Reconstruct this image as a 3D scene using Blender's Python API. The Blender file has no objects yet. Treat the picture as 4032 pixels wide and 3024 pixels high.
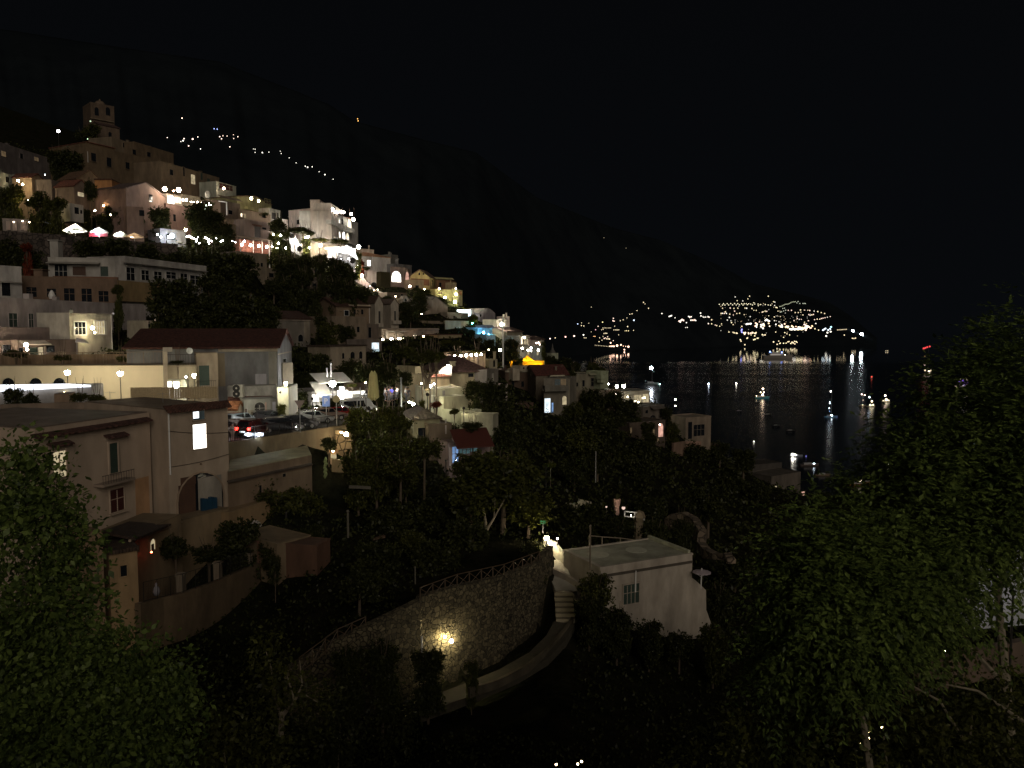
import bpy, math, random
import numpy as np
from mathutils import Vector, Matrix
random.seed(7); RNG = np.random.default_rng(7)
SC = bpy.context.scene; COL = SC.collection
F, CX, CY, CZ = 3028., 2016., 1512., 90.
PIT = math.atan(212/3028.); CP, SP = math.cos(PIT), math.sin(PIT)
# ---------------------------------------------------------------- pixel helpers (measuring the place from the photograph)
VIEWS = {'0': (0, 0, 1), 'A': (0, 350, 700/1936), 'B': (600, 600, 600/2212), 'C': (1050, 720, 600/2212), 'D': (1350, 950, 600/2212),
 'E': (1900, 1100, 600/2212), 'F': (0, 900, 850/2212), 'G': (700, 1250, 800/2212), 'H': (1300, 1300, 800/2212), 'I': (1900, 1300, 800/2212),
 'J': (0, 1500, 1000/2212), 'K': (300, 1900, 1000/2212), 'L': (1300, 1950, 1000/2212), 'M': (2050, 1950, 900/2133), 'N': (2100, 1100, 700/2212),
 'O': (2750, 1120, 700/2212), 'P': (2700, 1350, 900/2212), 'Q': (3400, 1300, 632/1498), 'R': (600, 400, 800/2212), 'S': (2600, 2000, 1432/2212),
 'T': (0, 1900, 1400/2066), 'U': (1200, 2300, 1600/2212), 'W': (850, 1650, 600/2212), 'X': (750, 1420, 400/2212), 'Y': (1100, 1420, 400/2212)}
VW = VIEWS['0']
def view(k):
    global VW
    VW = VIEWS[k]
def cv(x, y): return VW[0]+x*VW[2], VW[1]+y*VW[2]
def raydir(px, py):
    x = (px-CX)/F; y = -(py-CY)/F
    return Vector((x, CP+y*SP, -SP+y*CP))
def Pt(x, y, Y):
    d = raydir(*cv(x, y)); t = Y/d.y
    return Vector((d.x*t, Y, CZ+d.z*t))
def ux(x):                                  # slope X/Y of a picture column (taken near the horizon)
    return (VW[0]+x*VW[2]-CX)/F
# ---------------------------------------------------------------- terrain: profiles (distance, row) per picture column
COLS = {
 -900: [(2.5, 4300), (12, 3300), (25, 2900), (45, 2650), (57, 2480), (75, 1720), (95, 1460), (125, 1230), (150, 1080), (180, 915), (210, 760), (250, 600), (300, 520), (420, 380), (620, 250)],
 0:    [(2.5, 4300), (12, 3300), (25, 2900), (44, 2600), (57, 2450), (68, 1800), (78, 1700), (95, 1500), (125, 1270), (150, 1130), (180, 945), (210, 800), (250, 650), (300, 570), (420, 480), (620, 400)],
 600:  [(2.5, 4300), (12, 3300), (25, 3000), (45, 2600), (57, 2330), (66, 1900), (70, 1745), (92, 1640), (100, 1560), (125, 1330), (150, 1190), (180, 975), (210, 870), (250, 740), (300, 690), (420, 640), (620, 620)],
 1000: [(2.5, 4300), (12, 3500), (25, 3100), (48, 2600), (60, 2200), (67, 1960), (70.5, 1890), (71.5, 1745), (92, 1634), (104, 1590), (125, 1440), (150, 1260), (180, 1060), (210, 1000), (240, 940), (300, 860), (420, 860), (620, 900)],
 1150: [(2.5, 4300), (12, 3550), (25, 3200), (43, 2850), (46, 2560), (60, 2180), (67, 1970), (74, 1900), (76, 1720), (92, 1634), (108, 1590), (130, 1440), (160, 1340), (185, 1290), (198, 1250), (208, 1110), (225, 1000), (240, 960), (300, 900), (420, 950), (620, 1050)],
 1400: [(2.5, 4300), (12, 3600), (25, 3300), (43, 2800), (46, 2440), (56, 2200), (68, 2030), (78, 1880), (86, 1700), (96, 1622), (112, 1580), (130, 1500), (160, 1400), (185, 1345), (202, 1290), (213, 1160), (232, 1060), (260, 1010), (320, 1010), (420, 1080), (620, 1200)],
 1800: [(2.5, 4300), (12, 3700), (25, 3400), (40, 2900), (46, 2655), (48.3, 2600), (50.5, 2300), (60, 2130), (80, 1900), (90, 1720), (105, 1610), (130, 1490), (160, 1415), (195, 1350), (235, 1200), (270, 1180), (320, 1230), (420, 1330), (620, 1560)],
 1980: [(2.5, 4300), (12, 3750), (25, 3450), (40, 2900), (47, 2690), (51.5, 2610), (52.6, 2270), (60, 2150), (80, 1900), (98, 1740), (112, 1640), (135, 1540), (165, 1470), (197, 1390), (235, 1290), (270, 1290), (325, 1380), (420, 1560), (620, 1750)],
 2130: [(2.5, 4300), (12, 3780), (25, 3480), (40, 2920), (50, 2590), (55.9, 2470), (57.4, 2210), (62, 2140), (75, 2020), (90, 1870), (110, 1760), (140, 1640), (170, 1560), (200, 1460), (235, 1400), (270, 1400), (330, 1500), (420, 1750), (480, 1850), (620, 1900)],
 2215: [(2.5, 4300), (12, 3800), (25, 3500), (40, 2920), (50, 2570), (53.2, 2465), (56, 2350), (57.2, 2310), (60.5, 2225), (70, 2090), (90, 1920), (110, 1800), (140, 1680), (170, 1590), (200, 1500), (235, 1440), (270, 1450), (330, 1560), (420, 1850), (480, 1950), (620, 1950)],
 2600: [(2.5, 4300), (12, 3800), (25, 3500), (40, 3050), (56, 2520), (70, 2330), (90, 2120), (120, 1920), (150, 1810), (180, 1730), (210, 1610), (240, 1600), (280, 1660), (340, 1900), (400, 2050), (620, 2050)],
 2900: [(2.5, 4300), (12, 3800), (25, 3500), (40, 3100), (58, 2560), (80, 2320), (110, 2100), (150, 1940), (190, 1830), (230, 1830), (270, 1950), (330, 2200), (620, 2200)],
 3300: [(2.5, 4300), (12, 3700), (25, 3400), (45, 3000), (62, 2720), (90, 2360), (120, 2170), (160, 2040), (195, 1990), (225, 2080), (280, 2350), (620, 2350)],
 3800: [(2.5, 4300), (12, 3500), (25, 3100), (40, 2850), (62, 2680), (90, 2380), (120, 2230), (160, 2080), (190, 2060), (230, 2300), (620, 2300)],
 4900: [(2.5, 4300), (12, 3500), (25, 3000), (40, 2800), (62, 2650), (90, 2400), (120, 2250), (160, 2100), (190, 2080), (230, 2300), (620, 2300)],
}
WALLP = np.array([(1330, 43.5, 2520, 2860), (1500, 44.8, 2440, 2800), (1660, 46.7, 2355, 2738), (1800, 48.4, 2310, 2680), (1980, 51.5, 2270, 2600), (2120, 55.5, 2215, 2480)])
def _wall_columns():
    base = [k for k in sorted(COLS) if k not in (1980,)]; new = {}
    for px in range(1350, 2115, 28):
        a = max(k for k in base if k <= px); b = min(k for k in base if k > px); w = (px-a)/(b-a); Dw, pt, pb = [np.interp(px, WALLP[:, 0], WALLP[:, i]) for i in (1, 2, 3)]
        f = lambda D: sum(np.interp(math.log(D), np.log([p[0] for p in COLS[k]]), [p[1] for p in COLS[k]])*v for k, v in ((a, 1-w), (b, w)))
        new[px] = [(D, f(D)) for D in (2.5, 12, 25)]+[(38, 2960), (Dw+.1, pb+8), (Dw+1.5, pt+10)]+[(D, f(D)) for D in (62, 70, 80, 90, 105, 120, 140, 160, 180, 200, 218, 235, 270, 320, 420, 620)]
    COLS.pop(1980); COLS.update(new)
_wall_columns()
CK = sorted(COLS); CU = np.array([(c-CX)/F for c in CK])
def ground(X, Y):
    X = np.atleast_1d(np.asarray(X, float)); Y = np.atleast_1d(np.asarray(Y, float))
    lY = np.log(np.clip(Y, 2.5, 620)); u = np.clip(X/np.maximum(Y, .1), CU[0], CU[-1]-1e-6)
    T = np.array([np.interp(lY, np.log([p[0] for p in COLS[c]]), [p[1] for p in COLS[c]]) for c in CK])
    k = np.clip(np.searchsorted(CU, u, side='right')-1, 0, len(CK)-2)
    w = (u-CU[k])/(CU[k+1]-CU[k]); i = np.arange(len(u))
    py = T[k, i]*(1-w)+T[k+1, i]*w
    y = -(py-CY)/F; s = (-SP+y*CP)/(CP+y*SP)
    return CZ+s*np.clip(Y, 2.5, 620)
def gz(X, Y): return float(ground(X, Y)[0])
# ---------------------------------------------------------------- materials
MATS = {}
def nt_mat(key):
    m = bpy.data.materials.new(key); m.use_nodes = True
    nt = m.node_tree; return m, nt, nt.nodes['Principled BSDF'], nt.nodes, nt.links
def hx(c): return (c[0], c[1], c[2], 1)
def plaster(col, rough=.85, scale=.5, amt=.35, name='plaster', bump=.15):
    key = f"{name}_{'_'.join('%02d' % round(c*99) for c in col)}"
    if key in MATS: return MATS[key]
    m, nt, b, N, L = nt_mat(key)
    tc = N.new('ShaderNodeTexCoord'); n1 = N.new('ShaderNodeTexNoise'); n1.inputs['Scale'].default_value = scale; n1.inputs['Detail'].default_value = 7; n1.inputs['Roughness'].default_value = .65
    mp = N.new('ShaderNodeMapping'); mp.inputs['Scale'].default_value = (1, 1, .45)
    L.new(tc.outputs['Object'], mp.inputs[0]); L.new(mp.outputs[0], n1.inputs['Vector'])
    n2 = N.new('ShaderNodeTexNoise'); n2.inputs['Scale'].default_value = 14; n2.inputs['Detail'].default_value = 4; L.new(tc.outputs['Object'], n2.inputs['Vector'])
    r = N.new('ShaderNodeValToRGB'); r.color_ramp.elements[0].position = .34; r.color_ramp.elements[1].position = .66
    r.color_ramp.elements[0].color = hx([c*(1-amt) for c in col]); r.color_ramp.elements[1].color = hx([min(.9, c*(1+amt*.35)) for c in col])
    L.new(n1.outputs['Fac'], r.inputs[0]); b.inputs['Roughness'].default_value = rough
    n3 = N.new('ShaderNodeTexNoise'); n3.inputs['Scale'].default_value = .9; n3.inputs['Detail'].default_value = 5; m3 = N.new('ShaderNodeMapping'); m3.inputs['Scale'].default_value = (1, 1, .3); L.new(tc.outputs['Object'], m3.inputs[0]); L.new(m3.outputs[0], n3.inputs['Vector'])
    r3 = N.new('ShaderNodeValToRGB'); r3.color_ramp.elements[0].position = .36; r3.color_ramp.elements[1].position = .58; r3.color_ramp.elements[0].color = (1-amt*.5, 1-amt*.52, 1-amt*.56, 1); L.new(n3.outputs['Fac'], r3.inputs[0])
    mu = N.new('ShaderNodeMixRGB'); mu.blend_type = 'MULTIPLY'; mu.inputs[0].default_value = 1; L.new(r.outputs[0], mu.inputs[1]); L.new(r3.outputs[0], mu.inputs[2]); L.new(mu.outputs[0], b.inputs['Base Color'])
    bp = N.new('ShaderNodeBump'); bp.inputs['Strength'].default_value = bump; bp.inputs['Distance'].default_value = .05
    L.new(n2.outputs['Fac'], bp.inputs['Height']); L.new(bp.outputs[0], b.inputs['Normal'])
    MATS[key] = m; return m
def tiles(col=(.2, .07, .04)):
    key = 'roof_tiles_%02d_%02d' % (round(col[0]*99), round(col[1]*99))
    if key in MATS: return MATS[key]
    m, nt, b, N, L = nt_mat(key)
    tc = N.new('ShaderNodeTexCoord'); w = N.new('ShaderNodeTexWave'); w.inputs['Scale'].default_value = 2.2; w.inputs['Distortion'].default_value = .6; w.bands_direction = 'X'
    L.new(tc.outputs['Object'], w.inputs['Vector'])
    n = N.new('ShaderNodeTexNoise'); n.inputs['Scale'].default_value = 3; n.inputs['Detail'].default_value = 5; L.new(tc.outputs['Object'], n.inputs['Vector'])
    r = N.new('ShaderNodeValToRGB'); r.color_ramp.elements[0].position = .3; r.color_ramp.elements[1].position = .72
    r.color_ramp.elements[0].color = hx([c*.4 for c in col]); r.color_ramp.elements[1].color = hx([c*1.4 for c in col])
    L.new(n.outputs['Fac'], r.inputs[0]); L.new(r.outputs[0], b.inputs['Base Color']); b.inputs['Roughness'].default_value = .9
    bp = N.new('ShaderNodeBump'); bp.inputs['Strength'].default_value = .8; bp.inputs['Distance'].default_value = .08
    L.new(w.outputs['Fac'], bp.inputs['Height']); L.new(bp.outputs[0], b.inputs['Normal'])
    MATS[key] = m; return m
def stone(col=(.2, .17, .12), scale=2.6):
    key = 'stone_%02d_%02d' % (round(col[0]*99), round(scale*10))
    if key in MATS: return MATS[key]
    m, nt, b, N, L = nt_mat(key)
    tc = N.new('ShaderNodeTexCoord'); v = N.new('ShaderNodeTexVoronoi'); v.feature = 'F1'; v.inputs['Scale'].default_value = scale
    ns = N.new('ShaderNodeTexNoise'); ns.inputs['Scale'].default_value = 2.4; ns.inputs['Detail'].default_value = 5
    mx = N.new('ShaderNodeMixRGB'); mx.inputs[0].default_value = .22; L.new(tc.outputs['Object'], mx.inputs[1]); L.new(tc.outputs['Object'], ns.inputs['Vector']); L.new(ns.outputs['Color'], mx.inputs[2])
    L.new(mx.outputs[0], v.inputs['Vector'])
    e = N.new('ShaderNodeTexVoronoi'); e.feature = 'DISTANCE_TO_EDGE'; e.inputs['Scale'].default_value = scale; L.new(mx.outputs[0], e.inputs['Vector'])
    r = N.new('ShaderNodeValToRGB'); r.color_ramp.elements[0].color = hx([c*.5 for c in col]); r.color_ramp.elements[1].color = hx([c*1.5 for c in col])
    sp = N.new('ShaderNodeSeparateColor'); L.new(v.outputs['Color'], sp.inputs[0]); L.new(sp.outputs[0], r.inputs[0])
    r2 = N.new('ShaderNodeValToRGB'); r2.color_ramp.elements[0].position = .0; r2.color_ramp.elements[1].position = .09; r2.color_ramp.elements[0].color = (.16, .16, .16, 1)
    L.new(e.outputs['Distance'], r2.inputs[0]); mm = N.new('ShaderNodeMixRGB'); mm.blend_type = 'MULTIPLY'; mm.inputs[0].default_value = 1
    L.new(r.outputs[0], mm.inputs[1]); L.new(r2.outputs[0], mm.inputs[2]); L.new(mm.outputs[0], b.inputs['Base Color'])
    bp = N.new('ShaderNodeBump'); bp.inputs['Strength'].default_value = 1; bp.inputs['Distance'].default_value = .12; L.new(r2.outputs[0], bp.inputs['Height']); L.new(bp.outputs[0], b.inputs['Normal'])
    b.inputs['Roughness'].default_value = .95
    MATS[key] = m; return m
def simple(name, col, rough=.6, metal=0., var=.25, scale=3., spec=None):
    key = f"{name}_{'_'.join('%02d' % round(c*99) for c in col)}"
    if key in MATS: return MATS[key]
    m, nt, b, N, L = nt_mat(key)
    tc = N.new('ShaderNodeTexCoord'); n = N.new('ShaderNodeTexNoise'); n.inputs['Scale'].default_value = scale; n.inputs['Detail'].default_value = 4; L.new(tc.outputs['Object'], n.inputs['Vector'])
    r = N.new('ShaderNodeValToRGB'); r.color_ramp.elements[0].color = hx([c*(1-var) for c in col]); r.color_ramp.elements[1].color = hx([c*(1+var) for c in col])
    L.new(n.outputs['Fac'], r.inputs[0]); L.new(r.outputs[0], b.inputs['Base Color']); b.inputs['Roughness'].default_value = rough; b.inputs['Metallic'].default_value = metal
    MATS[key] = m; return m
def glow(col, s):
    key = 'glow_%02d_%02d_%02d_s%d' % (round(col[0]*99), round(col[1]*99), round(col[2]*99), round(s*10))
    if key in MATS: return MATS[key]
    m, nt, b, N, L = nt_mat(key)
    N.remove(b); e = N.new('ShaderNodeEmission'); e.inputs[0].default_value = hx(col); e.inputs[1].default_value = s
    L.new(e.outputs[0], N['Material Output'].inputs[0]); m.cycles.emission_sampling = 'FRONT'
    MATS[key] = m; return m
def lit_pane(col, s):
    key = 'lit_pane_%02d_%02d_%02d_s%d' % (round(col[0]*99), round(col[1]*99), round(col[2]*99), round(s*10))
    if key in MATS: return MATS[key]
    m, nt, b, N, L = nt_mat(key)
    N.remove(b); e = N.new('ShaderNodeEmission'); tc = N.new('ShaderNodeTexCoord'); n = N.new('ShaderNodeTexNoise'); n.inputs['Scale'].default_value = 1.1; n.inputs['Detail'].default_value = 3
    L.new(tc.outputs['Object'], n.inputs['Vector'])
    r = N.new('ShaderNodeValToRGB'); r.color_ramp.elements[0].position = .35; r.color_ramp.elements[1].position = .6
    r.color_ramp.elements[0].color = hx([c*.55 for c in col]); r.color_ramp.elements[1].color = hx(col)
    L.new(n.outputs['Fac'], r.inputs[0]); L.new(r.outputs[0], e.inputs[0]); e.inputs[1].default_value = s
    L.new(e.outputs[0], N['Material Output'].inputs[0]); MATS[key] = m; return m
def cloth(col, trans=.5, name='cloth'):
    key = f"{name}_{'_'.join('%02d' % round(c*99) for c in col)}"
    if key in MATS: return MATS[key]
    m, nt, b, N, L = nt_mat(key)
    N.remove(b); d = N.new('ShaderNodeBsdfDiffuse'); t = N.new('ShaderNodeBsdfTranslucent'); mx = N.new('ShaderNodeMixShader'); mx.inputs[0].default_value = trans
    d.inputs[0].default_value = hx(col); t.inputs[0].default_value = hx(col)
    L.new(d.outputs[0], mx.inputs[1]); L.new(t.outputs[0], mx.inputs[2]); L.new(mx.outputs[0], N['Material Output'].inputs[0])
    MATS[key] = m; return m
def leafmat(name, col):
    if name in MATS: return MATS[name]
    m, nt, b, N, L = nt_mat(name)
    tc = N.new('ShaderNodeTexCoord'); n = N.new('ShaderNodeTexNoise'); n.inputs['Scale'].default_value = 2.3; n.inputs['Detail'].default_value = 6; L.new(tc.outputs['Object'], n.inputs['Vector'])
    g = N.new('ShaderNodeNewGeometry'); mr = N.new('ShaderNodeMath'); mr.operation = 'MULTIPLY_ADD'; mr.inputs[1].default_value = .45; L.new(g.outputs['Random Per Island'], mr.inputs[0])
    ma = N.new('ShaderNodeMath'); ma.operation = 'MULTIPLY'; ma.inputs[1].default_value = .6; L.new(n.outputs['Fac'], ma.inputs[0]); L.new(ma.outputs[0], mr.inputs[2])
    r = N.new('ShaderNodeValToRGB'); r.color_ramp.elements[0].position = .2; r.color_ramp.elements[1].position = .8
    r.color_ramp.elements[0].color = hx([c*.3 for c in col]); r.color_ramp.elements[1].color = hx([col[0]*2.2, col[1]*1.6, col[2]*1.2])
    L.new(mr.outputs[0], r.inputs[0])
    N.remove(b); d = N.new('ShaderNodeBsdfDiffuse'); t = N.new('ShaderNodeBsdfTranslucent'); gl = N.new('ShaderNodeBsdfGlossy'); gl.inputs['Roughness'].default_value = .45; gl.inputs[0].default_value = (.6, .6, .6, 1)
    L.new(r.outputs[0], d.inputs[0]); L.new(r.outputs[0], t.inputs[0]); mx = N.new('ShaderNodeMixShader'); mx.inputs[0].default_value = .3
    m2 = N.new('ShaderNodeMixShader'); m2.inputs[0].default_value = .018
    L.new(d.outputs[0], mx.inputs[1]); L.new(t.outputs[0], mx.inputs[2]); L.new(mx.outputs[0], m2.inputs[1]); L.new(gl.outputs[0], m2.inputs[2]); L.new(m2.outputs[0], N['Material Output'].inputs[0])
    MATS[name] = m; return m
def groundmat(name, c0, c1, scale=.35):
    m, nt, b, N, L = nt_mat(name)
    tc = N.new('ShaderNodeTexCoord'); n = N.new('ShaderNodeTexNoise'); n.inputs['Scale'].default_value = scale; n.inputs['Detail'].default_value = 10; n.inputs['Roughness'].default_value = .7; L.new(tc.outputs['Object'], n.inputs['Vector'])
    r = N.new('ShaderNodeValToRGB'); r.color_ramp.elements[0].position = .38; r.color_ramp.elements[1].position = .62; r.color_ramp.elements[0].color = hx(c0); r.color_ramp.elements[1].color = hx(c1)
    L.new(n.outputs['Fac'], r.inputs[0]); L.new(r.outputs[0], b.inputs['Base Color']); b.inputs['Roughness'].default_value = 1; b.inputs['Specular IOR Level'].default_value = 0
    bp = N.new('ShaderNodeBump'); bp.inputs['Strength'].default_value = 1; bp.inputs['Distance'].default_value = .5; L.new(n.outputs['Fac'], bp.inputs['Height']); L.new(bp.outputs[0], b.inputs['Normal'])
    return m
GLASS = simple('dark_glass', (.012, .014, .017), rough=.12, var=.2)
IRON = simple('dark_iron', (.03, .028, .025), rough=.5, metal=.4)
STEEL = simple('grey_steel', (.3, .3, .29), rough=.45, metal=.6)
WHITE = simple('white_paint', (.7, .69, .66), rough=.5, var=.08)
SHUT = simple('green_shutter', (.035, .06, .045), rough=.7)
BROWNW = simple('brown_wood', (.07, .035, .02), rough=.7)
DOORM = simple('dark_door', (.02, .018, .016), rough=.6)
# ---------------------------------------------------------------- mesh builder
Zv = Vector((0, 0, 1))
class MB:
    def __init__(s): s.v = []; s.f = []
    def add(s, vs, fs):
        n = len(s.v); s.v += [tuple(v) for v in vs]; s.f += [tuple(i+n for i in f) for f in fs]; return s
    def box(s, o, a, b, c):
        o, a, b, c = map(Vector, (o, a, b, c))
        vs = [o, o+a, o+a+b, o+b, o+c, o+a+c, o+a+b+c, o+b+c]
        fs = [(0, 3, 2, 1), (4, 5, 6, 7), (0, 1, 5, 4), (1, 2, 6, 5), (2, 3, 7, 6), (3, 0, 4, 7)]
        if a.cross(b).dot(c) < 0: fs = [f[::-1] for f in fs]
        return s.add(vs, fs)
    def cbox(s, c, sx, sy, sz, rot=0.):
        ca, sa = math.cos(rot), math.sin(rot); a = Vector((ca, sa, 0))*sx; b = Vector((-sa, ca, 0))*sy; z = Zv*sz
        return s.box(Vector(c)-a/2-b/2-z/2, a, b, z)
    def prism(s, poly, ext):
        ext = Vector(ext); p = [Vector(q) for q in poly]; n = len(p); vs = p+[q+ext for q in p]
        fs = [tuple(range(n))[::-1], tuple(range(n, 2*n))]+[(i, (i+1) % n, n+(i+1) % n, n+i) for i in range(n)]
        nn = Vector((0, 0, 0))
        for i in range(n): nn += p[i].cross(p[(i+1) % n])
        if nn.dot(ext) < 0: fs = [f[::-1] for f in fs]
        return s.add(vs, fs)
    def tube(s, p0, p1, r0, r1=None, n=8, cap=True):
        r1 = r0 if r1 is None else r1; p0, p1 = Vector(p0), Vector(p1); d = (p1-p0).normalized()
        u = d.cross(Zv if abs(d.z) < .9 else Vector((1, 0, 0))).normalized(); w = d.cross(u)
        vs = []
        for p, r in ((p0, r0), (p1, r1)):
            for i in range(n):
                a = 2*math.pi*i/n; vs.append(p+(u*math.cos(a)+w*math.sin(a))*r)
        fs = [(i, (i+1) % n, n+(i+1) % n, n+i) for i in range(n)]
        if cap: fs += [tuple(range(n))[::-1], tuple(range(n, 2*n))]
        return s.add(vs, fs)
    def lathe(s, c, prof, n=12):
        c = Vector(c); vs = []; m = len(prof)
        for r, z in prof:
            for i in range(n): a = 2*math.pi*i/n; vs.append(c+Vector((r*math.cos(a), r*math.sin(a), z)))
        fs = [(k*n+i, k*n+(i+1) % n, (k+1)*n+(i+1) % n, (k+1)*n+i) for k in range(m-1) for i in range(n)]
        fs += [tuple(range(n))[::-1], tuple(range((m-1)*n, m*n))]
        return s.add(vs, fs)
    def ball(s, c, r, n=8, m=6, sx=1, sy=1, sz=1):
        c = Vector(c); vs = []; fs = []
        for k in range(1, m):
            t = math.pi*k/m
            for i in range(n): a = 2*math.pi*i/n; vs.append(c+Vector((sx*math.sin(t)*math.cos(a), sy*math.sin(t)*math.sin(a), sz*math.cos(t)))*r)
        vs += [c+Vector((0, 0, r*sz)), c-Vector((0, 0, r*sz))]; T = len(vs)-2; B = T+1
        for k in range(m-2):
            for i in range(n): fs.append((k*n+i, (k+1)*n+i, (k+1)*n+(i+1) % n, k*n+(i+1) % n))
        for i in range(n): fs.append((T, i, (i+1) % n)); fs.append((B, (m-2)*n+(i+1) % n, (m-2)*n+i))
        return s.add(vs, fs)
    def ring(s, outer, inner, ext):
        n = len(outer); ext = Vector(ext)
        vs = [Vector(q) for q in outer]+[Vector(q) for q in inner]; vs += [q+ext for q in vs]
        fs = []
        for i in range(n):
            j = (i+1) % n
            fs += [(i, j, n+j, n+i), (2*n+i, 3*n+i, 3*n+j, 2*n+j), (i, 2*n+i, 2*n+j, j), (n+i, n+j, 3*n+j, 3*n+i)]
        return s.add(vs, fs)
    def mesh(s, name, off=(0, 0, 0), smooth=False):
        me = bpy.data.meshes.new(name); ox, oy, oz = off
        me.from_pydata([(x-ox, y-oy, z-oz) for x, y, z in s.v], [], s.f); me.update()
        if smooth: me.polygons.foreach_set('use_smooth', [True]*len(me.polygons))
        return me
def npmesh(name, V, Fq, smooth=False):
    me = bpy.data.meshes.new(name); V = np.asarray(V, np.float32); Fq = np.asarray(Fq, np.int32); k = Fq.shape[1]
    me.vertices.add(len(V)); me.vertices.foreach_set('co', V.ravel()); me.loops.add(Fq.size); me.loops.foreach_set('vertex_index', Fq.ravel())
    me.polygons.add(len(Fq)); me.polygons.foreach_set('loop_start', np.arange(0, Fq.size, k, dtype=np.int32)); me.polygons.foreach_set('loop_total', np.full(len(Fq), k, np.int32))
    me.update(calc_edges=True)
    if smooth: me.polygons.foreach_set('use_smooth', np.ones(len(Fq), bool))
    return me
def tag(o, label=None, cat=None, group=None, kind=None):
    if label: o['label'] = label
    if cat: o['category'] = cat
    if group: o['group'] = group
    if kind: o['kind'] = kind
    return o
def link(name, me, mat=None, parent=None, loc=None):
    o = bpy.data.objects.new(name, me); COL.objects.link(o)
    if mat is not None:
        if len(me.materials) == 0: me.materials.append(mat)
    if parent is not None: o.parent = parent
    if loc is not None: o.location = loc
    return o
class Thing:
    def __init__(s, name, label, cat, loc, group=None):
        s.root = bpy.data.objects.new(name, None); COL.objects.link(s.root); s.root.location = loc; s.root.empty_display_size = .2
        s.loc = Vector(loc); tag(s.root, label, cat, group)
    def part(s, name, mb, mat, parent=None, smooth=False, label=None):
        o = link(name, mb.mesh(name, s.loc, smooth), mat, parent or s.root)
        if label: o['label'] = label
        return o
def copy_tree(o, parent=None):
    c = o.copy(); COL.objects.link(c); c.parent = parent
    for ch in list(o.children): copy_tree(ch, c)
    return c
def single(name, label, cat, mb, mat, loc=None, group=None, smooth=False, kind=None):
    loc = Vector(loc) if loc is not None else Vector(mb.v[0])
    o = link(name, mb.mesh(name, loc, smooth), mat, None, loc); tag(o, label, cat, group, kind); return o
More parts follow.
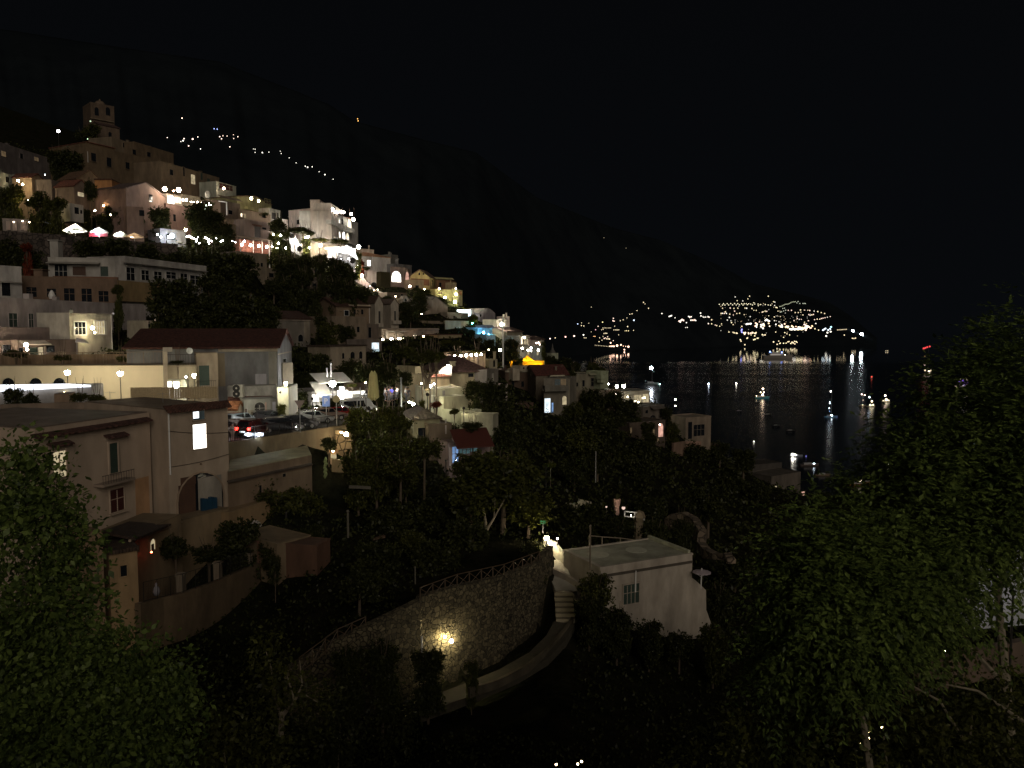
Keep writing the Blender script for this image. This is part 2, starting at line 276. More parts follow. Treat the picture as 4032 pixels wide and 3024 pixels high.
# ---------------------------------------------------------------- houses
W_LIT = (1, .86, .62); C_LIT = (.8, .92, 1); Y_LIT = (1, .8, .42); O_LIT = (1, .55, .22)
PANES = {'dark': lambda: GLASS, 'litw': lambda: lit_pane((1, .95, .85), 4), 'lit': lambda: lit_pane(W_LIT, 2.2), 'lity': lambda: lit_pane((1, .82, .5), .55),
 'litc': lambda: lit_pane(C_LIT, 1.6), 'blue': lambda: lit_pane((.32, .55, 1), .7), 'dim': lambda: lit_pane((1, .68, .36), .12), 'dimg': lambda: lit_pane((.5, .62, .6), .06), 'teal': lambda: lit_pane((.4, .75, .8), .13),
 'shut': lambda: SHUT, 'brown': lambda: BROWNW, 'door': lambda: DOORM, 'red': lambda: simple('red_shutter', (.06, .015, .012)), 'pink': lambda: lit_pane((1, .55, .42), .9)}
class House(Thing):
    """foot: pixel column and distance of front left, front right (and back right); top: picture row of the eave at the front left corner"""
    def __init__(s, name, label, foot, top, col, cat='house', dp=8., left=None, roof='flat', rh=2., roofcol=None, base=None, par=.5, over=.3, group=None, wallmat=None, thick=.22):
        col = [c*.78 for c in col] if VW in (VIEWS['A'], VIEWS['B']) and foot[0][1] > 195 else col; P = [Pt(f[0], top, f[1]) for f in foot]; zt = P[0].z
        Q = [Vector((p.x, p.y, 0)) for p in P]
        # front corners lie on one level: keep the columns, take level of the first
        A, B = Q[0], Q[1]; ex = (B-A).normalized(); nrm = ex.cross(Zv)
        if left is not None:
            l = Pt(left[0], top, left[1]); D = Vector((l.x, l.y, 0)); C = B+(D-A)
        elif len(Q) >= 3: C = Q[2]; D = A+(C-B)
        else: C = B-nrm*dp; D = A-nrm*dp
        s.c = [A, B, C, D]; s.zt = zt
        s.zb = min(gz(q.x, q.y) for q in s.c)-.6 if base is None else Pt(foot[0][0], base, foot[0][1]).z
        if s.zb > zt-1: s.zb = zt-2.5
        super().__init__(name, label, cat, (A.x, A.y, s.zb), group)
        s.wm = wallmat or plaster(col); s.col = col; mb = MB(); z0, z1 = Zv*s.zb, Zv*zt
        s.nodes = 0
        rm = tiles(roofcol or (.16, .055, .035)) if roof in ('gx', 'gy', 'hip', 'tileflat') else plaster(roofcol or [c*.75 for c in col], name='flat_roof')
        mb.prism([q+z0 for q in s.c], z1-z0)
        up = Zv*rh
        if roof == 'gx':
            m1, m2 = (A+D)/2+z1, (B+C)/2+z1
            mb.add([A+z1, D+z1, m1+up, B+z1, C+z1, m2+up], [(0, 2, 1), (3, 4, 5)])
            r = MB(); s._slab(r, A+z1, B+z1, m2+up, m1+up, over, thick); s._slab(r, C+z1, D+z1, m1+up, m2+up, over, thick)
        elif roof == 'gy':
            m1, m2 = (A+B)/2+z1, (D+C)/2+z1
            mb.add([A+z1, B+z1, m1+up, D+z1, C+z1, m2+up], [(0, 1, 2), (4, 3, 5)])
            r = MB(); s._slab(r, B+z1, C+z1, m2+up, m1+up, over*.6, thick); s._slab(r, D+z1, A+z1, m1+up, m2+up, over*.6, thick)
        elif roof == 'hip':
            r = MB(); cen = (A+B+C+D)/4; o = [q+(q-cen).normalized()*over+z1 for q in s.c]
            lx, ly = (B-A).length, (C-B).length
            if lx >= ly: k = max(0, (lx-ly)/2/lx); r1 = (o[0]+o[3])/2*(.5+k)+(o[1]+o[2])/2*(.5-k); r2 = (o[0]+o[3])/2*(.5-k)+(o[1]+o[2])/2*(.5+k)
            else: k = max(0, (ly-lx)/2/ly); r1 = (o[0]+o[1])/2*(.5+k)+(o[3]+o[2])/2*(.5-k); r2 = (o[0]+o[1])/2*(.5-k)+(o[3]+o[2])/2*(.5+k)
            r1 = r1+up; r2 = r2+up; dn = Zv*-.12
            vs = [q+dn for q in o]+o+[r1, r2]
            if lx >= ly: fs = [(3, 2, 1, 0), (4, 5, 9, 8), (6, 7, 8, 9), (7, 4, 8), (5, 6, 9)]
            else: fs = [(3, 2, 1, 0), (4, 5, 8), (5, 6, 9, 8), (6, 7, 9), (7, 4, 8, 9)]
            fs += [(i, (i+1) % 4, 4+(i+1) % 4, 4+i) for i in range(4)]
            r.add(vs, fs)
        elif roof == 'vault':
            n = 12; L = []; ab = (B-A)
            for i in range(n+1):
                t = i/n; L.append(A+ab*t+z1+Zv*(rh*math.sin(math.pi*t)))
            r = MB(); r.prism([q for q in L], (D-A)*.98)
        elif roof == 'tileflat':
            r = MB(); cen = (A+B+C+D)/4; o = [q+(q-cen).normalized()*over+z1 for q in s.c]; r.prism(o, Zv*thick)
        elif roof == 'none': r = None
        else:
            r = MB(); cen = (A+B+C+D)/4
            r.prism([cen+(q-cen)*.985+z1+Zv*.01 for q in s.c], Zv*.06)
            if par > 0:
                pb = MB(); out = [q+(q-cen).normalized()*.06+z1 for q in s.c]; inn = [q-(q-cen).normalized()*.3+z1 for q in s.c]
                pb.ring(out, inn, Zv*par)
        s.wall = s.part('wall', mb, s.wm)
        if r is not None: s.roof = s.part('roof', r, rm)
        if roof == 'flat' and par > 0: s.part('parapet', pb, s.wm)
    def _slab(s, r, a, b, m2, m1, over, th):
        ex = (b-a).normalized(); sl = (a-m1); sl = sl.normalized()
        a2, b2 = a-ex*over+sl*over, b+ex*over+sl*over; n1, n2 = m1-ex*over, m2+ex*over
        nr = (b2-a2).cross(n1-a2).normalized()
        if nr.z < 0: nr = -nr
        e = nr*th; r.prism([a2+nr*.02, b2+nr*.02, n2+nr*.02, n1+nr*.02], e)
    def fr(s, e):
        a, b = s.c[e], s.c[(e+1) % 4]; x = (b-a).normalized(); return a, x, x.cross(Zv)
    def hit(s, e, x, y, off=0.):
        a, ex, n = s.fr(e); d = raydir(*cv(x, y)); o = Vector((0, 0, CZ)); a0 = a+n*off
        t = (a0-o).dot(n)/d.dot(n); p = o+d*t; return (p-a).dot(ex), p.z
    def rect(s, e, x0, y0, x1, y1, off=0.):
        xm, ym = (x0+x1)/2, (y0+y1)/2
        s0 = s.hit(e, x0, ym, off)[0]; s1 = s.hit(e, x1, ym, off)[0]; zt = s.hit(e, xm, y0, off)[1]; zb = s.hit(e, xm, y1, off)[1]
        return s0, s1, zb, zt
    def win(s, e, x0, y0, x1, y1, kind='dark', arch=False, frame=None, fw=.06, mull=None, sill=False, name=None, shut=False, label=None):
        s0, s1, zb, zt = s.rect(e, x0, y0, x1, y1); a, ex, n = s.fr(e)
        if mull is None: mull = 1 if a.y < 75 or s1-s0 > 2.2 else 0
        def q(u, z, o): return a+ex*u+n*o+Zv*z
        def outline(g):
            u0, u1, w0, w1 = s0-g, s1+g, zb-g, zt+g
            if not arch: return [(u0, w0), (u1, w0), (u1, w1), (u0, w1)]
            r = (u1-u0)/2; c = (u0+u1)/2; k = 10; h = min(r, (w1-w0)*.6)
            return [(u0, w0), (u1, w0)]+[(c+r*math.cos(math.pi*i/k), w1-h+h*math.sin(math.pi*i/k)) for i in range(k+1)]
        o1, o0 = outline(fw), outline(0)
        nm = name or ('door' if kind == 'door' else 'window')
        fm = frame or plaster([min(.6, c*1.15+.02) for c in s.col], name='window_surround')
        mb = MB(); mb.ring([q(u, z, 0) for u, z in o1], [q(u, z, 0) for u, z in o0], n*.1)
        if mull and (s1-s0) > .5:
            for k in range(1, mull+1):
                u = s0+(s1-s0)*k/(mull+1); mb.box(q(u-.03, zb, .02), ex*.06, n*.05, Zv*(zt-zb)*(.95 if not arch else .8))
            mb.box(q(s0, zb+(zt-zb)*.55, .022), ex*(s1-s0), n*.04, Zv*.05)
        f = s.part(nm, mb, fm)
        if label: f['label'] = label
        pm = PANES[kind](); pb = MB().prism([q(u, z, .006) for u, z in o0], n*.02)
        if kind in ('shut', 'red', 'brown') and (zt-zb) > .8:
            k = max(4, int((zt-zb)/.13))
            for i in range(k): pb.box(q(s0+.04, zb+(zt-zb)*(i+.15)/k, .026), ex*(s1-s0-.08), n*.03, Zv*(zt-zb)/k*.5)
        s.part('pane' if kind not in ('door', 'shut', 'red', 'brown') else 'shutter' if kind != 'door' else 'door_leaf', pb, pm, f)
        if shut:
            for sg in (0, 1):
                w = (s1-s0)*.5; u = s0-fw-w if sg == 0 else s1+fw
                b = MB().box(q(u, zb, .01), ex*w, n*.05, Zv*(zt-zb)); 
                for i in range(8): b.box(q(u+.04, zb+(zt-zb)*(i+.2)/8, .06), ex*(w-.08), n*.02, Zv*(zt-zb)/16)
                s.part('shutter', b, SHUT, f)
        if sill: s.part('sill', MB().box(q(s0-.2, zb-.16, .0), ex*(s1-s0+.4), n*.25, Zv*.07), fm, f)
        return f
    def bal(s, e, x0, x1, yt, yb, out=1.1, mat=None, solid=True, name='balcony'):
        s0, s1, zb, zt = s.rect(e, x0, yt, x1, yb, out); a, ex, n = s.fr(e); m = mat or s.wm
        def q(u, z, o): return a+ex*u+n*o+Zv*z
        b = MB().box(q(s0, zb-.2, 0), ex*(s1-s0), n*out, Zv*.18)
        if solid:
            b.box(q(s0, zb-.02, out-.15), ex*(s1-s0), n*.15, Zv*(zt-zb)); b.box(q(s0+.002, zb-.02, 0), ex*.15, n*(out-.152), Zv*(zt-zb)); b.box(q(s1-.152, zb-.02, 0), ex*.15, n*(out-.152), Zv*(zt-zb))
            return s.part(name, b, m)
        f = s.part(name, b, m); r = MB(); k = max(3, int((s1-s0)/.25))
        for i in range(k+1): u = s0+.05+(s1-s0-.1)*i/k; r.tube(q(u, zb-.02, out-.08), q(u, zt, out-.08), .015, n=4)
        r.tube(q(s0, zt, out-.08), q(s1, zt, out-.08), .025, n=5); s.part('railing', r, IRON, f); return f
    def hood(s, e, x0, x1, yt, yb, out=.8, mat=None, name='awning', slope=.3):
        s0, s1, zb, zt = s.rect(e, x0, yt, x1, yb, out*.5); a, ex, n = s.fr(e); zt = max(zt, zb+.08)
        def q(u, z, o): return a+ex*u+n*o+Zv*z
        b = MB().prism([q(s0, zt+slope*out*.5-.1, .0), q(s1, zt+slope*out*.5-.1, .0), q(s1, zb-slope*out*.3, out), q(s0, zb-slope*out*.3, out)], Zv*.1)
        return s.part(name, b, mat or tiles())
    def panel(s, e, x0, y0, x1, y1, col, name='plaster_patch', out=.015, mat=None):
        s0, s1, zb, zt = s.rect(e, x0, y0, x1, y1); a, ex, n = s.fr(e)
        b = MB().box(a+ex*s0+n*.003+Zv*zb, ex*(s1-s0), n*out, Zv*(zt-zb)); return s.part(name, b, mat or plaster(col))
    def pipe(s, e, x, y0, y1, name='downpipe'):
        s0, z1 = s.hit(e, x, y0); _, z0 = s.hit(e, x, y1); a, ex, n = s.fr(e)
        return s.part(name, MB().tube(a+ex*s0+n*.08+Zv*z0, a+ex*s0+n*.08+Zv*z1, .06, n=6), WHITE)
    def chim(s, u, v, w=.7, h=1.4, name='chimney', cap=True):
        A, B, C, D = s.c; p = A+(B-A)*u+(D-A)*v; mb = MB().cbox(p+Zv*(s.zt+h/2-.1), w, w, h+.4)
        if cap: mb.cbox(p+Zv*(s.zt+h+.2), w*1.35, w*1.35, .12)
        return s.part(name, mb, s.wm)
# ---------------------------------------------------------------- lamps
def lampmesh(p, r, kind):
    b = MB()
    if kind == 'lantern': b.lathe(p, [(r*.35, -r*1.2), (r, r*.5), (r*.95, r*.9)], n=8)
    else: b.ball(p, r, 10, 7)
    return b
def lamp(x, y, Y, label, r=.2, col=(1, .78, .48), s=60, kind='wall', lp='globe', name=None, group=None):
    p = Pt(x, y, Y); r *= .66; s = min(s*2.2, 900) if s > 2.5 else s
    if kind == 'post':
        g = gz(p.x, p.y); h = min(p.z-g, 7.); t = Thing(name or 'street_lamp', label, 'street lamp', (p.x, p.y, p.z-h), group)
        t.part('pole', MB().lathe((p.x, p.y, p.z-h), [(.11, 0), (.1, .5), (.055, .6), (.045, h-r*1.2)], n=8), IRON)
        t.part('cap', MB().lathe(p, [(r*.9, r*.8), (r*.5, r*1.15), (.03, r*1.5)], n=8), IRON)
    elif kind == 'bulb':
        t = Thing(name or 'light_bulb', label, 'light bulb', p, group)
        t.part('socket', MB().lathe(p, [(r*.4, r*.9), (r*.35, r*1.5)], n=6), IRON)
    else:
        t = Thing(name or 'wall_lamp', label, 'wall lamp', p, group)
        b = MB().tube(p+Vector((0, .02, r*1.3)), p+Vector((0, .55, r*1.5)), .03, n=5); b.lathe(p, [(r*.7, r*.98), (r*.3, r*1.3)], n=6); t.part('bracket', b, IRON)
    if 'hidden' in label:  # camera-side shade for unseen lamps, most of them added only for their light
        n = 8; hb = MB(); k = math.radians; prof = [(a, k(e)) for a in (0,) for e in (90, 65, 40, 18)]; vs = []
        for _, e in prof:
            for i in range(n): a = 2*math.pi*i/n; vs.append(p+Vector((math.cos(a)*math.cos(e), -math.sin(e), math.sin(a)*math.cos(e)))*r*1.5+Vector((0, .1*r, 0)))
        hb.add(vs, [(j*n+i, j*n+(i+1) % n, (j+1)*n+(i+1) % n, (j+1)*n+i) for j in range(3) for i in range(n)]); t.part('housing', hb, IRON)
    t.part('globe', lampmesh(p, r, lp), glow(col, s), smooth=True); return t
WM = (1, .8, .5); WH = (1, .93, .8); CO = (.75, .88, 1); OR = (1, .55, .25); PK = (1, .72, .58)
ORD = ['first', 'second', 'third', 'fourth', 'fifth', 'sixth', 'seventh', 'eighth', 'ninth', 'tenth', 'eleventh', 'twelfth', 'thirteenth', 'fourteenth']
def lamps(pts, Y, fmt, group, r=.2, col=WM, s=60, kind='wall', name=None):
    for i, p in enumerate(pts):
        x, y = p[:2]; k = p[2] if len(p) > 2 else 1.
        lamp(x, y, Y if not callable(Y) else Y(i), fmt.replace('#', ORD[i]), r*k, col, s, kind, name=name, group=group)
# ---------------------------------------------------------------- ribbons: walls, fences, railings
def ribbon(name, label, cat, pts, mat, thick=.35, drop=None, group=None, kind=None, cap=None):
    """pts: (column, distance, row of the top[, row of the bottom])"""
    tops = [Pt(p[0], p[2], p[1]) for p in pts]; n = len(pts); mb = MB(); vs = []; fs = []
    for i, p in enumerate(pts):
        t = tops[i]; d = (tops[min(i+1, n-1)]-tops[max(i-1, 0)]); d.z = 0; nn = d.normalized().cross(Zv)
        zb = Pt(p[0], p[3], p[1]).z if len(p) > 3 else (t.z-drop if drop else gz(t.x, t.y)-.5)
        for o in (0, -thick): vs += [Vector((t.x, t.y, zb))+nn*o, t+nn*o]
    for i in range(n-1):
        a, b = 4*i, 4*i+4; fs += [(a, b, b+1, a+1), (a+2, a+3, b+3, b+2), (a+1, b+1, b+3, a+3), (a, a+2, b+2, b)]
    fs += [(0, 1, 3, 2), (4*n-4, 4*n-2, 4*n-1, 4*n-3)]
    if cap is None: return single(name, label, cat, mb.add(vs, fs), mat, group=group, kind=kind)
    t = Thing(name, label, cat, Vector(vs[0]), group); t.part('wall_body', mb.add(vs, fs), mat); c = MB(); vv = []; ff = []
    for i in range(n):
        d = (tops[min(i+1, n-1)]-tops[max(i-1, 0)]); d.z = 0; nn = d.normalized().cross(Zv); vv += [tops[i]+nn*.08+Zv*.01, tops[i]+nn*.08+Zv*.1, tops[i]-nn*(thick+.08)+Zv*.01, tops[i]-nn*(thick+.08)+Zv*.1]
    for i in range(n-1):
        a, b = 4*i, 4*i+4; ff += [(a, b, b+1, a+1), (a+2, a+3, b+3, b+2), (a+1, b+1, b+3, a+3), (a, a+2, b+2, b)]
    c.add(vv, ff); t.part('coping', c, cap); return t
def railing(name, label, pts, h=1.0, step=.9, mat=None, style='bars', cat='railing', r=.03, bars=6):
    """pts: (column, distance, row of the foot)"""
    Q = [Pt(p[0], p[2], p[1]) for p in pts]; mat = mat or IRON; t = Thing(name, label, cat, Q[0]); PP = []; rail = MB(); fill = MB()
    for a, b in zip(Q[:-1], Q[1:]):
        L = (b-a).length; k = max(1, round(L/step)); hz = Zv*h
        for i in range(k):
            p, q = a+(b-a)*i/k, a+(b-a)*(i+1)/k; PP.append(p)
            if style == 'cross': fill.tube(p+hz*.12, q+hz*.92, r*.6, n=4); fill.tube(p+hz*.92, q+hz*.12, r*.6, n=4)
            elif style == 'bars':
                for j in range(1, bars+1): c = p+(q-p)*j/(bars+1); fill.tube(c+hz*.1, c+hz*.95, r*.35, n=3)
            elif style == 'reed':
                for j in range(6): c = p+(q-p)*(j+.5)/6; fill.cbox(c+hz*.5+Vector((0, 0, .03*math.sin(j*5+i))), L/k/6*.92, .03, h*.96, math.atan2((b-a).y, (b-a).x))
        rail.tube(a+hz, b+hz, r*.8, n=5); rail.tube(a+hz*.1, b+hz*.1, r*.6, n=5)
    for p in PP+[Q[-1]]: t.part('post', MB().tube(p, p+Zv*h, r, n=5), mat)
    t.part('rails', rail, mat)
    if fill.v: t.part('infill', fill, mat)
    return t
def pole(x, Y, y0, y1, label, r=.06, name='utility_pole', mat=None, cat='pole'):
    a, b = Pt(x, y1, Y), Pt(x, y0, Y); b.x = a.x; t = Thing(name, label, cat, a)
    t.part('shaft', MB().tube(a, b, r*1.2, r, n=8), mat or STEEL); t.part('cap', MB().ball(b, r*1.6, 6, 4), mat or STEEL); return t
# ---------------------------------------------------------------- trees
def leaf_quads(C, D, Nn, Ln, Wd):
    """C centres, D leaf directions, Nn normals, lengths, widths -> rhombic leaves folded a little"""
    D = D/np.linalg.norm(D, axis=1, keepdims=True); S = np.cross(D, Nn); S /= np.linalg.norm(S, axis=1, keepdims=True)+1e-9
    n = len(C); V = np.empty((n, 4, 3)); V[:, 0] = C-D*Ln[:, None]/2; V[:, 1] = C+S*Wd[:, None]/2-D*Ln[:, None]*.05; V[:, 2] = C+D*Ln[:, None]/2; V[:, 3] = C-S*Wd[:, None]/2-D*Ln[:, None]*.05
    return V.reshape(-1, 3), np.arange(4*n).reshape(-1, 4)
def rnd_unit(n, rng):
    v = rng.normal(size=(n, 3)); return v/np.linalg.norm(v, axis=1, keepdims=True)
def crown_np(lobes, n, leaf, rng, shell=.55, flat=1.):
    """lobes: (x,y,z,r)"""
    L = np.array(lobes); w = L[:, 3]**2; k = rng.choice(len(L), n, p=w/w.sum()); d = rnd_unit(n, rng); rr = L[k, 3]*(shell+(1-shell)*rng.random(n)**.7)
    # ragged outline: radius varies with direction
    ph = np.sin(d[:, 0]*5+k)*np.cos(d[:, 1]*6+k*2)+np.sin(d[:, 2]*7+k*3)
    rr *= 1+.14*ph
    C = L[k, :3]+d*rr[:, None]*np.array([1, 1, flat]); m = n//14; j = rng.integers(0, m, n); j[:m] = np.arange(m); C = C[j]+rng.normal(size=(n, 3))*leaf*.55; d = d[j]; D = d+rng.normal(size=(n, 3))*.8; D[:, 2] -= .3; Nn = rng.normal(size=(n, 3)); Nn[:, 2] += .8
    Ln = leaf*(.6+.8*rng.random(n)); return leaf_quads(C, D, Nn, Ln, Ln*.62)
LEAF = {'dark': leafmat('foliage_dark', (.03, .045, .018)), 'mid': leafmat('foliage_mid', (.045, .065, .02)), 'lite': leafmat('foliage_lamplit', (.06, .085, .022)), 'near': leafmat('foliage_near', (.07, .13, .042)), 'red': leafmat('foliage_red', (.12, .035, .02))}  # the lite kind puts lamp light into the leaf colour of lit plants
BARK = simple('bark', (.1, .075, .05), rough=.95, var=.4, scale=6)
PALEBARK = simple('pale_bark', (.2, .17, .12), rough=.95, var=.3, scale=6)
CROWNS = {}
def crown_mesh(kind, v):
    key = (kind, v)
    if key not in CROWNS:
        rng = np.random.default_rng(50+v*7+len(kind)); lo = [(0, 0, 0, .62)]
        for i in range(9):
            a = i*2.4+v; e = rng.uniform(-.5, .9); lo.append((.55*math.cos(a)*math.cos(e), .55*math.sin(a)*math.cos(e), .55*math.sin(e), rng.uniform(.26, .46)))
        V, Fq = crown_np(lo, 3400, .13, rng); CROWNS[key] = npmesh('crown', V, Fq)
    return CROWNS[key]
TRUNKS = {}
def trunk_mesh(v):
    if v not in TRUNKS:
        b = MB(); b.tube((0, 0, -1), (.03, .02, -.25), .075, .055, 7)
        for i in range(5):
            a = i*1.26+v; q = Vector((.42*math.cos(a), .42*math.sin(a), .28+.1*math.sin(i*3+v))); m = Vector((.03, .02, -.27))+(q-Vector((.03, .02, -.27)))*.5+Vector((0, 0, .05))
            b.tube((.03, .02, -.27), m, .038, .025, 5); b.tube(m, q, .025, .01, 5)
        TRUNKS[v] = b.mesh('trunk')
    return TRUNKS[v]
TN = [0]
def tree(x, y, Y, rpx, label, kind='dark', ry=None, cat='tree', name='broadleaf_tree', group=None, bark=None, dz=1.):
    """crown centre at the pixel, crown radius in pixels"""
    rpx = rpx*1.13; ry = ry*1.13 if ry else None; c = Pt(x, y, Y); r = rpx*VW[2]*Y/F; rz = (ry or rpx)*VW[2]*Y/F; g = gz(c.x, c.y); TN[0] += 1; v = TN[0] % 4
    t = Thing(name, label, cat, (c.x, c.y, min(g, c.z-rz)), group); h = c.z-t.loc.z
    o = link('crown', crown_mesh(kind, v), LEAF[kind], t.root); o.location = (0, 0, h); o.scale = (r, r, rz); o.rotation_euler = (0, 0, random.random()*6.28)
    if h > 1.45*rz and not ry:
        q = link('lower_foliage', crown_mesh(kind, (v+1) % 4), LEAF[kind], t.root); hl = (h-rz*.2)*.5; q.location = (r*.15, -r*.1, hl); q.scale = (r*.85, r*.8, hl*1.12); q.rotation_euler = (0, 0, random.random()*6.28)
    k = link('trunk', trunk_mesh(v), bark or BARK, t.root); k.location = (0, 0, h); hh = max(h, rz*1.05)+.3; k.scale = (r, r, hh)
    if hh > 0: k.scale = (r*.9, r*.9, hh)
    return t
# ================================================================ SETTING
view('0')
nu, nv = 260, 420
us = np.linspace(-.97, .95, nu); ys = np.exp(np.linspace(math.log(2.5), math.log(620), nv))
U, Y2 = np.meshgrid(us, ys, indexing='ij'); X2 = U*Y2; Z2 = ground(X2.ravel(), Y2.ravel()).reshape(X2.shape)
nz = np.sin(X2*.31+Y2*.17)*np.sin(Y2*.43-X2*.11)+.5*np.sin(X2*.9+1.3)*np.sin(Y2*.77)
Z2 = Z2-.12-.1*nz*np.clip(Y2/60, .3, 2.5)
ix = np.arange(nu*nv).reshape(nu, nv); q = np.stack([ix[:-1, :-1], ix[1:, :-1], ix[1:, 1:], ix[:-1, 1:]], -1).reshape(-1, 4)
hill = npmesh('hillside', np.stack([X2, Y2, Z2], -1).reshape(-1, 3), q, True)
tag(link('hillside', hill, groundmat('hillside_soil', (.007, .009, .005), (.024, .023, .014))), kind='structure')
# the slope directly under and behind the viewpoint, with the road the camera stands on
mb = MB(); mb.box((-14, -9, 80), (28, 0, 0), (0, 9.4, 0), (0, 0, 8.3)); tag(link('road', mb.mesh('road'), simple('asphalt', (.05, .05, .05), rough=.9)), kind='structure')
# sea
mb = MB(); S = 60000
mb.add([(-S, 120, 0), (S, 120, 0), (S, S, 0), (-S, S, 0)], [(0, 1, 2, 3)])
m, nt, b, N, L = nt_mat('sea_water'); b.inputs['Base Color'].default_value = (.003, .006, .01, 1); b.inputs['Roughness'].default_value = .16; b.inputs['IOR'].default_value = 1.33
tc = N.new('ShaderNodeTexCoord'); mp = N.new('ShaderNodeMapping'); mp.inputs['Scale'].default_value = (.05, .16, 1); n = N.new('ShaderNodeTexNoise'); n.inputs['Scale'].default_value = 1; n.inputs['Detail'].default_value = 5
L.new(tc.outputs['Object'], mp.inputs[0]); L.new(mp.outputs[0], n.inputs['Vector']); bp = N.new('ShaderNodeBump'); bp.inputs['Strength'].default_value = .05; bp.inputs['Distance'].default_value = 1.; L.new(n.outputs['Fac'], bp.inputs['Height']); L.new(bp.outputs[0], b.inputs['Normal'])
n2 = N.new('ShaderNodeTexNoise'); n2.inputs['Scale'].default_value = .0035; n2.inputs['Detail'].default_value = 4; mp2 = N.new('ShaderNodeMapping'); mp2.inputs['Scale'].default_value = (.5, 2.2, 1); L.new(tc.outputs['Object'], mp2.inputs[0]); L.new(mp2.outputs[0], n2.inputs['Vector'])
r = N.new('ShaderNodeMapRange'); r.inputs[1].default_value = .35; r.inputs[2].default_value = .65; r.inputs[3].default_value = .2; r.inputs[4].default_value = .27; L.new(n2.outputs['Fac'], r.inputs[0]); sy = N.new('ShaderNodeSeparateXYZ'); L.new(tc.outputs['Object'], sy.inputs[0]); r3 = N.new('ShaderNodeMapRange'); r3.inputs[1].default_value = 2000; r3.inputs[2].default_value = 2300; r3.inputs[3].default_value = 1; r3.inputs[4].default_value = .12; L.new(sy.outputs[1], r3.inputs[0])
ad = N.new('ShaderNodeMath'); ad.operation = 'MULTIPLY'; L.new(r.outputs[0], ad.inputs[0]); L.new(r3.outputs[0], ad.inputs[1]); L.new(ad.outputs[0], b.inputs['Roughness'])
tag(link('sea', mb.mesh('sea'), m), kind='structure')
# far mountain and headland: shore distance, ridge row, ridge distance per column
FAR = [(-900, 800, 60, 1900), (0, 800, 100, 1900), (500, 800, 180, 1900), (900, 850, 240, 2000), (1311, 950, 407, 2100), (1411, 1000, 474, 2150), (1650, 1200, 540, 2300), (1876, 1500, 597, 2700), (2114, 2200, 776, 3400), (2411, 3300, 895, 4600), (2590, 3500, 942, 4900),
       (2828, 4000, 1045, 5400), (2960, 4200, 1115, 5600), (3150, 4250, 1160, 5500), (3260, 4300, 1190, 5400), (3340, 4400, 1240, 5200), (3400, 4500, 1290, 5000), (3450, 4600, 1330, 4850)]
fa = np.array(FAR, float); fu = (fa[:, 0]-CX)/F
def zrow(py, Y): y = -(py-CY)/F; return CZ+(-SP+y*CP)/(CP+y*SP)*Y
def far_z(u, Y):
    Ds = np.interp(u, fu, fa[:, 1]); pr = np.interp(u, fu, fa[:, 2]); Dr = np.interp(u, fu, fa[:, 3]); zr = zrow(pr, Dr)
    t = np.clip((Y-Ds)/(Dr-Ds), -.2, 1.6); z = np.where(t < 0, t*60, np.where(t < 1, zr*t**.92, zr*(1-(t-1)*1.1)))
    g = np.sin(u*90+Y*.002)*np.sin(u*37+Y*.0011)+.5*np.sin(u*210+Y*.004)
    return z+g*np.clip(t, 0, 1)*np.clip(1-t, 0, .25)*.05*np.maximum(zr, 0)
nu, nv = 420, 90
us = np.linspace(-1, fu[-1], nu); T = np.linspace(-.05, 1.55, nv); Uu, Tt = np.meshgrid(us, T, indexing='ij')
Ds = np.interp(Uu, fu, fa[:, 1]); Dr = np.interp(Uu, fu, fa[:, 3]); Yf = Ds+(Dr-Ds)*Tt; Zf = far_z(Uu, Yf)
ix = np.arange(nu*nv).reshape(nu, nv); q = np.stack([ix[:-1, :-1], ix[1:, :-1], ix[1:, 1:], ix[:-1, 1:]], -1).reshape(-1, 4)
tag(link('mountain', npmesh('mountain', np.stack([Uu*Yf, Yf, Zf], -1).reshape(-1, 3), q, True), groundmat('mountain_slope', (.009, .012, .015), (.014, .018, .021), .004)), kind='structure')
def far_point(x, y):
    px, py = cv(x, y); d = raydir(px, py); best = None
    ts = np.exp(np.linspace(math.log(800), math.log(6000), 1500))
    P = np.array([[d.x*t/d.y, t, CZ+d.z*t/d.y] for t in ts]); zz = far_z(P[:, 0]/P[:, 1], P[:, 1]); k = np.where(P[:, 2] < zz)[0]
    Yh = ts[k[0]] if len(k) else 4600.
    return Pt(x, y, max(600, Yh-12))
# ================================================================ FAR LIGHTS
ICO = {}; FL = []; FS = .85
def far_light(x, y, rp, col, s, label, group, name='distant_lamp'):
    p = far_point(x, y); r = rp*p.y/F*.7
    FL.append((p, r, tuple(col), s, label, group, name, rp*s))
view('R')
G = 'lights of the hamlets high on the left mountain'
for i, (x, y, r) in enumerate([(162, 392, 3), (335, 425, 5), (345, 403, 4), (310, 435, 2.5), (438, 408, 6), (495, 385, 3), (395, 482, 4), (524, 515, 3), (323, 180, 4)]):
    far_light(x, y, r*.8, WH if i % 2 else PK, 5, 'warm light in the leftmost cluster on the dark mountain above the village' if i < 8 else 'lone high light above the left clusters on the mountain', G)
for x, y in [(672, 296), (706, 300)]: far_light(x, y, 2.8, (.4, .5, 1), 4, 'blue light of the pair above the middle cluster on the mountain', G)
for x, y, r in [(733, 382, 4), (768, 372, 3), (753, 405, 4), (813, 375, 3), (885, 402, 3), (930, 382, 3.5), (882, 360, 2.5), (843, 492, 4)]: far_light(x, y, r*.8, PK, 4, 'warm light in the middle cluster on the mountain under the blue pair', G)
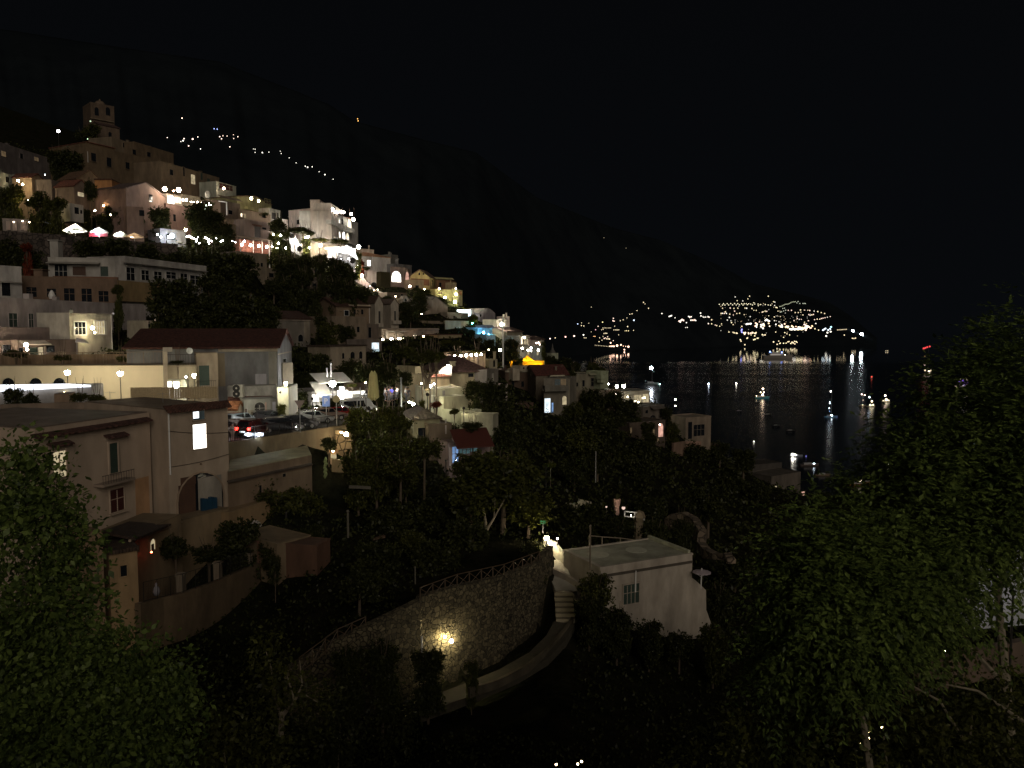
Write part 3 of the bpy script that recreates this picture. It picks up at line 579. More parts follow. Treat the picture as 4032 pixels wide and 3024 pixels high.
for x, y, r in [(1118, 518, 3), (1100, 515, 2.5), (1118, 553, 3), (1197, 555, 5), (1268, 550, 3), (1393, 540, 2.5), (1403, 565, 3), (1490, 612, 3), (1565, 667, 3), (1665, 703, 4), (1690, 715, 5), (1740, 710, 4), (1815, 763, 3), (1878, 795, 5), (1968, 845, 3)]:
    far_light(x, y, r*.75, WH, 3.5, 'small light in the row of lights descending right along the mountain', G)
view('0')
far_light(1408, 468, 2.6, (1, .5, .12), 4, 'upper of the two orange lights alone on the mountain ridge', G); far_light(1410, 476, 2.8, (1, .5, .12), 4, 'lower of the two orange lights alone on the mountain ridge', G)
far_light(2378, 936, 1.8, WM, .8, 'faint upper light alone on the far ridge slope', G); far_light(2465, 977, 1.8, WM, .8, 'faint lower light alone on the far ridge slope', G)
view('N'); G = 'lights of the coast left of the far village'
cl = [(208, 738, 5, PK), (272, 728, 3, WM), (400, 715, 6, (1, .5, .4)), (508, 705, 6, PK), (624, 690, 5, WH)]
for i, (x, y, r, c) in enumerate(cl): far_light(x, y, r*.8, c, 4, f'{ORD[i]} from the left of the row of pinkish lamps along the far shore road', G)
for x, y, r, c in [(552, 554, 5, (.6, .7, 1)), (600, 542, 3, WM), (598, 575, 4, WM), (628, 580, 4, WM), (722, 345, 2.5, WM), (632, 728, 3, WM), (645, 728, 3, WM), (660, 728, 2.5, WM), (720, 652, 2.5, WM), (690, 545, 2.5, WM), (862, 532, 5, (1, .85, .4)), (806, 584, 4, PK), (775, 626, 4, (1, .5, .6)), (760, 709, 3, OR), (750, 709, 3, OR), (770, 709, 3, OR),
        (865, 604, 3, WM), (882, 604, 2.6, WM), (898, 604, 2.6, WM), (915, 605, 2.6, WM), (932, 605, 2.6, WM), (948, 604, 2.6, WM), (962, 604, 2.6, WM), (848, 628, 3, WM), (868, 622, 3.4, WM), (1000, 630, 3, WM), (1018, 628, 3.4, WM), (1032, 628, 3.4, WM), (1048, 629, 3.4, WM), (1063, 628, 3.4, WM),
        (880, 673, 4, WM), (898, 670, 4, WM), (914, 672, 4, WM), (882, 735, 5, PK), (898, 728, 4, PK), (912, 740, 4, WM), (930, 740, 5, WM), (948, 742, 5, WM), (925, 715, 4, PK), (868, 710, 3, WM), (826, 728, 3.6, WM), (854, 757, 3.6, WM), (818, 775, 4, WM), (995, 762, 4, PK), (996, 485, 5, PK), (990, 515, 6, PK), (1005, 520, 5, PK), (1012, 582, 3, WM), (1082, 515, 3.4, WM), (1118, 503, 3.6, WM), (1165, 480, 3, WM),
        (1200, 434, 4, WM), (1228, 428, 4, WM), (1290, 388, 3.5, WM), (1371, 286, 4.4, WM), (1390, 305, 3, WM), (1433, 360, 4.4, WM), (1173, 587, 5, WM), (1142, 640, 3, Y_LIT), (1160, 639, 4, Y_LIT), (1184, 640, 4, Y_LIT), (1246, 634, 3.4, WM), (1062, 690, 3, WM), (1252, 508, 7, (.75, .85, 1))]:
    far_light(x, y, r*.7, c, 2.2, 'small light among the scattered lights of the coast left of the far village', G)
for x, y, r in [(962, 790, 6), (950, 832, 4), (968, 832, 5), (985, 832, 5), (1003, 833, 6), (1042, 824, 9), (1183, 838, 8), (1133, 874, 6), (1090, 815, 6), (1120, 830, 3), (1150, 834, 3)]: far_light(x, y, r*.75, (1, .6, .42), 5, 'orange light in the bright shore cluster low on the far coast', G)
for i in range(9): far_light(770+i*20, 819+i*1.9, 2.2, WM, 1.2, 'faint light in the line leading to the orange shore cluster', G)
for x, y, r in [(1600, 425, 5), (1690, 462, 5), (1704, 456, 6), (1718, 452, 6), (1763, 478, 4), (1815, 520, 7), (1828, 530, 6), (1850, 500, 7), (1866, 510, 8), (1838, 512, 8), (1905, 538, 5), (1945, 470, 8), (1932, 462, 5), (1965, 465, 5), (1962, 508, 6), (1985, 508, 7), (2008, 506, 7), (2020, 512, 5), (2080, 420, 6), (2085, 455, 6), (2110, 462, 3), (2125, 470, 4), (2145, 465, 3), (2175, 465, 6), (2190, 470, 4), (2178, 550, 5), (1895, 600, 3), (1915, 598, 4)]:
    far_light(x, y, r*.72, PK if r > 6 else WH, 2.5, 'light in the loose cluster just left of the far village', 'lights of the far village')
view('O'); G = 'lights of the far village'
rg = random.Random(3)
top = [(260, 248), (300, 256), (312, 240), (330, 256), (358, 240), (375, 256), (402, 238), (425, 254), (450, 238), (470, 256), (490, 240), (510, 252), (538, 240), (555, 256), (570, 240), (595, 240), (610, 252), (625, 240), (650, 245), (672, 256), (690, 228), (700, 245), (742, 245), (745, 265), (775, 250), (832, 250), (868, 256), (898, 258)]
for x, y in top: far_light(x, y, 3.2, (1, .9, .6), 1.8, 'light in the level string of lamps along the top road of the far village', G)
for i in range(15): far_light(1010+i*14, 275-i*4.6+4*math.sin(i), 2.6, (.85, .9, .6), .9, 'greenish light in the string climbing right at the top of the far village', G)
for x, y in [(1240, 212), (1225, 230), (1262, 238), (1300, 238), (1315, 236), (1330, 238), (1070, 295), (1050, 300), (1085, 320), (1060, 330), (1035, 340), (1020, 345)]: far_light(x, y, 3, (.85, .92, .7), 1, 'pale green light near the forked string at the top of the far village', G)
mid = [(457, 155), (615, 180), (636, 146), (870, 146), (552, 205), (482, 202), (935, 215), (950, 220), (948, 262), (965, 285), (978, 290), (990, 332), (300, 296), (395, 294), (442, 298), (490, 296), (580, 294), (600, 296), (665, 300), (690, 322), (720, 322), (795, 345), (805, 340), (830, 332), (850, 335), (283, 360), (300, 360), (322, 360), (335, 342), (348, 360), (450, 332), (478, 362), (512, 358), (570, 376), (643, 401), (875, 390), (945, 405), (1020, 400), (1118, 322), (1158, 322), (1205, 350), (1243, 350), (1275, 345), (1270, 318), (1322, 320), (1362, 322), (1385, 325), (1440, 332), (1485, 338), (1528, 350), (1570, 362), (1375, 375), (1390, 385), (1410, 380), (1430, 375), (1300, 380), (1230, 424), (1255, 435), (1280, 435), (1190, 450), (1445, 438), (1478, 432), (1510, 432), (1530, 425), (1550, 420), (1575, 415), (1605, 408), (1640, 400), (1368, 452), (1320, 470), (1345, 490), (1460, 487), (1003, 466), (760, 465), (945, 450), (390, 370), (435, 380), (385, 410), (360, 443), (405, 452), (412, 475), (432, 500), (60, 408), (90, 408), (125, 405), (165, 440), (125, 488), (165, 490), (210, 505), (228, 512), (265, 520), (288, 490)]
for x, y in mid: far_light(x, y, rg.uniform(2.6, 4.2), rg.choice([WM, WH, PK, (1, .85, .5)]), 1.9, 'warm light scattered over the upper half of the far village', G)
for x, y in [(850, 438), (865, 450), (835, 448), (880, 455), (615, 492), (640, 490), (652, 488), (598, 495)]: far_light(x, y, 5, WH, 4, 'bright white light in a patch over the main street of the far village', G)
for i in range(56):
    x = rg.uniform(690, 1420); y = 505+(x-690)*.045+rg.gauss(0, 15); far_light(x, y, rg.uniform(3.5, 6), rg.choice([(1, .72, .4), (1, .8, .55), (1, .6, .42), WH]), 3.2, 'orange light in the dense bright band along the main street of the far village', G)
for x in range(1140, 1300, 14): far_light(x, 555+(x % 3)*3, 6, (1, .85, .5) if x > 1215 else WH, 3.5, 'white light in the long lit front low in the far village', G)
for x, y in [(1320, 500), (1340, 515), (1360, 520), (1345, 545), (1335, 570), (1375, 530)]: far_light(x, y, 6, PK, 3, 'pink light in the knot at the right end of the far village band', G)
for i in range(22): x = rg.uniform(560, 730); far_light(x, 605+rg.gauss(0, 7), rg.uniform(3, 5), rg.choice([PK, WM]), 2.4, 'warm light in the short lower street at the left of the far village', G)
for x, y in [(540, 595), (536, 575), (540, 560)]: far_light(x, y, 5, (.35, .35, 1), 2.5, 'violet light of the lit tower left in the far village', G)
low = [(540, 522), (430, 595), (445, 602), (470, 605), (482, 608), (522, 688), (530, 705), (578, 750), (605, 670), (610, 665), (688, 688), (705, 682), (730, 670), (742, 668), (795, 625), (815, 630), (830, 628), (962, 592), (1075, 600), (1102, 615), (1135, 628), (1060, 658), (935, 715), (1000, 705), (980, 745), (1010, 735), (1018, 730), (1060, 732), (1092, 730), (1115, 715), (1130, 710), (1150, 735), (1165, 720), (1180, 728), (1195, 708), (1200, 740), (1215, 712), (1228, 720), (1450, 552), (1495, 568), (700, 640), (655, 628), (380, 592)]
for x, y in low: far_light(x, y, rg.uniform(3, 4.6), rg.choice([WM, (1, .85, .5)]), 2, 'small light in the scattered rows below the far village near the water', G)
for i in range(110): x = rg.gauss(900, 300); y = 430+rg.gauss(0, 95); far_light(min(1600, max(280, x)), min(640, max(240, y)), rg.uniform(1.2, 2.4), rg.choice([WM, WH, (1, .75, .45)]), rg.uniform(.6, 1.6)//.2*.2, 'faint speck of light among the houses of the far village', G)
for x, y, c in [(1565, 560, CO), (1580, 550, CO), (1615, 568, CO), (1650, 530, (.5, .9, 1)), (1645, 588, WH), (1605, 600, WH), (1590, 642, WH), (1550, 570, CO), (1638, 555, CO)]: far_light(x, y, 5.5, c, 3, 'bluish white light in the cluster right of the far village', G)
for i in range(8): far_light(1730+i*16, 566-i*1, 3.2, WM, 1.2, 'dim light in the short line before the headland floodlights', G)
for x, y in [(1815, 630), (1915, 670), (1935, 672), (1955, 668)]: far_light(x, y, 3.8, WM, 1.8, 'small light under the headland floodlights', G)
far_light(1920, 580, 9, (.85, .95, 1), 30, 'left of the two bright white floodlights on the headland tip', G, 'floodlight'); far_light(2030, 625, 11, (.85, .95, 1), 36, 'right and brighter of the two white floodlights on the headland tip', G, 'floodlight')

FL.sort(key=lambda f: (f[6] != 'floodlight', -f[7])); rest = {}
for i, (p, r, col, s, label, group, name, _) in enumerate(FL):
    s = s*FS if name != 'floodlight' else s*1.3; r *= .9; key = (col, round(s, 2))
    if i >= 285: rest.setdefault(key, []).append((p, r)); continue
    if key not in ICO:
        me = MB().ball((0, 0, 0), 1, 6, 4).mesh('distant_lamp', smooth=True); me.materials.append(glow(col, s)); ICO[key] = me
    o = bpy.data.objects.new(name, ICO[key]); COL.objects.link(o); o.location = p; o.scale = (r, r, r); tag(o, label, 'distant light', group)
b = MB(); mi = []; mm = []
for k, (key, L_) in enumerate(rest.items()):
    mm.append(glow(*key))
    for p, r in L_: n0 = len(b.f); b.ball(p, r, 6, 4); mi += [k]*(len(b.f)-n0)
me = b.mesh('distant_lights')
for m_ in mm: me.materials.append(m_)
me.polygons.foreach_set('material_index', mi); o = link('distant_lights', me); tag(o, 'the faintest scattered lights of the far coast and hamlets', 'distant lights', kind='stuff')
# ================================================================ THE VILLAGE
H = House
# ---- upper left quarter
view('A')
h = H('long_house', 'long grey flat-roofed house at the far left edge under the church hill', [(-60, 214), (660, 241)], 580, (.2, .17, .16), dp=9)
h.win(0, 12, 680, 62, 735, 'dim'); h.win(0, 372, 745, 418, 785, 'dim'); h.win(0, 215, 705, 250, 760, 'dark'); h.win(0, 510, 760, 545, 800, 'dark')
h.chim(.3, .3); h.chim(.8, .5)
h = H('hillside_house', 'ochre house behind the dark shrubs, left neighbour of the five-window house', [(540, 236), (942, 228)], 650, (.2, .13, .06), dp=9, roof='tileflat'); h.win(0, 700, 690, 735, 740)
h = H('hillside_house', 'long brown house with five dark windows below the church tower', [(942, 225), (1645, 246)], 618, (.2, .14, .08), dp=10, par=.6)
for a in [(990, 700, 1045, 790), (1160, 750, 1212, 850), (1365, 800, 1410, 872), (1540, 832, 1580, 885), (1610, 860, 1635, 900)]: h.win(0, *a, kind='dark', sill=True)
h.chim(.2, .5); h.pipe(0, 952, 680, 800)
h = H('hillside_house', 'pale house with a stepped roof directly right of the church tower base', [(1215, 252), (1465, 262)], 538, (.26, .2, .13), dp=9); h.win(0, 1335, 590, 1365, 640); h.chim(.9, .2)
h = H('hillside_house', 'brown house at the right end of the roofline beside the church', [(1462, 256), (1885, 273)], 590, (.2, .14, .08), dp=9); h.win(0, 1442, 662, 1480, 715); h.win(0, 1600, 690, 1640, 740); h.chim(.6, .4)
h = H('church_tower', 'weathered stone bell tower with a small dome on the hilltop, upper left', [(985, 300), (1240, 306)], 165, (.16, .11, .07), cat='church tower', dp=9, roof='flat', par=.8)
h.win(0, 1150, 200, 1200, 290, 'dark', arch=True); h.win(0, 1030, 200, 1075, 290, 'dark', arch=True); h.hood(0, 985, 1240, 330, 345, .7, plaster((.2, .15, .1)), name='cornice', slope=.1)
c = (h.c[0]+h.c[1]+h.c[2]+h.c[3])/4; d = MB().lathe((c.x+1.4, c.y-1.5, h.zt+.85), [(1.9, -.7), (1.9, .4), (1.7, .9), (1.2, 1.4), (.4, 1.7), (.3, 2), (.1, 2.4)], 12); h.part('dome', d, plaster((.17, .12, .08)), smooth=True)
h = H('church', 'low stone church wing in front of the bell tower on the hilltop', [(1080, 294), (1300, 300)], 388, (.17, .12, .08), cat='church', dp=7, roof='gx', rh=1.5, roofcol=(.09, .05, .04)); h.win(0, 1180, 470, 1215, 540, 'dark', arch=True)
h = H('gabled_house', 'small tan house with a low gable below the five-window house', [(832, 204), (1130, 211)], 980, (.28, .19, .11), dp=8, roof='gy', rh=2.9, roofcol=(.16, .09, .05)); h.win(0, 960, 1000, 985, 1030)
h = H('orange_house', 'house with a floodlit orange wall and a long dim side wall', [(1030, 190), (1215, 190), (1560, 210)], 990, (.5, .24, .09), roof='tileflat', roofcol=(.12, .06, .04))
h.win(1, 1400, 1100, 1440, 1170, 'dark'); h.win(1, 1235, 1100, 1350, 1225, 'dark', frame=WHITE, fw=.25, mull=0)
lamp(1130, 1272, 187, 'floodlight standing at the foot of the orange house wall', .25, (1, .62, .3), 75, 'bulb', name='floodlight')
h = H('gabled_house', 'mauve plaster house with a wide gable left of the bright terrace', [(1370, 186), (1800, 199)], 1085, (.23, .15, .12), dp=9, roof='gy', rh=2.5, roofcol=(.14, .1, .09)); h.win(0, 1500, 1300, 1560, 1380, 'dark'); h.win(0, 1620, 1150, 1660, 1230, 'dark')
h = H('annex', 'low pink annex in front of the mauve gabled house', [(1380, 180), (1560, 182)], 1300, (.24, .16, .12), dp=4); h.win(0, 1515, 1320, 1570, 1385, 'dark')
h = H('garden_house', 'small white house with a dark door among the shrubs above the restaurant', [(762, 178), (905, 181)], 1268, (.4, .38, .33), dp=4, base=1440); h.win(0, 808, 1290, 858, 1362, 'dark'); h.win(0, 870, 1320, 895, 1360, 'dark')
h = H('villa', 'pale green rounded villa at the left edge with two lamps on its wall', [(-80, 184), (335, 196)], 915, (.42, .42, .34), dp=9, par=.7); h.chim(.33, .2, .8, 1.6); h.chim(.75, .2, .7, 1.1); h.win(0, 60, 960, 100, 1020, 'dark'); h.win(0, 330, 1010, 345, 1060)
lamp(196, 1000, 184, 'upper warm lamp on the pale green villa at the left edge', .34, WM, 90); lamp(246, 1038, 184.5, 'lower warm lamp beside the first on the pale green villa', .3, (1, .75, .4), 50)
lamp(300, 1222, 176, 'warm lamp glowing through the shrubs under the pale green villa', .4, (1, .78, .35), 95, 'post')
h = H('cottage', 'little tan cottage right of the pale green villa', [(345, 187), (470, 191)], 965, (.32, .23, .14), dp=5, roof='gy', rh=1.2); h.win(0, 398, 1050, 432, 1095, 'dim')
h = H('cottage', 'grey cottage half hidden by trees between the villa and the tan gable', [(560, 188), (700, 193)], 1010, (.19, .15, .12), dp=6); h.win(0, 640, 1050, 670, 1100)
h = H('cottage', 'brown cottage with one lit window under the tan gabled house', [(805, 186), (965, 190)], 1060, (.22, .16, .12), dp=6, roof='gy', rh=1.8); h.win(0, 845, 1128, 912, 1172, 'lity')
lamp(1035, 1325, 173, 'pinkish lamp among the trees above the white umbrellas', .24, PK, 70); lamp(490, 935, 192, 'tiny bluish lamp left of the grey cottage', .12, CO, 20); lamp(635, 460, 270, 'white street lamp alone on the dark hill left of the church', .7, (1, .9, 1), 14, 'post')
lamp(955, 545, 285, 'dim greenish lamp at the foot of the church', .3, (.7, 1, .6), 2); lamp(985, 352, 292, 'faint green light in front of the bell tower', .4, (.7, .9, .6), 1.2, 'bulb'); lamp(1205, 1370, 171, 'small white lamp right of the garden house', .2, WM, 18); lamp(510, 1282, 174, 'small greenish lamp in the shrubs left of the garden house', .15, WM, 22)
# restaurant terrace with umbrellas and curtains
ribbon('retaining_wall', 'dark stone wall carrying the umbrella restaurant terrace', 'wall', [(-100, 165, 1535), (700, 166, 1590), (1250, 168, 1640), (1560, 170, 1665), (1936, 173, 1690)], stone((.07, .055, .045), 1.2), .5)
def umbrella(x, y0, y1, xl, xr, Y, label, s=18, col=(.8, .78, .74), n=4, group='restaurant umbrellas on the terrace', bulb=WH):
    c = Pt((xl+xr)/2, y1, Y); ap = Pt(x, y0, Y); r = (xr-xl)*VW[2]*Y/F/2; g = c.z-2.3; t = Thing('umbrella', label, 'umbrella', (c.x, c.y, g), group)
    b = MB(); n2 = 8; rim = []
    for i in range(n2):
        a = 2*math.pi*i/n2+.39; rim.append(Vector((c.x+r*math.cos(a)*1.05, c.y+r*math.sin(a)*1.05, c.z+.12*math.sin(2*a))))
    rim2 = [q-Zv*.25 for q in rim]; A = Vector((c.x, c.y, ap.z)); b.add(rim+rim2+[A], [(i, (i+1) % n2, 2*n2) for i in range(n2)]+[(i, n2+i, n2+(i+1) % n2, (i+1) % n2) for i in range(n2)])
    t.part('canopy', b, cloth(col, .55)); t.part('pole', MB().tube((c.x, c.y, g), (c.x, c.y, ap.z-.05), .04, n=6), WHITE)
    t.part('bulb', MB().ball((c.x-.4, c.y-.4, c.z-.1), .16, 8, 6), glow(bulb, s*5), smooth=True); return t
umbrella(818, 1462, 1545, 708, 930, 168, 'large brightly lit white umbrella, leftmost of the three on the terrace', 150)
umbrella(1080, 1506, 1560, 996, 1165, 169, 'middle lit white umbrella on the terrace with red cloth below', 110, bulb=(.85, .95, 1))
umbrella(1312, 1548, 1592, 1246, 1380, 170, 'rightmost rounded lit white umbrella on the terrace', 90)
umbrella(1455, 1565, 1608, 1378, 1550, 171, 'low peach coloured umbrella right of the three white ones', 22, (.75, .55, .4), bulb=WM)
p = Pt(1120, 1582, 169); single('tablecloth', 'red cloth hanging under the middle white umbrella', 'cloth', MB().box(p-Vector((3, 0, .5)), (4, 0, 0), (0, .1, 0), (0, 0, .9)), simple('red_cloth', (.4, .03, .05)))
h = H('restaurant_pergola', 'low curtained restaurant pergola with pale drapes at the left edge', [(25, 172), (645, 176)], 1418, (.3, .26, .22), cat='pergola', dp=4, par=.2)
xs = [60, 130, 215, 250, 320, 370, 420]
for i, x in enumerate(xs):
    s0, s1, zb, zt = h.rect(0, x, 1440, x+46, 1535+8*(i % 2), .4); a, ex, nn = h.fr(0); b = MB(); k = 7
    for j in range(k): u = s0+(s1-s0)*j/k; b.cbox(a+ex*(u+.2)+nn*(.4+.08*(j % 2))+Zv*(zb+zt)/2, (s1-s0)/k, .05, zt-zb)
    h.part('curtain', b, cloth((.7, .6, .52), .4))
s0, s1, zb, zt = h.rect(0, 455, 1440, 645, 1500, .5)
h.part('awning', MB().prism([a+ex*s0+Zv*(zt+.3), a+ex*s1+Zv*(zt-.8), a+ex*s1+nn*2+Zv*(zb), a+ex*s0+nn*2+Zv*(zb+.9)], Zv*.06), cloth((.34, .38, .45), .3))
lamps([(150, 1450), (245, 1440), (318, 1452)], 170.6, '# small warm lamp between the pale drapes at the left edge', 'lamps of the curtained pergola', .12, PK, 40, 'bulb')
# ---- terrace houses between the church and the hotel
view('B')
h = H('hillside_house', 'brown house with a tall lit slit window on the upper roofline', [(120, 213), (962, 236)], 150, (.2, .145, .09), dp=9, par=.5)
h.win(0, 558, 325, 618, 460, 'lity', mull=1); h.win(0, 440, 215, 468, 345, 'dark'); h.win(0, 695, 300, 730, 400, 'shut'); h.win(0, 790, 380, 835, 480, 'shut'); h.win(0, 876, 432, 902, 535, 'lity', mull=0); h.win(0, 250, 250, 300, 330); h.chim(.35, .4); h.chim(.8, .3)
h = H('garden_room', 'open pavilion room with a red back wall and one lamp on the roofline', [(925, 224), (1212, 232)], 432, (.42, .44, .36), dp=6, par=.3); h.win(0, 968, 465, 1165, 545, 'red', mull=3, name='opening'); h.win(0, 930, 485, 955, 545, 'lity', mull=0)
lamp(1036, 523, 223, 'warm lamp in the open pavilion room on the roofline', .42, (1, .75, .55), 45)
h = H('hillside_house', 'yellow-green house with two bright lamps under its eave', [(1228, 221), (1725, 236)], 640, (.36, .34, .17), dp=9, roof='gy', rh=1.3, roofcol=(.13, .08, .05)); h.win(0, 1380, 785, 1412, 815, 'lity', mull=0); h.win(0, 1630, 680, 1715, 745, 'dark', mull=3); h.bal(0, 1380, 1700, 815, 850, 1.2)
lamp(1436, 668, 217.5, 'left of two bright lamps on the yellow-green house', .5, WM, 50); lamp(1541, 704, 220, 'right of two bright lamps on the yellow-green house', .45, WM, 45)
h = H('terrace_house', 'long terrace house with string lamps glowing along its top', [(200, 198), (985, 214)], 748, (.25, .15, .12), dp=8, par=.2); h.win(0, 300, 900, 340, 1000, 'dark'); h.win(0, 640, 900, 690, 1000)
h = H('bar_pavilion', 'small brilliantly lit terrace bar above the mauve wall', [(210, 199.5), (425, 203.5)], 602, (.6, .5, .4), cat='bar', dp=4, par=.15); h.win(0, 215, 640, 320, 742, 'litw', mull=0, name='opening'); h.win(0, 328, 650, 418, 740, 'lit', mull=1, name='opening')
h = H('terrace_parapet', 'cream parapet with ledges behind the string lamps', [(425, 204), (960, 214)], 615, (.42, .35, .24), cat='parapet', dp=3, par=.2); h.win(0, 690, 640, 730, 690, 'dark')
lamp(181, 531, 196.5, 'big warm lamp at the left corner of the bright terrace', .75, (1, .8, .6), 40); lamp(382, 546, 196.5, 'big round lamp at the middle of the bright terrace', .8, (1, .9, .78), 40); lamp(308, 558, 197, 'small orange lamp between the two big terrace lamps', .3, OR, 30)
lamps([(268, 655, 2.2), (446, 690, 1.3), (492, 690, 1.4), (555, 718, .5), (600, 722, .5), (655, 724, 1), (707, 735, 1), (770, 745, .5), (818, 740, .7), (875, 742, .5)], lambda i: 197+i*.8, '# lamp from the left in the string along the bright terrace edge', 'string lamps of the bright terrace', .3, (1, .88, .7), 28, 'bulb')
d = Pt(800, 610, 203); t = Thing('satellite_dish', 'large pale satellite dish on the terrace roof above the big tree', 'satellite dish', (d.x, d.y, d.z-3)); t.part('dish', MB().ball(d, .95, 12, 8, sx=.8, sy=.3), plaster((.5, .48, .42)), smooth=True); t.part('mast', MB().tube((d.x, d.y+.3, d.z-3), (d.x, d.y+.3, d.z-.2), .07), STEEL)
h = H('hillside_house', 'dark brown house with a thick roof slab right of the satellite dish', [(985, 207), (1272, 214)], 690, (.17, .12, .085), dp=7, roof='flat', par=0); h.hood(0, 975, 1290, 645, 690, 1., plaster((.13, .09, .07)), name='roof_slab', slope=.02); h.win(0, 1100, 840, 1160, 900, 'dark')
b = MB(); q0 = Pt(1067, 730, 204); b.box(q0, (.25, 0, 0), (0, .25, 0), Vector((0, 0, -3.2))); q1 = Pt(960, 712, 204); b.box(q1, (q0-q1)+Vector((.25, 0, 0)), (0, .25, 0), (0, 0, .2)); single('pergola', 'thin white pergola frame before the dark brown house', 'pergola', b, WHITE)
h = H('hillside_house', 'tan house with a small lit door behind the balcony hedge', [(1265, 213), (1715, 224)], 832, (.26, .19, .12), dp=7, par=.3); h.win(0, 1278, 885, 1305, 935, 'lit', mull=0, name='door'); h.win(0, 1330, 900, 1350, 950, 'lity', mull=0); h.win(0, 1590, 880, 1640, 950, 'dark')
h = H('hillside_house', 'plain grey house with one tall dark door above the red-lit veranda', [(1332, 203), (1705, 211)], 985, (.24, .18, .15), dp=7, par=.4); h.win(0, 1478, 1082, 1568, 1232, 'door'); h.win(0, 1590, 1090, 1650, 1120, 'dark'); h.hood(0, 1460, 1590, 1055, 1068, .6, name='awning')
h = H('hillside_house', 'small tan house with a dark window left of the grey house', [(1005, 200), (1335, 207)], 1045, (.26, .19, .13), dp=7); h.win(0, 1282, 1085, 1335, 1140, 'dark'); h.win(0, 1040, 960, 1090, 995, 'lity'); h.bal(0, 1010, 1180, 955, 1010, 1.)
h = H('veranda', 'restaurant veranda glowing red under a cream awning', [(1262, 198), (1700, 206)], 1262, (.32, .14, .1), cat='veranda', dp=5, par=.0)
h.hood(0, 1255, 1700, 1240, 1262, 2., plaster((.5, .38, .27)), name='awning', slope=.15)
for x in (1270, 1458, 1585, 1688):
    s0, z = h.hit(0, x, 1280, 1.8); a, ex, nn = h.fr(0); h.part('post', MB().box(a+ex*s0+nn*1.8+Zv*(h.zb+.2), ex*.15, nn*.15, Zv*(z-h.zb-.2)), WHITE)
lamps([(1302, 1340), (1425, 1350), (1546, 1356), (1660, 1370)], lambda i: 196.8+i*1.6, '# lamp from the left in the row of the red-lit veranda', 'lamps of the red-lit veranda', .5, (1, .72, .55), 30)
lamp(1332, 1290, 197, 'tall cool white lamp at the left of the red-lit veranda', .3, CO, 40)
h = H('white_house', 'stepped white house with a dark doorway at the end of the roofline', [(1695, 227), (1855, 232)], 820, (.45, .42, .36), dp=5, par=.3); h.win(0, 1728, 875, 1792, 970, 'door'); h.win(0, 1808, 880, 1825, 960, 'dark')
h = H('low_wall_house', 'low white wall house between the stepped white house and the hotel', [(1825, 231), (1968, 234)], 966, (.6, .52, .46), dp=3, par=.2)
h = H('shop', 'grey roadside shop with a floodlit shutter left of the big tree', [(112, 186), (480, 191)], 1130, (.28, .27, .29), dp=6); h.win(0, 200, 1180, 330, 1260, 'dimg'); h.chim(.4, .3)
lamp(285, 1213, 184.5, 'brilliant cool white floodlight on the roadside shop', .75, (.82, .92, 1), 60); lamp(72, 1195, 184, 'small cool lamp left of the brilliant floodlight', .22, CO, 40); lamp(122, 1228, 184, 'twin small cool lamp beside the shop corner', .3, CO, 25); lamp(232, 1232, 184.4, 'small cool lamp touching the brilliant floodlight', .25, CO, 40)
lamp(484, 1122, 187.5, 'warm lamp shining on the left side of the big tree', .45, (1, .8, .4), 75, 'post')
rg = random.Random(5); L0 = [(500, 1225), (530, 1215), (548, 1225), (570, 1240), (600, 1250), (640, 1265), (662, 1232), (680, 1315), (768, 1240), (790, 1245), (820, 1270), (825, 1325), (860, 1288), (925, 1245), (995, 1295), (1022, 1280), (1160, 1288), (1205, 1305), (640, 1290), (812, 1300)]
lamps([(x, y, rg.uniform(.7, 1.4)) for x, y in L0[:14]], 182.5, '# small lamp from the left among the tables under the big tree', 'table lamps under the big tree', .2, (1, .86, .85), 16, 'bulb', name='table_lamp')
lamps([(x, y, rg.uniform(.7, 1.3)) for x, y in L0[14:]], 183.5, '# pale lamp in the second row of table lamps right of the big tree', 'table lamps under the big tree', .2, (.9, .92, 1), 16, 'bulb', name='table_lamp')
lamps([(765, 828), (762, 855), (780, 770), (822, 760), (850, 765)], 186, '# faint bulb hanging in the crown of the big tree', 'bulbs in the big tree', .16, (.9, 1, .8), 6, 'bulb')
lamps([(1755, 1195, 1), (1860, 1205, 1.4), (1828, 1320, 1.2), (1740, 1372, 1), (1812, 1390, .9), (1935, 1390, 1.2)], 205, '# garden lamp among the trees left of the hotel', 'garden lamps left of the hotel', .3, WH, 26)
# ---- the big white hotel
view('C')
lamp(830, 848, 224.5, 'hidden fill light added to brighten the hotel front', .5, (1, .9, .8), 110, 'bulb', name='floodlight'); lamp(480, 960, 214, 'hidden fill light added to brighten the hotel left wing', .9, (1, .88, .8), 400, 'post', name='floodlight'); lamp(1250, 1130, 215, 'hidden fill light added to brighten the hotel balconies', .9, (1, .92, .84), 60, 'post', name='floodlight'); lamp(1560, 1480, 212, 'hidden fill light added to brighten the hipped white house', .8, (1, .93, .82), 110, 'post', name='floodlight')  # four unseen fill lights added to brighten the hotel and the hipped house
h = H('hotel_wing', 'left wing of the floodlit white hotel with a curved cornice', [(320, 242), (668, 237)], 415, (.75, .64, .58), cat='hotel', dp=12, par=.3)
h.win(0, 440, 535, 485, 600, 'dark'); h.win(0, 490, 535, 525, 600, 'dark'); h.win(0, 640, 560, 660, 610, 'dark'); h.hood(0, 318, 668, 470, 482, .7, plaster((.7, .6, .55)), name='cornice', slope=.02); h.bal(0, 430, 530, 605, 630, .9)
lamp(500, 640, 236.5, 'uplight under the cornice of the hotel left wing', .5, PK, 40); lamp(640, 632, 238, 'small uplight at the right end of the hotel left wing', .35, PK, 30)
h = H('hotel_tower', 'square stair tower rising over the white hotel roof', [(630, 235), (770, 235)], 255, (.7, .6, .52), cat='hotel', dp=7, par=.2)
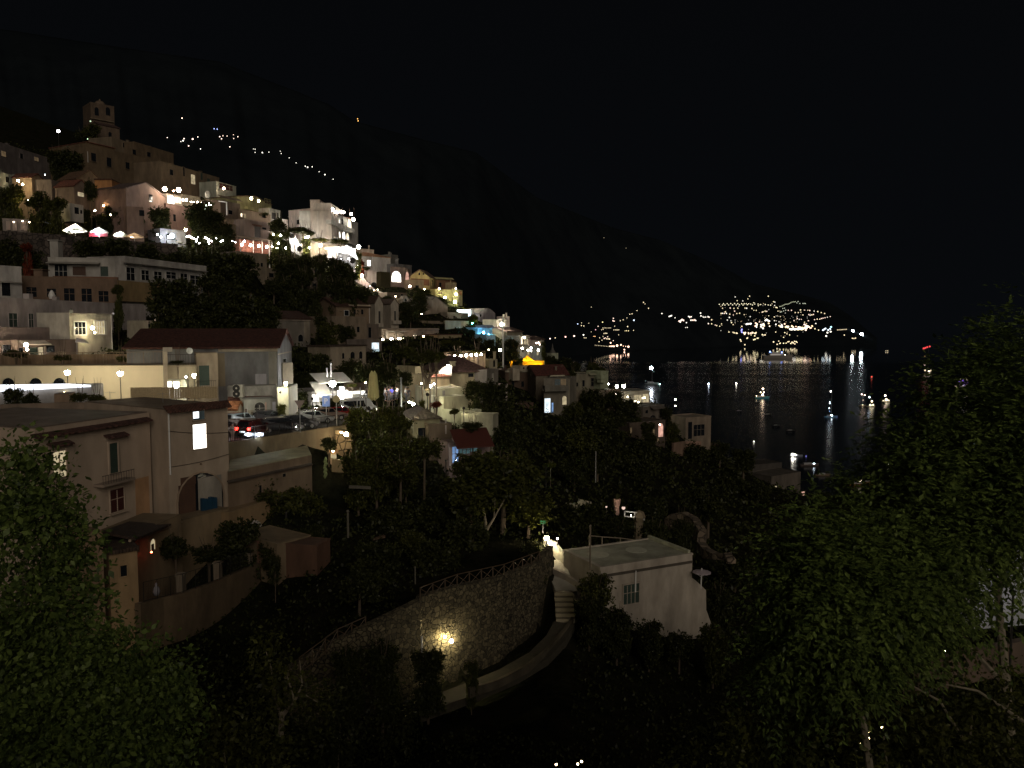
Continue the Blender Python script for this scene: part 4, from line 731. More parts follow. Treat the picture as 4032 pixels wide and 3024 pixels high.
h = H('hotel', 'tall windowless white front block of the floodlit hotel', [(672, 232), (936, 232)], 305, (.66, .58, .5), cat='hotel', dp=14, par=.25); h.pipe(0, 742, 410, 800); h.hood(0, 672, 936, 395, 403, .4, plaster((.5, .44, .37)), name='cornice', slope=.02)
h = H('hotel_balcony_wing', 'arcaded balcony wing of the white hotel facing the sea', [(936, 235), (1322, 262)], 415, (.6, .58, .52), cat='hotel', dp=10, par=.35)
for a, k in [((940, 462, 985, 600), 'litw'), ((1010, 482, 1055, 622), 'litw'), ((1082, 518, 1110, 622), 'dark'), ((1170, 518, 1226, 650), 'lit')]: h.win(0, *a, kind=k, arch=True, mull=1, name='arched_door')
for a, k in [((1010, 692, 1068, 808), 'litw'), ((1095, 712, 1138, 818), 'litw'), ((1152, 730, 1190, 825), 'lit')]: h.win(0, *a, kind=k, arch=True, mull=1, name='arched_door')
h.bal(0, 938, 1275, 606, 650, 1.6); h.bal(0, 1005, 1290, 822, 850, 1.6); h.hood(0, 940, 1270, 470, 485, 1.4, tiles((.22, .1, .06)), name='tiled_canopy', slope=.2)
for x in (980, 1100, 1200, 1265): s0, z = h.hit(0, x, 440, .9); a, ex, nn = h.fr(0); h.part('pergola_post', MB().box(a+ex*s0+nn*.9+Zv*(z-1.5), ex*.12, nn*.12, Zv*3.2), BROWNW)
lamps([(955, 386, 1.5), (995, 421, 1.1), (1022, 434, .9), (1086, 416, 1.1), (1118, 428, 1.2), (1226, 453, 1.4), (1257, 531, 1.8)], lambda i: 233+i*2.6, '# lamp from the left along the hotel roof terrace', 'lamps of the hotel roof terrace', .45, (1, .92, .8), 20, 'bulb')
h = H('hotel_annex', 'low yellowish annex with a hedge on its roof in front of the hotel', [(638, 224), (1185, 233)], 868, (.55, .46, .36), cat='hotel', dp=6, par=.0)
lamp(781, 906, 222, 'warm orange lamp on the low hotel annex', .75, (1, .75, .45), 26); lamp(859, 954, 222.5, 'small lamp right of the warm orange lamp on the annex', .3, WM, 40)
h = H('shopfront', 'dazzling white shopfront under the hotel balconies', [(1028, 223), (1285, 229)], 925, (.7, .7, .7), cat='shop', dp=4, par=.1)
for a in [(1030, 930, 1078, 1010), (1085, 925, 1135, 1025), (1142, 915, 1190, 1030), (1200, 935, 1235, 1020), (1245, 955, 1275, 1005)]: h.win(0, *a, kind='litw', mull=0, name='shop_window')
b = MB(); 
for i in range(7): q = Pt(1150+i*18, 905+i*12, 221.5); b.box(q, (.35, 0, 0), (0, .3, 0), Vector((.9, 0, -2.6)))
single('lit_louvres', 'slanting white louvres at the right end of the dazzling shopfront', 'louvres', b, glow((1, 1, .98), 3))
lamp(1335, 930, 229, 'very bright floodlight at the right corner of the hotel', .85, (1, .93, .86), 45, 'post', name='floodlight')
lamps([(1082, 1105, 1), (1188, 1100, 1), (1215, 1125, 1.4), (1240, 1115, 1.2), (1262, 1105, 1.2)], 221, '# small pale light under the dazzling shopfront', 'pale lights under the shopfront', .28, (.95, .88, 1), 12, 'bulb')
ribbon('stair_wall', 'brilliantly lit slanting stair wall left of the hotel', 'wall', [(325, 231, 720), (385, 230, 745), (425, 229, 820), (465, 228, 900)], plaster((.7, .68, .64)), .5, drop=6.5)
lamp(372, 775, 227.5, 'hidden floodlight above the slanting stair wall', .8, (1, .96, .88), 75, 'post', name='floodlight'); lamp(410, 860, 227, 'second floodlight lower on the slanting stair wall', .7, (1, .96, .88), 35, 'post', name='floodlight')
lamps([(605, 782, 1), (570, 800, 1.5), (545, 812, 1), (614, 940, 1.4)], 222, '# greenish garden light under the hotel umbrella pine', 'garden lights under the hotel pine', .4, (.95, 1, .75), 22, 'bulb')
# ---- houses stepping down right of the hotel
h = H('white_house', 'big plain white house with a hipped orange roof and one lit window', [(1332, 235), (1797, 243)], 1050, (.44, .41, .36), dp=10, roof='hip', rh=1.6, roofcol=(.36, .17, .08)); h.win(0, 1457, 1125, 1508, 1205, 'litw', mull=0); h.pipe(0, 1535, 1060, 1215)
h = H('roof_block', 'low cream block on top behind the orange hipped roof', [(1345, 243), (1556, 247)], 965, (.55, .45, .35), dp=5, par=.3); h.chim(.85, .3, .4, 1.6, cap=False)
h = H('dark_house', 'narrow dark house right behind the white house corner', [(1800, 246), (1905, 249)], 1060, (.14, .13, .11), dp=6); h.chim(.4, .3, .6, 1.2); h.chim(.2, .1, .6, .8)
h = H('roof_terrace', 'dark balustraded roof terrace above the arched conservatory', [(1860, 240), (2105, 246)], 1200, (.15, .14, .13), cat='terrace', dp=5, par=.6); h.chim(.18, .1, 1., 2.)
h = H('conservatory', 'corner conservatory with two tall glowing arched windows', [(1795, 230), (1998, 234), (2090, 243)], 1238, (.24, .17, .14), cat='conservatory', par=.5)
h.win(0, 1812, 1282, 1948, 1440, 'litw', arch=True, mull=3, fw=.2); h.win(1, 2012, 1288, 2066, 1448, 'pink', arch=True, mull=2, fw=.2)
h = H('white_annex', 'plain pinkish white block on the steps below the hipped white house', [(1458, 225), (1650, 228)], 1300, (.5, .45, .4), dp=7, par=.6)
ribbon('stair_wall', 'pale wall of the stairway descending in front of the pinkish block', 'wall', [(1255, 224, 1240), (1350, 223, 1310), (1450, 222, 1440), (1560, 221, 1540), (1700, 220, 1600), (1760, 220, 1640)], plaster((.42, .36, .33)), .5, drop=3.4)
h = H('hedge_planter', 'dark clipped hedge box left of the conservatory', [(1652, 226), (1790, 229)], 1290, (.03, .03, .02), cat='hedge', dp=3, par=0, wallmat=leafmat('hedge_leaves', (.02, .022, .012)))
lamp(1382, 1345, 220.8, 'bright pinkish lamp at the top of the descending stairway', .6, PK, 70, 'post'); lamp(2078, 1502, 226, 'square white lamp under the pink arched window', .5, PK, 20)
lamps([(1320, 1197), (1297, 1232)], 222, '# small lamp in the bushes above the stairway', 'lamps above the stairway', .25, WH, 12, 'bulb'); lamps([(1560, 1560, 1), (1610, 1550, 1), (1770, 1600, .8), (1500, 1500, .7)], 219, '# faint lamp along the foot of the stairway wall', 'lamps along the stairway', .3, WM, 5, 'bulb')
view('D')
h = H('gabled_house', 'pale yellow gabled house with two small attic windows on the ridge', [(978, 238), (1262, 243), (1345, 251)], 505, (.5, .38, .17), roof='gy', rh=2.1, roofcol=(.12, .07, .05), over=.8); h.win(0, 1097, 455, 1120, 492, 'dark', arch=True, mull=0); h.win(0, 1155, 460, 1176, 487, 'dark', arch=True, mull=0)
h.panel(0, 990, 545, 1255, 640, (.2, .08, .04), 'red_wall_band'); h.win(1, 1285, 560, 1310, 650, 'dark')
lamp(1180, 700, 236, 'small yellow lamp in front of the yellow gabled house', .3, Y_LIT, 60)
h = H('terrace_block', 'tan terrace block under the yellow gabled house', [(975, 231), (1175, 234)], 578, (.26, .18, .11), cat='terrace', dp=4, par=.5); h.win(0, 1050, 640, 1100, 690)
h = H('brown_house', 'brown house with a yellow cornice at the end of the ridge', [(1345, 246), (1572, 250), (1642, 258)], 555, (.16, .08, .04), roof='flat', par=0); h.hood(0, 1340, 1600, 525, 552, .9, plaster((.45, .4, .2)), name='cornice', slope=.02); h.panel(0, 1555, 560, 1572, 700, (.4, .34, .2), 'corner_pilaster'); h.win(0, 1395, 600, 1430, 660)
h = H('white_block', 'small cream block stepping down at the ridge end', [(1572, 247), (1648, 249)], 620, (.42, .34, .2), dp=4)
h = H('yellow_terrace', 'floodlit yellow terrace wall on the tip of the ridge', [(1345, 238), (1600, 242)], 712, (.55, .5, .24), cat='terrace', dp=4, par=.4); h.win(0, 1385, 740, 1440, 765, 'red', mull=0)
h = H('yellow_tower', 'narrow brilliantly floodlit yellow tower at the ridge tip', [(1595, 239), (1672, 241), (1735, 246)], 712, (.6, .56, .3), cat='tower', par=.3, base=930); h.panel(1, 1680, 720, 1725, 780, (.7, .35, .15), 'orange_panel')
lamp(1628, 880, 233.6, 'floodlight at the foot of the narrow yellow tower', .6, (1, .93, .55), 150, 'post', name='floodlight'); lamp(1645, 770, 235, 'upper floodlight on the narrow yellow tower', .5, (1, .93, .55), 90, name='floodlight'); lamp(1482, 818, 229, 'round lamp left of the narrow yellow tower', .5, (1, .95, .7), 45, 'post'); lamp(1640, 683, 238, 'small globe on top of the yellow terrace corner', .35, (1, .95, .8), 6, 'bulb')
lamp(1400, 690, 235.5, 'small square lamp on the yellow terrace wall', .4, WM, 16)
h = H('twin_gable_house', 'narrow white house front with a sharp gable, left of the twin pair', [(465, 196), (582, 197.5)], 905, (.4, .36, .29), dp=7, roof='gy', rh=2., roofcol=(.1, .06, .04), over=.15, group='pair of narrow gabled white fronts'); h.win(0, 515, 1015, 545, 1188, 'door', mull=0); h.bal(0, 505, 590, 1192, 1235, .8)
h = H('twin_gable_house', 'narrow white house front with a blunt gable, right of the twin pair', [(696, 197), (808, 198.5)], 915, (.4, .35, .28), dp=7, roof='gy', rh=1.4, roofcol=(.1, .06, .04), over=.15, group='pair of narrow gabled white fronts'); h.win(0, 742, 1012, 770, 1190, 'door', mull=0); h.bal(0, 730, 850, 1150, 1190, .9)
h = H('link_house', 'recessed wall with a dark tiled roof between the twin gables', [(580, 201), (698, 202)], 925, (.26, .23, .19), dp=6, roof='gx', rh=1.4)
h = H('big_roof_house', 'long brown house with a dark tiled roof left of the twin gables', [(-100, 190), (465, 199)], 935, (.2, .14, .09), dp=9, roof='gx', rh=2, roofcol=(.07, .03, .02), over=.5); h.win(0, 20, 1005, 85, 1080, 'dark', frame=WHITE); h.win(0, 150, 990, 185, 1060); h.win(0, 260, 990, 295, 1060); h.pipe(0, 380, 920, 1190); h.hood(0, 90, 465, 920, 945, .5, plaster((.42, .34, .24)), name='eaves_band', slope=.02); h.chim(.35, .3)
h = H('garden_wall_house', 'dim tan building with a flat terrace left of the restaurant', [(-160, 170), (345, 178)], 1118, (.22, .17, .12), dp=8, par=.5); h.win(0, 60, 1230, 110, 1320); h.win(0, 200, 1240, 240, 1320)
h = H('terrace_house', 'small terrace house with a thin white rail below the twin gables', [(330, 178), (520, 182)], 1215, (.17, .13, .1), dp=6, par=.2); h.win(0, 365, 1250, 410, 1400, 'dark'); h.chim(.02, .1, .5, .9)
h = H('restaurant', 'terrace restaurant with a row of round lamps along its front', [(560, 190), (1392, 203)], 1280, (.3, .24, .19), cat='restaurant', dp=7, par=.3)
h.win(0, 1020, 1362, 1068, 1450, 'lit', mull=0); h.win(0, 1200, 1362, 1235, 1400, 'lity'); h.win(0, 1290, 1370, 1345, 1470, 'lity', mull=1, name='door'); h.panel(0, 620, 1310, 660, 1410, (.5, .44, .38)); h.hood(0, 560, 1392, 1262, 1280, .6, plaster((.42, .34, .27)), name='eaves_band', slope=.02)
h.bal(0, 560, 1392, 1450, 1500, 3.0, plaster((.26, .22, .17)), name='terrace')
for x in (600, 760, 1035, 1370): s0, z = h.hit(0, x, 1380, 2.8); a, ex, nn = h.fr(0); h.part('post', MB().box(a+ex*s0+nn*2.8+Zv*(z-2.6), ex*.3, nn*.3, Zv*3.6), plaster((.3, .25, .2)))
s0, s1, zb, zt = h.rect(0, 690, 1300, 945, 1318, 2.2); b = MB()
for i in range(8): b.box(a+ex*(s0+(s1-s0)*i/8)+nn*.4+Zv*(zt-.35*math.sin(math.pi*(i+.5)/8)), ex*(s1-s0)/8, nn*2.4, Zv*.07)
h.part('awning', b, cloth((.7, .7, .66), .4))
lamps([(580, 1426, 1), (697, 1418, .9), (719, 1418, .9), (805, 1414, 1), (830, 1414, 1), (856, 1414, 1), (884, 1414, 1), (942, 1411, .9), (960, 1411, .9), (1008, 1408, .9), (1028, 1410, .8), (1110, 1410, 1.5), (1422, 1400, 1.2), (1472, 1398, 1.1)], lambda i: 187.5+i*1., '# lamp from the left in the row along the terrace restaurant', 'lamps of the terrace restaurant', .36, (1, .9, .7), 22, 'bulb')
lamp(1170, 1385, 197, 'orange wall lamp behind the plants of the terrace restaurant', .3, OR, 60); lamp(1310, 1400, 199.5, 'dim orange lamp by the restaurant door', .22, OR, 60)
h = H('low_house', 'low cream house with a dark tiled edge right of the terrace restaurant', [(1398, 196), (1722, 202)], 1362, (.33, .27, .16), dp=6, roof='tileflat', roofcol=(.09, .04, .03))
h = H('barn_house', 'tall blank grey-tan house with a lopsided gable behind the restaurant', [(1175, 214), (1520, 221)], 945, (.28, .23, .17), dp=10, roof='gy', rh=2.7, roofcol=(.12, .1, .08), over=.1); c = h.c[0]+(h.c[1]-h.c[0])*.22; h.part('chimney_dome', MB().lathe((c.x, c.y-.2, h.zt+1.6), [(.75, -2), (.75, .2), (.6, .6), (.1, .9)], 10), h.wm, smooth=True)
h = H('low_wing', 'long low wing stepping down right of the blank gabled house', [(1515, 217), (1822, 226)], 1050, (.24, .2, .15), dp=8, par=.4); h.win(0, 1600, 1085, 1625, 1120)
h = H('corner_house', 'tan corner house with a small dark arched window under the low wing', [(1480, 206), (1722, 212), (1828, 221)], 1170, (.32, .26, .16), par=.4); h.win(0, 1620, 1245, 1645, 1302, 'dark', arch=True); h.win(1, 1760, 1240, 1785, 1290)
h = H('tan_house', 'dim tan house behind the restaurant plants', [(1150, 208), (1480, 212)], 1170, (.2, .16, .11), dp=6, par=.3); h.win(0, 1280, 1195, 1350, 1240, 'dark'); h.win(0, 1400, 1200, 1440, 1240)
q = Pt(1655, 985, 228); q2 = Pt(1880, 990, 230); t = Thing('light_sign', 'long glowing white light box on the rooftop right of the blank gabled house', 'illuminated sign', (q.x, q.y, q.z-4)); e = (q2-q).normalized(); e.z = 0
t.part('light_box', MB().box(Vector((q.x, q.y, q.z-3.1)), e*(q2-q).length*.9, (0, .8, 0), (0, 0, 2.9)), glow((.8, .95, 1), 5)); t.part('frame', MB().box(Vector((q.x+e.x*(q2-q).length*.9+.1, q.y, q.z-3.4)), e*1., (0, 1, 0), (0, 0, 3.4)).box(Vector((q.x, q.y+.3, q.z-7)), (.4, 0, 0), (0, .3, 0), (0, 0, 3.8)).box(Vector((q2.x-2, q.y+.3, q.z-7)), (.4, 0, 0), (0, .3, 0), (0, 0, 3.8)), STEEL)
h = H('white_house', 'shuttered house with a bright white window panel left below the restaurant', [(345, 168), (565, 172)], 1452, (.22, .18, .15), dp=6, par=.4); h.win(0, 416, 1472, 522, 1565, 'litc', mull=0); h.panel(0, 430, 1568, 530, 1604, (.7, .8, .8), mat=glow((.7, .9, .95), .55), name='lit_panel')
h = H('domed_house', 'grey house with a barrel-vaulted roof by the blue-lit house', [(1975, 231), (2212, 237)], 1040, (.26, .24, .25), dp=9, roof='vault', rh=1.5, roofcol=(.3, .28, .28)); h.win(0, 1985, 1060, 2010, 1100); h.hood(0, 1970, 2215, 1195, 1205, .6, tiles(), slope=.05)
h = H('blue_house', 'small house lit vivid turquoise blue', [(1955, 212), (2168, 217)], 1268, (.3, .5, .6), dp=6, par=.3); h.hood(0, 1930, 2190, 1215, 1262, .8, plaster((.25, .27, .33)), name='roof_slab', slope=.02); h.win(0, 2000, 1330, 2040, 1380, 'dark')
lamp(2042, 1326, 209.3, 'cool white lamp on the turquoise lit house', .3, (.25, .7, 1), 260); lamp(2120, 1360, 208.5, 'second cyan lamp low before the turquoise house', .35, (.15, .65, 1), 300, 'post')
h = H('blue_house_step', 'turquoise lit step block under the blue house', [(2075, 206), (2212, 209)], 1362, (.3, .5, .6), dp=4, par=.2)
lamp(1880, 1190, 222, 'green lamp lighting the creepers under the long light box', .3, (.1, 1, .5), 30, 'post')
h = H('shrine', 'tiny white garden shrine on the dark slope above the restaurant', [(875, 206), (950, 207)], 850, (.55, .5, .42), cat='shrine', dp=2, roof='gy', rh=1, roofcol=(.4, .36, .3), over=.05); h.win(0, 895, 830, 925, 870, 'dark', arch=True)
h = H('garden_wall', 'low cream garden wall left of the tiny shrine', [(745, 208), (850, 209)], 830, (.5, .42, .3), cat='wall', dp=1, par=0)
lamp(765, 800, 206, 'faint warm lamp above the low cream garden wall', .3, WM, 6, 'bulb'); lamp(1145, 1055, 205, 'tiny pink lamp in the trees left of the blank gabled house', .2, PK, 18, 'bulb')
h = H('dim_house', 'dim ruined-looking house on the dark slope, right of centre', [(640, 215), (930, 219)], 750, (.12, .09, .06), dp=5, par=.2); h.win(0, 745, 765, 780, 800); h.win(0, 840, 765, 870, 800)
view('C')
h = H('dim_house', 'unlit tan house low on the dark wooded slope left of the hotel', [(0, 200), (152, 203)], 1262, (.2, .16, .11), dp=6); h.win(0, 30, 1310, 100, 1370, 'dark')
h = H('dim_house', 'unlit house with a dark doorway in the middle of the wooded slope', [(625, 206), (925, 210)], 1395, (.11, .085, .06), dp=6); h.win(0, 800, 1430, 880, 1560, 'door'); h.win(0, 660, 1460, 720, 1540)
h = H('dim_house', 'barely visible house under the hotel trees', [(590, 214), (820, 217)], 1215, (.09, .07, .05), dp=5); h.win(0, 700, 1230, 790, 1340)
view('B')
h = H('dim_house', 'dim tan house with two small windows on the slope under the veranda', [(1215, 176), (1660, 183)], 1465, (.2, .16, .11), dp=6); h.win(0, 1515, 1605, 1550, 1659); h.win(0, 1568, 1605, 1602, 1659)
view('E')
h = H('bright_house', 'dazzling white lit house behind the blue house', [(212, 226), (348, 229)], 600, (.62, .56, .46), dp=6, par=.4); h.chim(.85, .1, .5, 1.8, cap=False); h.win(0, 240, 575, 300, 610, 'brown', mull=0)
lamp(285, 655, 221.5, 'floodlight on the dazzling white house', .8, (1, .93, .78), 110, name='floodlight')
h = H('chimney_house', 'small dark house with a forked white chimney beside the dazzling house', [(345, 230), (392, 231)], 560, (.4, .33, .28), dp=4); h.chim(.3, .1, .5, 1.3)
h = H('roofed_house', 'tan house with a low pitched roof right of the dazzling house', [(352, 222), (578, 230)], 762, (.27, .24, .17), dp=8, roof='gx', rh=1.2, roofcol=(.11, .07, .055)); h.win(0, 420, 830, 480, 900)
h = H('veranda_house', 'house with pale curtains and a bright lamp on its veranda', [(545, 217), (682, 221)], 822, (.3, .26, .2), dp=6, par=.2)
h.win(0, 556, 835, 578, 940, 'lit', mull=0); h.win(0, 600, 860, 625, 945, 'lity'); h.win(0, 635, 860, 672, 945, 'lity', mull=0)
lamp(606, 846, 215, 'bright lamp on the curtained veranda', .4, WH, 45)
h = H('roofed_house', 'lit low white house with potted plants, last on the ridge', [(685, 220), (892, 228)], 878, (.5, .44, .36), dp=6, roof='gx', rh=.9, roofcol=(.09, .05, .045)); h.win(0, 800, 900, 840, 940, 'lity')
lamps([(782, 925, 1), (830, 945, .8), (812, 915, .7)], 217, '# small pink lamp among the plants of the last ridge house', 'plant lamps on the last ridge house', .3, PK, 10)
h = H('small_house', 'little white cube house with a strong lamp under the ridge end', [(742, 211), (882, 215)], 985, (.36, .38, .34), dp=5, par=.2); h.win(0, 785, 1050, 810, 1100, 'lity', mull=0)
h = H('small_house', 'little house with pale doors left of the white cube house', [(545, 206), (722, 210)], 978, (.2, .19, .15), dp=5, par=.2); h.win(0, 650, 1010, 680, 1090, 'lity'); h.win(0, 570, 1010, 595, 1060)
lamps([(575, 1000, 1.1), (706, 996, 1.1), (662, 1028, 1), (703, 1035, .7), (811, 1030, 1.3)], 204, '# lamp from the left in the lane above the yellow tent', 'lamps in the lane above the yellow tent', .36, WH, 20)
lamp(255, 1026, 178, 'strong warm lamp left of the tall white pole', .46, (1, .85, .55), 45, 'post'); lamp(8, 1085, 172, 'dimmer warm lamp left of the strong lamp by the pole', .45, (1, .75, .4), 6, 'post'); lamp(90, 1022, 180, 'tiny lamp between the two warm lamps by the pole', .25, WM, 8)
pole(298, 176, 560, 1290, 'tall pale pole standing left of the yellow tent', .16, mat=WHITE)
h = H('garden_gate', 'pale garden gate pillars left of the tall pole', [(95, 172), (215, 174)], 1165, (.4, .36, .24), cat='gate', dp=2, par=.0); h.win(0, 150, 1170, 180, 1270, 'dark', arch=True, mull=0); h.chim(.9, .3, .6, 1.5)
q = [Pt(582, 1188, 186), Pt(900, 1188, 190)]; A, B = q; B.z = A.z; e = (B-A); nn = Vector((e.y, -e.x, 0)).normalized(); w = e.length; C = B-nn*w*.8; D = A-nn*w*.8; ap = (A+B+C+D)/4; ap.z = Pt(742, 1103, 192).z
t = Thing('marquee', 'glowing orange-yellow marquee tent with a pointed roof', 'tent', (A.x, A.y, A.z-3)); mb = MB(); k = 6
mats = cloth((.95, .52, .03), .6)
def sag(P, Q, T):
    rows = []
    for j in range(k+1):
        f = j/k; rows.append([P.lerp(Q, i/k)*(1-f)+T*f-Zv*(.9*math.sin(math.pi*f)*(1-f*.3)) for i in range(k+1)])
    return rows
for P_, Q_ in ((A, B), (B, C), (C, D), (D, A)):
    rows = sag(P_, Q_, ap); vs = [p for r_ in rows for p in r_]; mb.add(vs, [(j*(k+1)+i, j*(k+1)+i+1, (j+1)*(k+1)+i+1, (j+1)*(k+1)+i) for j in range(k) for i in range(k)])
    mb.add([P_, Q_, Q_-Zv*1.7, P_-Zv*1.7], [(3, 2, 1, 0)])
t.part('canopy', mb, mats); b = MB()
for p in (A, B, C, D): t.part('pole', MB().tube(p-Zv*3, p, .07), STEEL)
pass
lb = MB(); 
for u, v in ((.3, .35), (.7, .35), (.5, .65)): t.part('bulb', MB().ball(A+(B-A)*u+(D-A)*v-Zv*.9, .3, 8, 6), glow((1, .72, .2), 90))
lamp(530, 1265, 184, 'hidden added yellow lamp left of the marquee lighting the shrubs', .3, (1, .6, .05), 22, 'post')  # unseen lamp added to light the shrubs
h = H('church_tower', 'small white bell tower with a dark pointed spire in front of the sea', [(1002, 240), (1098, 242)], 1075, (.4, .42, .3), cat='church tower', dp=2.1, par=.1); h.win(0, 1022, 1112, 1052, 1155, 'dark', arch=True, mull=0)
c = (h.c[0]+h.c[1]+h.c[2]+h.c[3])/4; h.part('spire', MB().lathe((c.x, c.y, h.zt+.1), [(1.0, 0), (.85, .5), (.5, 1), (.3, 1.6), (.18, 2.3), (.04, 3.)], 8), simple('dark_slate', (.08, .075, .065)))
h = H('brown_house', 'large dark brown house with a white roof terrace, front of the yellow tent', [(330, 164), (762, 166)], 1335, (.09, .055, .035), dp=10, par=.0); h.hood(0, 330, 762, 1322, 1345, .3, plaster((.4, .36, .27)), name='cornice', slope=.02)
h.win(0, 560, 1480, 600, 1560, 'dark'); h.win(0, 420, 1480, 460, 1560, 'dark'); h.chim(.02, .05, .5, 1.)
h2 = H('roof_hut', 'small cream roof hut with round openings before the tent', [(548, 164), (692, 166)], 1262, (.5, .44, .33), cat='hut', dp=3, par=.0, base=1330); h2.win(0, 582, 1275, 608, 1300, 'dark', mull=0, name='opening'); h2.win(0, 640, 1275, 664, 1300, 'dark', mull=0, name='opening')
h2 = H('roof_hut', 'cream box on the roof left of the round-holed hut', [(440, 163), (540, 164)], 1300, (.46, .4, .3), cat='hut', dp=2, par=0, base=1335)
h = H('red_roof_house', 'house with a red tiled roof and a cream dormer chimney, right of centre', [(775, 160), (1240, 162)], 1392, (.17, .14, .1), dp=8, roof='gx', rh=1.8, roofcol=(.13, .04, .03), over=.3); h.chim(.7, .2, .45, 1.5); h.chim(.04, .45, .7, 1.6); h.chim(.96, .45, .7, 1.5)
h.bal(0, 985, 1195, 1388, 1418, 1.6, plaster((.5, .46, .33)))
view('I')
h = H('balcony_house', 'grey house with lit blue doors and a glowing oval window under the red roof', [(668, 150), (938, 151.5), (1022, 158)], 530, (.2, .18, .14), par=.1)
h.win(0, 785, 535, 845, 598, 'dimg', mull=3); h.win(0, 850, 535, 905, 598, 'dim', mull=3); h.bal(0, 680, 940, 602, 655, 1.4, plaster((.17, .16, .13)))
h.win(0, 674, 742, 738, 898, 'litc', mull=0, name='door'); h.win(0, 750, 790, 770, 898, 'blue', mull=0); h.win(0, 867, 716, 914, 810, 'lity', arch=True, mull=0); h.panel(0, 935, 530, 948, 850, (.3, .27, .2), 'corner_pilaster')
h = H('hillside_house', 'olive-tan house with two dark windows right of the red roof house', [(975, 171), (1285, 174)], 490, (.22, .2, .14), dp=8, par=.2); h.win(0, 1008, 570, 1038, 612, 'dark'); h.win(0, 1085, 545, 1110, 612, 'dark'); h.win(0, 1180, 520, 1265, 610, 'dark', mull=2); h.hood(0, 1160, 1290, 465, 488, .8, plaster((.3, .3, .2)), name='roof_slab', slope=.02)
h = H('round_balcony', 'stacked pale green rounded balconies at the end of the olive house', [(1285, 172), (1368, 174)], 462, (.36, .4, .26), cat='balcony', dp=4, par=.3, base=640); h.bal(0, 1290, 1365, 480, 520, 1.2); h.bal(0, 1288, 1340, 530, 560, 1.)
ribbon('garden_wall', 'low tan wall running below the olive-tan house', 'wall', [(1022, 158, 655), (1150, 160, 652), (1320, 163, 650), (1330, 168, 660)], plaster((.24, .2, .14)), .5, drop=5)
h = H('seaside_restaurant', 'lit cliff restaurant with glowing panes at the edge of the bay', [(1502, 198), (1822, 201)], 672, (.34, .3, .24), cat='restaurant', dp=7, par=.15, roofcol=(.12, .12, .1))
h.win(0, 1530, 700, 1592, 748, 'lity', mull=1); h.win(0, 1645, 705, 1728, 785, 'lity', mull=2); h.win(0, 1742, 695, 1808, 785, 'lity', mull=1)
lamps([(1370, 586, .7), (1463, 613, 1.3), (1537, 608, 1.5)], 192, '# white lamp from the left above the cliff restaurant', 'lamps above the cliff restaurant', .45, (.95, 1, .85), 30, 'post')
lamps([(1660, 770, 1), (1700, 785, 1), (1745, 740, .8), (1765, 735, .9), (1580, 725, .8)], 194, '# small candle-coloured lamp inside the cliff restaurant', 'lamps inside the cliff restaurant', .3, (1, .9, .6), 12, 'bulb')
lamp(1455, 690, 186, 'pinkish lamp under the terrace left of the cliff restaurant', .3, PK, 12); h = H('terrace_house', 'dim terrace house left below the cliff restaurant', [(1340, 185), (1500, 188)], 660, (.18, .14, .1), dp=5, par=.2); h.win(0, 1360, 700, 1400, 740)
h = H('cliff_house', 'grey house with a dark porch low on the cliff', [(1745, 178), (1975, 184)], 845, (.15, .125, .1), dp=7, par=.2); h.win(0, 1820, 925, 1882, 985, 'dark', arch=True); h.win(0, 1770, 870, 1800, 905); h.hood(0, 1840, 1975, 830, 850, 1.2, plaster((.14, .12, .1)), name='roof_slab')
h = H('cliff_house', 'dark house with one glowing pink arched door', [(1600, 166), (1990, 172)], 1020, (.1, .075, .055), dp=7, par=.2); h.win(0, 1912, 1015, 1965, 1160, 'pink', arch=True, mull=0, name='arched_door'); h.win(0, 1852, 1055, 1872, 1142, 'dim', mull=0); h.win(0, 1605, 1060, 1625, 1120, 'dim', mull=0); h.win(0, 1900, 1180, 1920, 1215, 'dim', mull=0)
lamp(1930, 1030, 163.5, 'warm lamp beside the glowing pink arched door', .22, PK, 20)
ribbon('garden_wall', 'faint tan wall before the dark lower garden, right of centre', 'wall', [(2080, 168, 1230), (2180, 170, 1215), (2212, 171, 1215)], plaster((.2, .13, .09)), .5, drop=3.5)
lamp(2100, 755, 215, 'tiny white light with a short glow at the water edge', .3, WH, 12, 'bulb'); lamp(2100, 825, 212, 'second tiny light lower at the water edge', .25, WH, 8, 'bulb')
view('P')
h = H('cliff_house', 'brown seaside house with an open dark loggia beside the bay', [(0, 192), (245, 196)], 735, (.24, .19, .14), dp=7, par=.3); h.win(0, 20, 765, 60, 930, 'dark'); h.win(0, 75, 790, 180, 900, 'dark', mull=2)
ribbon('garden_wall', 'pale strip of garden wall under the brown seaside house', 'wall', [(-40, 184, 955), (150, 186, 952)], plaster((.35, .22, .16)), .5, drop=2.2); ribbon('garden_wall', 'short pale curved wall end right of the brown seaside house', 'wall', [(250, 184, 972), (290, 183, 975), (322, 181, 1005)], plaster((.32, .23, .17)), .5, drop=1.8)
h = H('shore_house', 'dim house by the lower shore with a pink-lit corner', [(830, 182), (1112, 188)], 1300, (.12, .1, .08), dp=7, par=.2); h.win(0, 860, 1385, 880, 1412, 'lity', mull=0); h.win(0, 975, 1380, 1045, 1430, 'dark'); h.win(0, 1112, 1440, 1150, 1500, 'pink', mull=0); h.win(0, 1015, 1470, 1040, 1500, 'dim')
h = H('shore_house', 'very dim house above the pink-lit corner house', [(630, 190), (930, 194)], 1190, (.07, .06, .05), dp=6, par=.2); h.win(0, 800, 1230, 840, 1270)
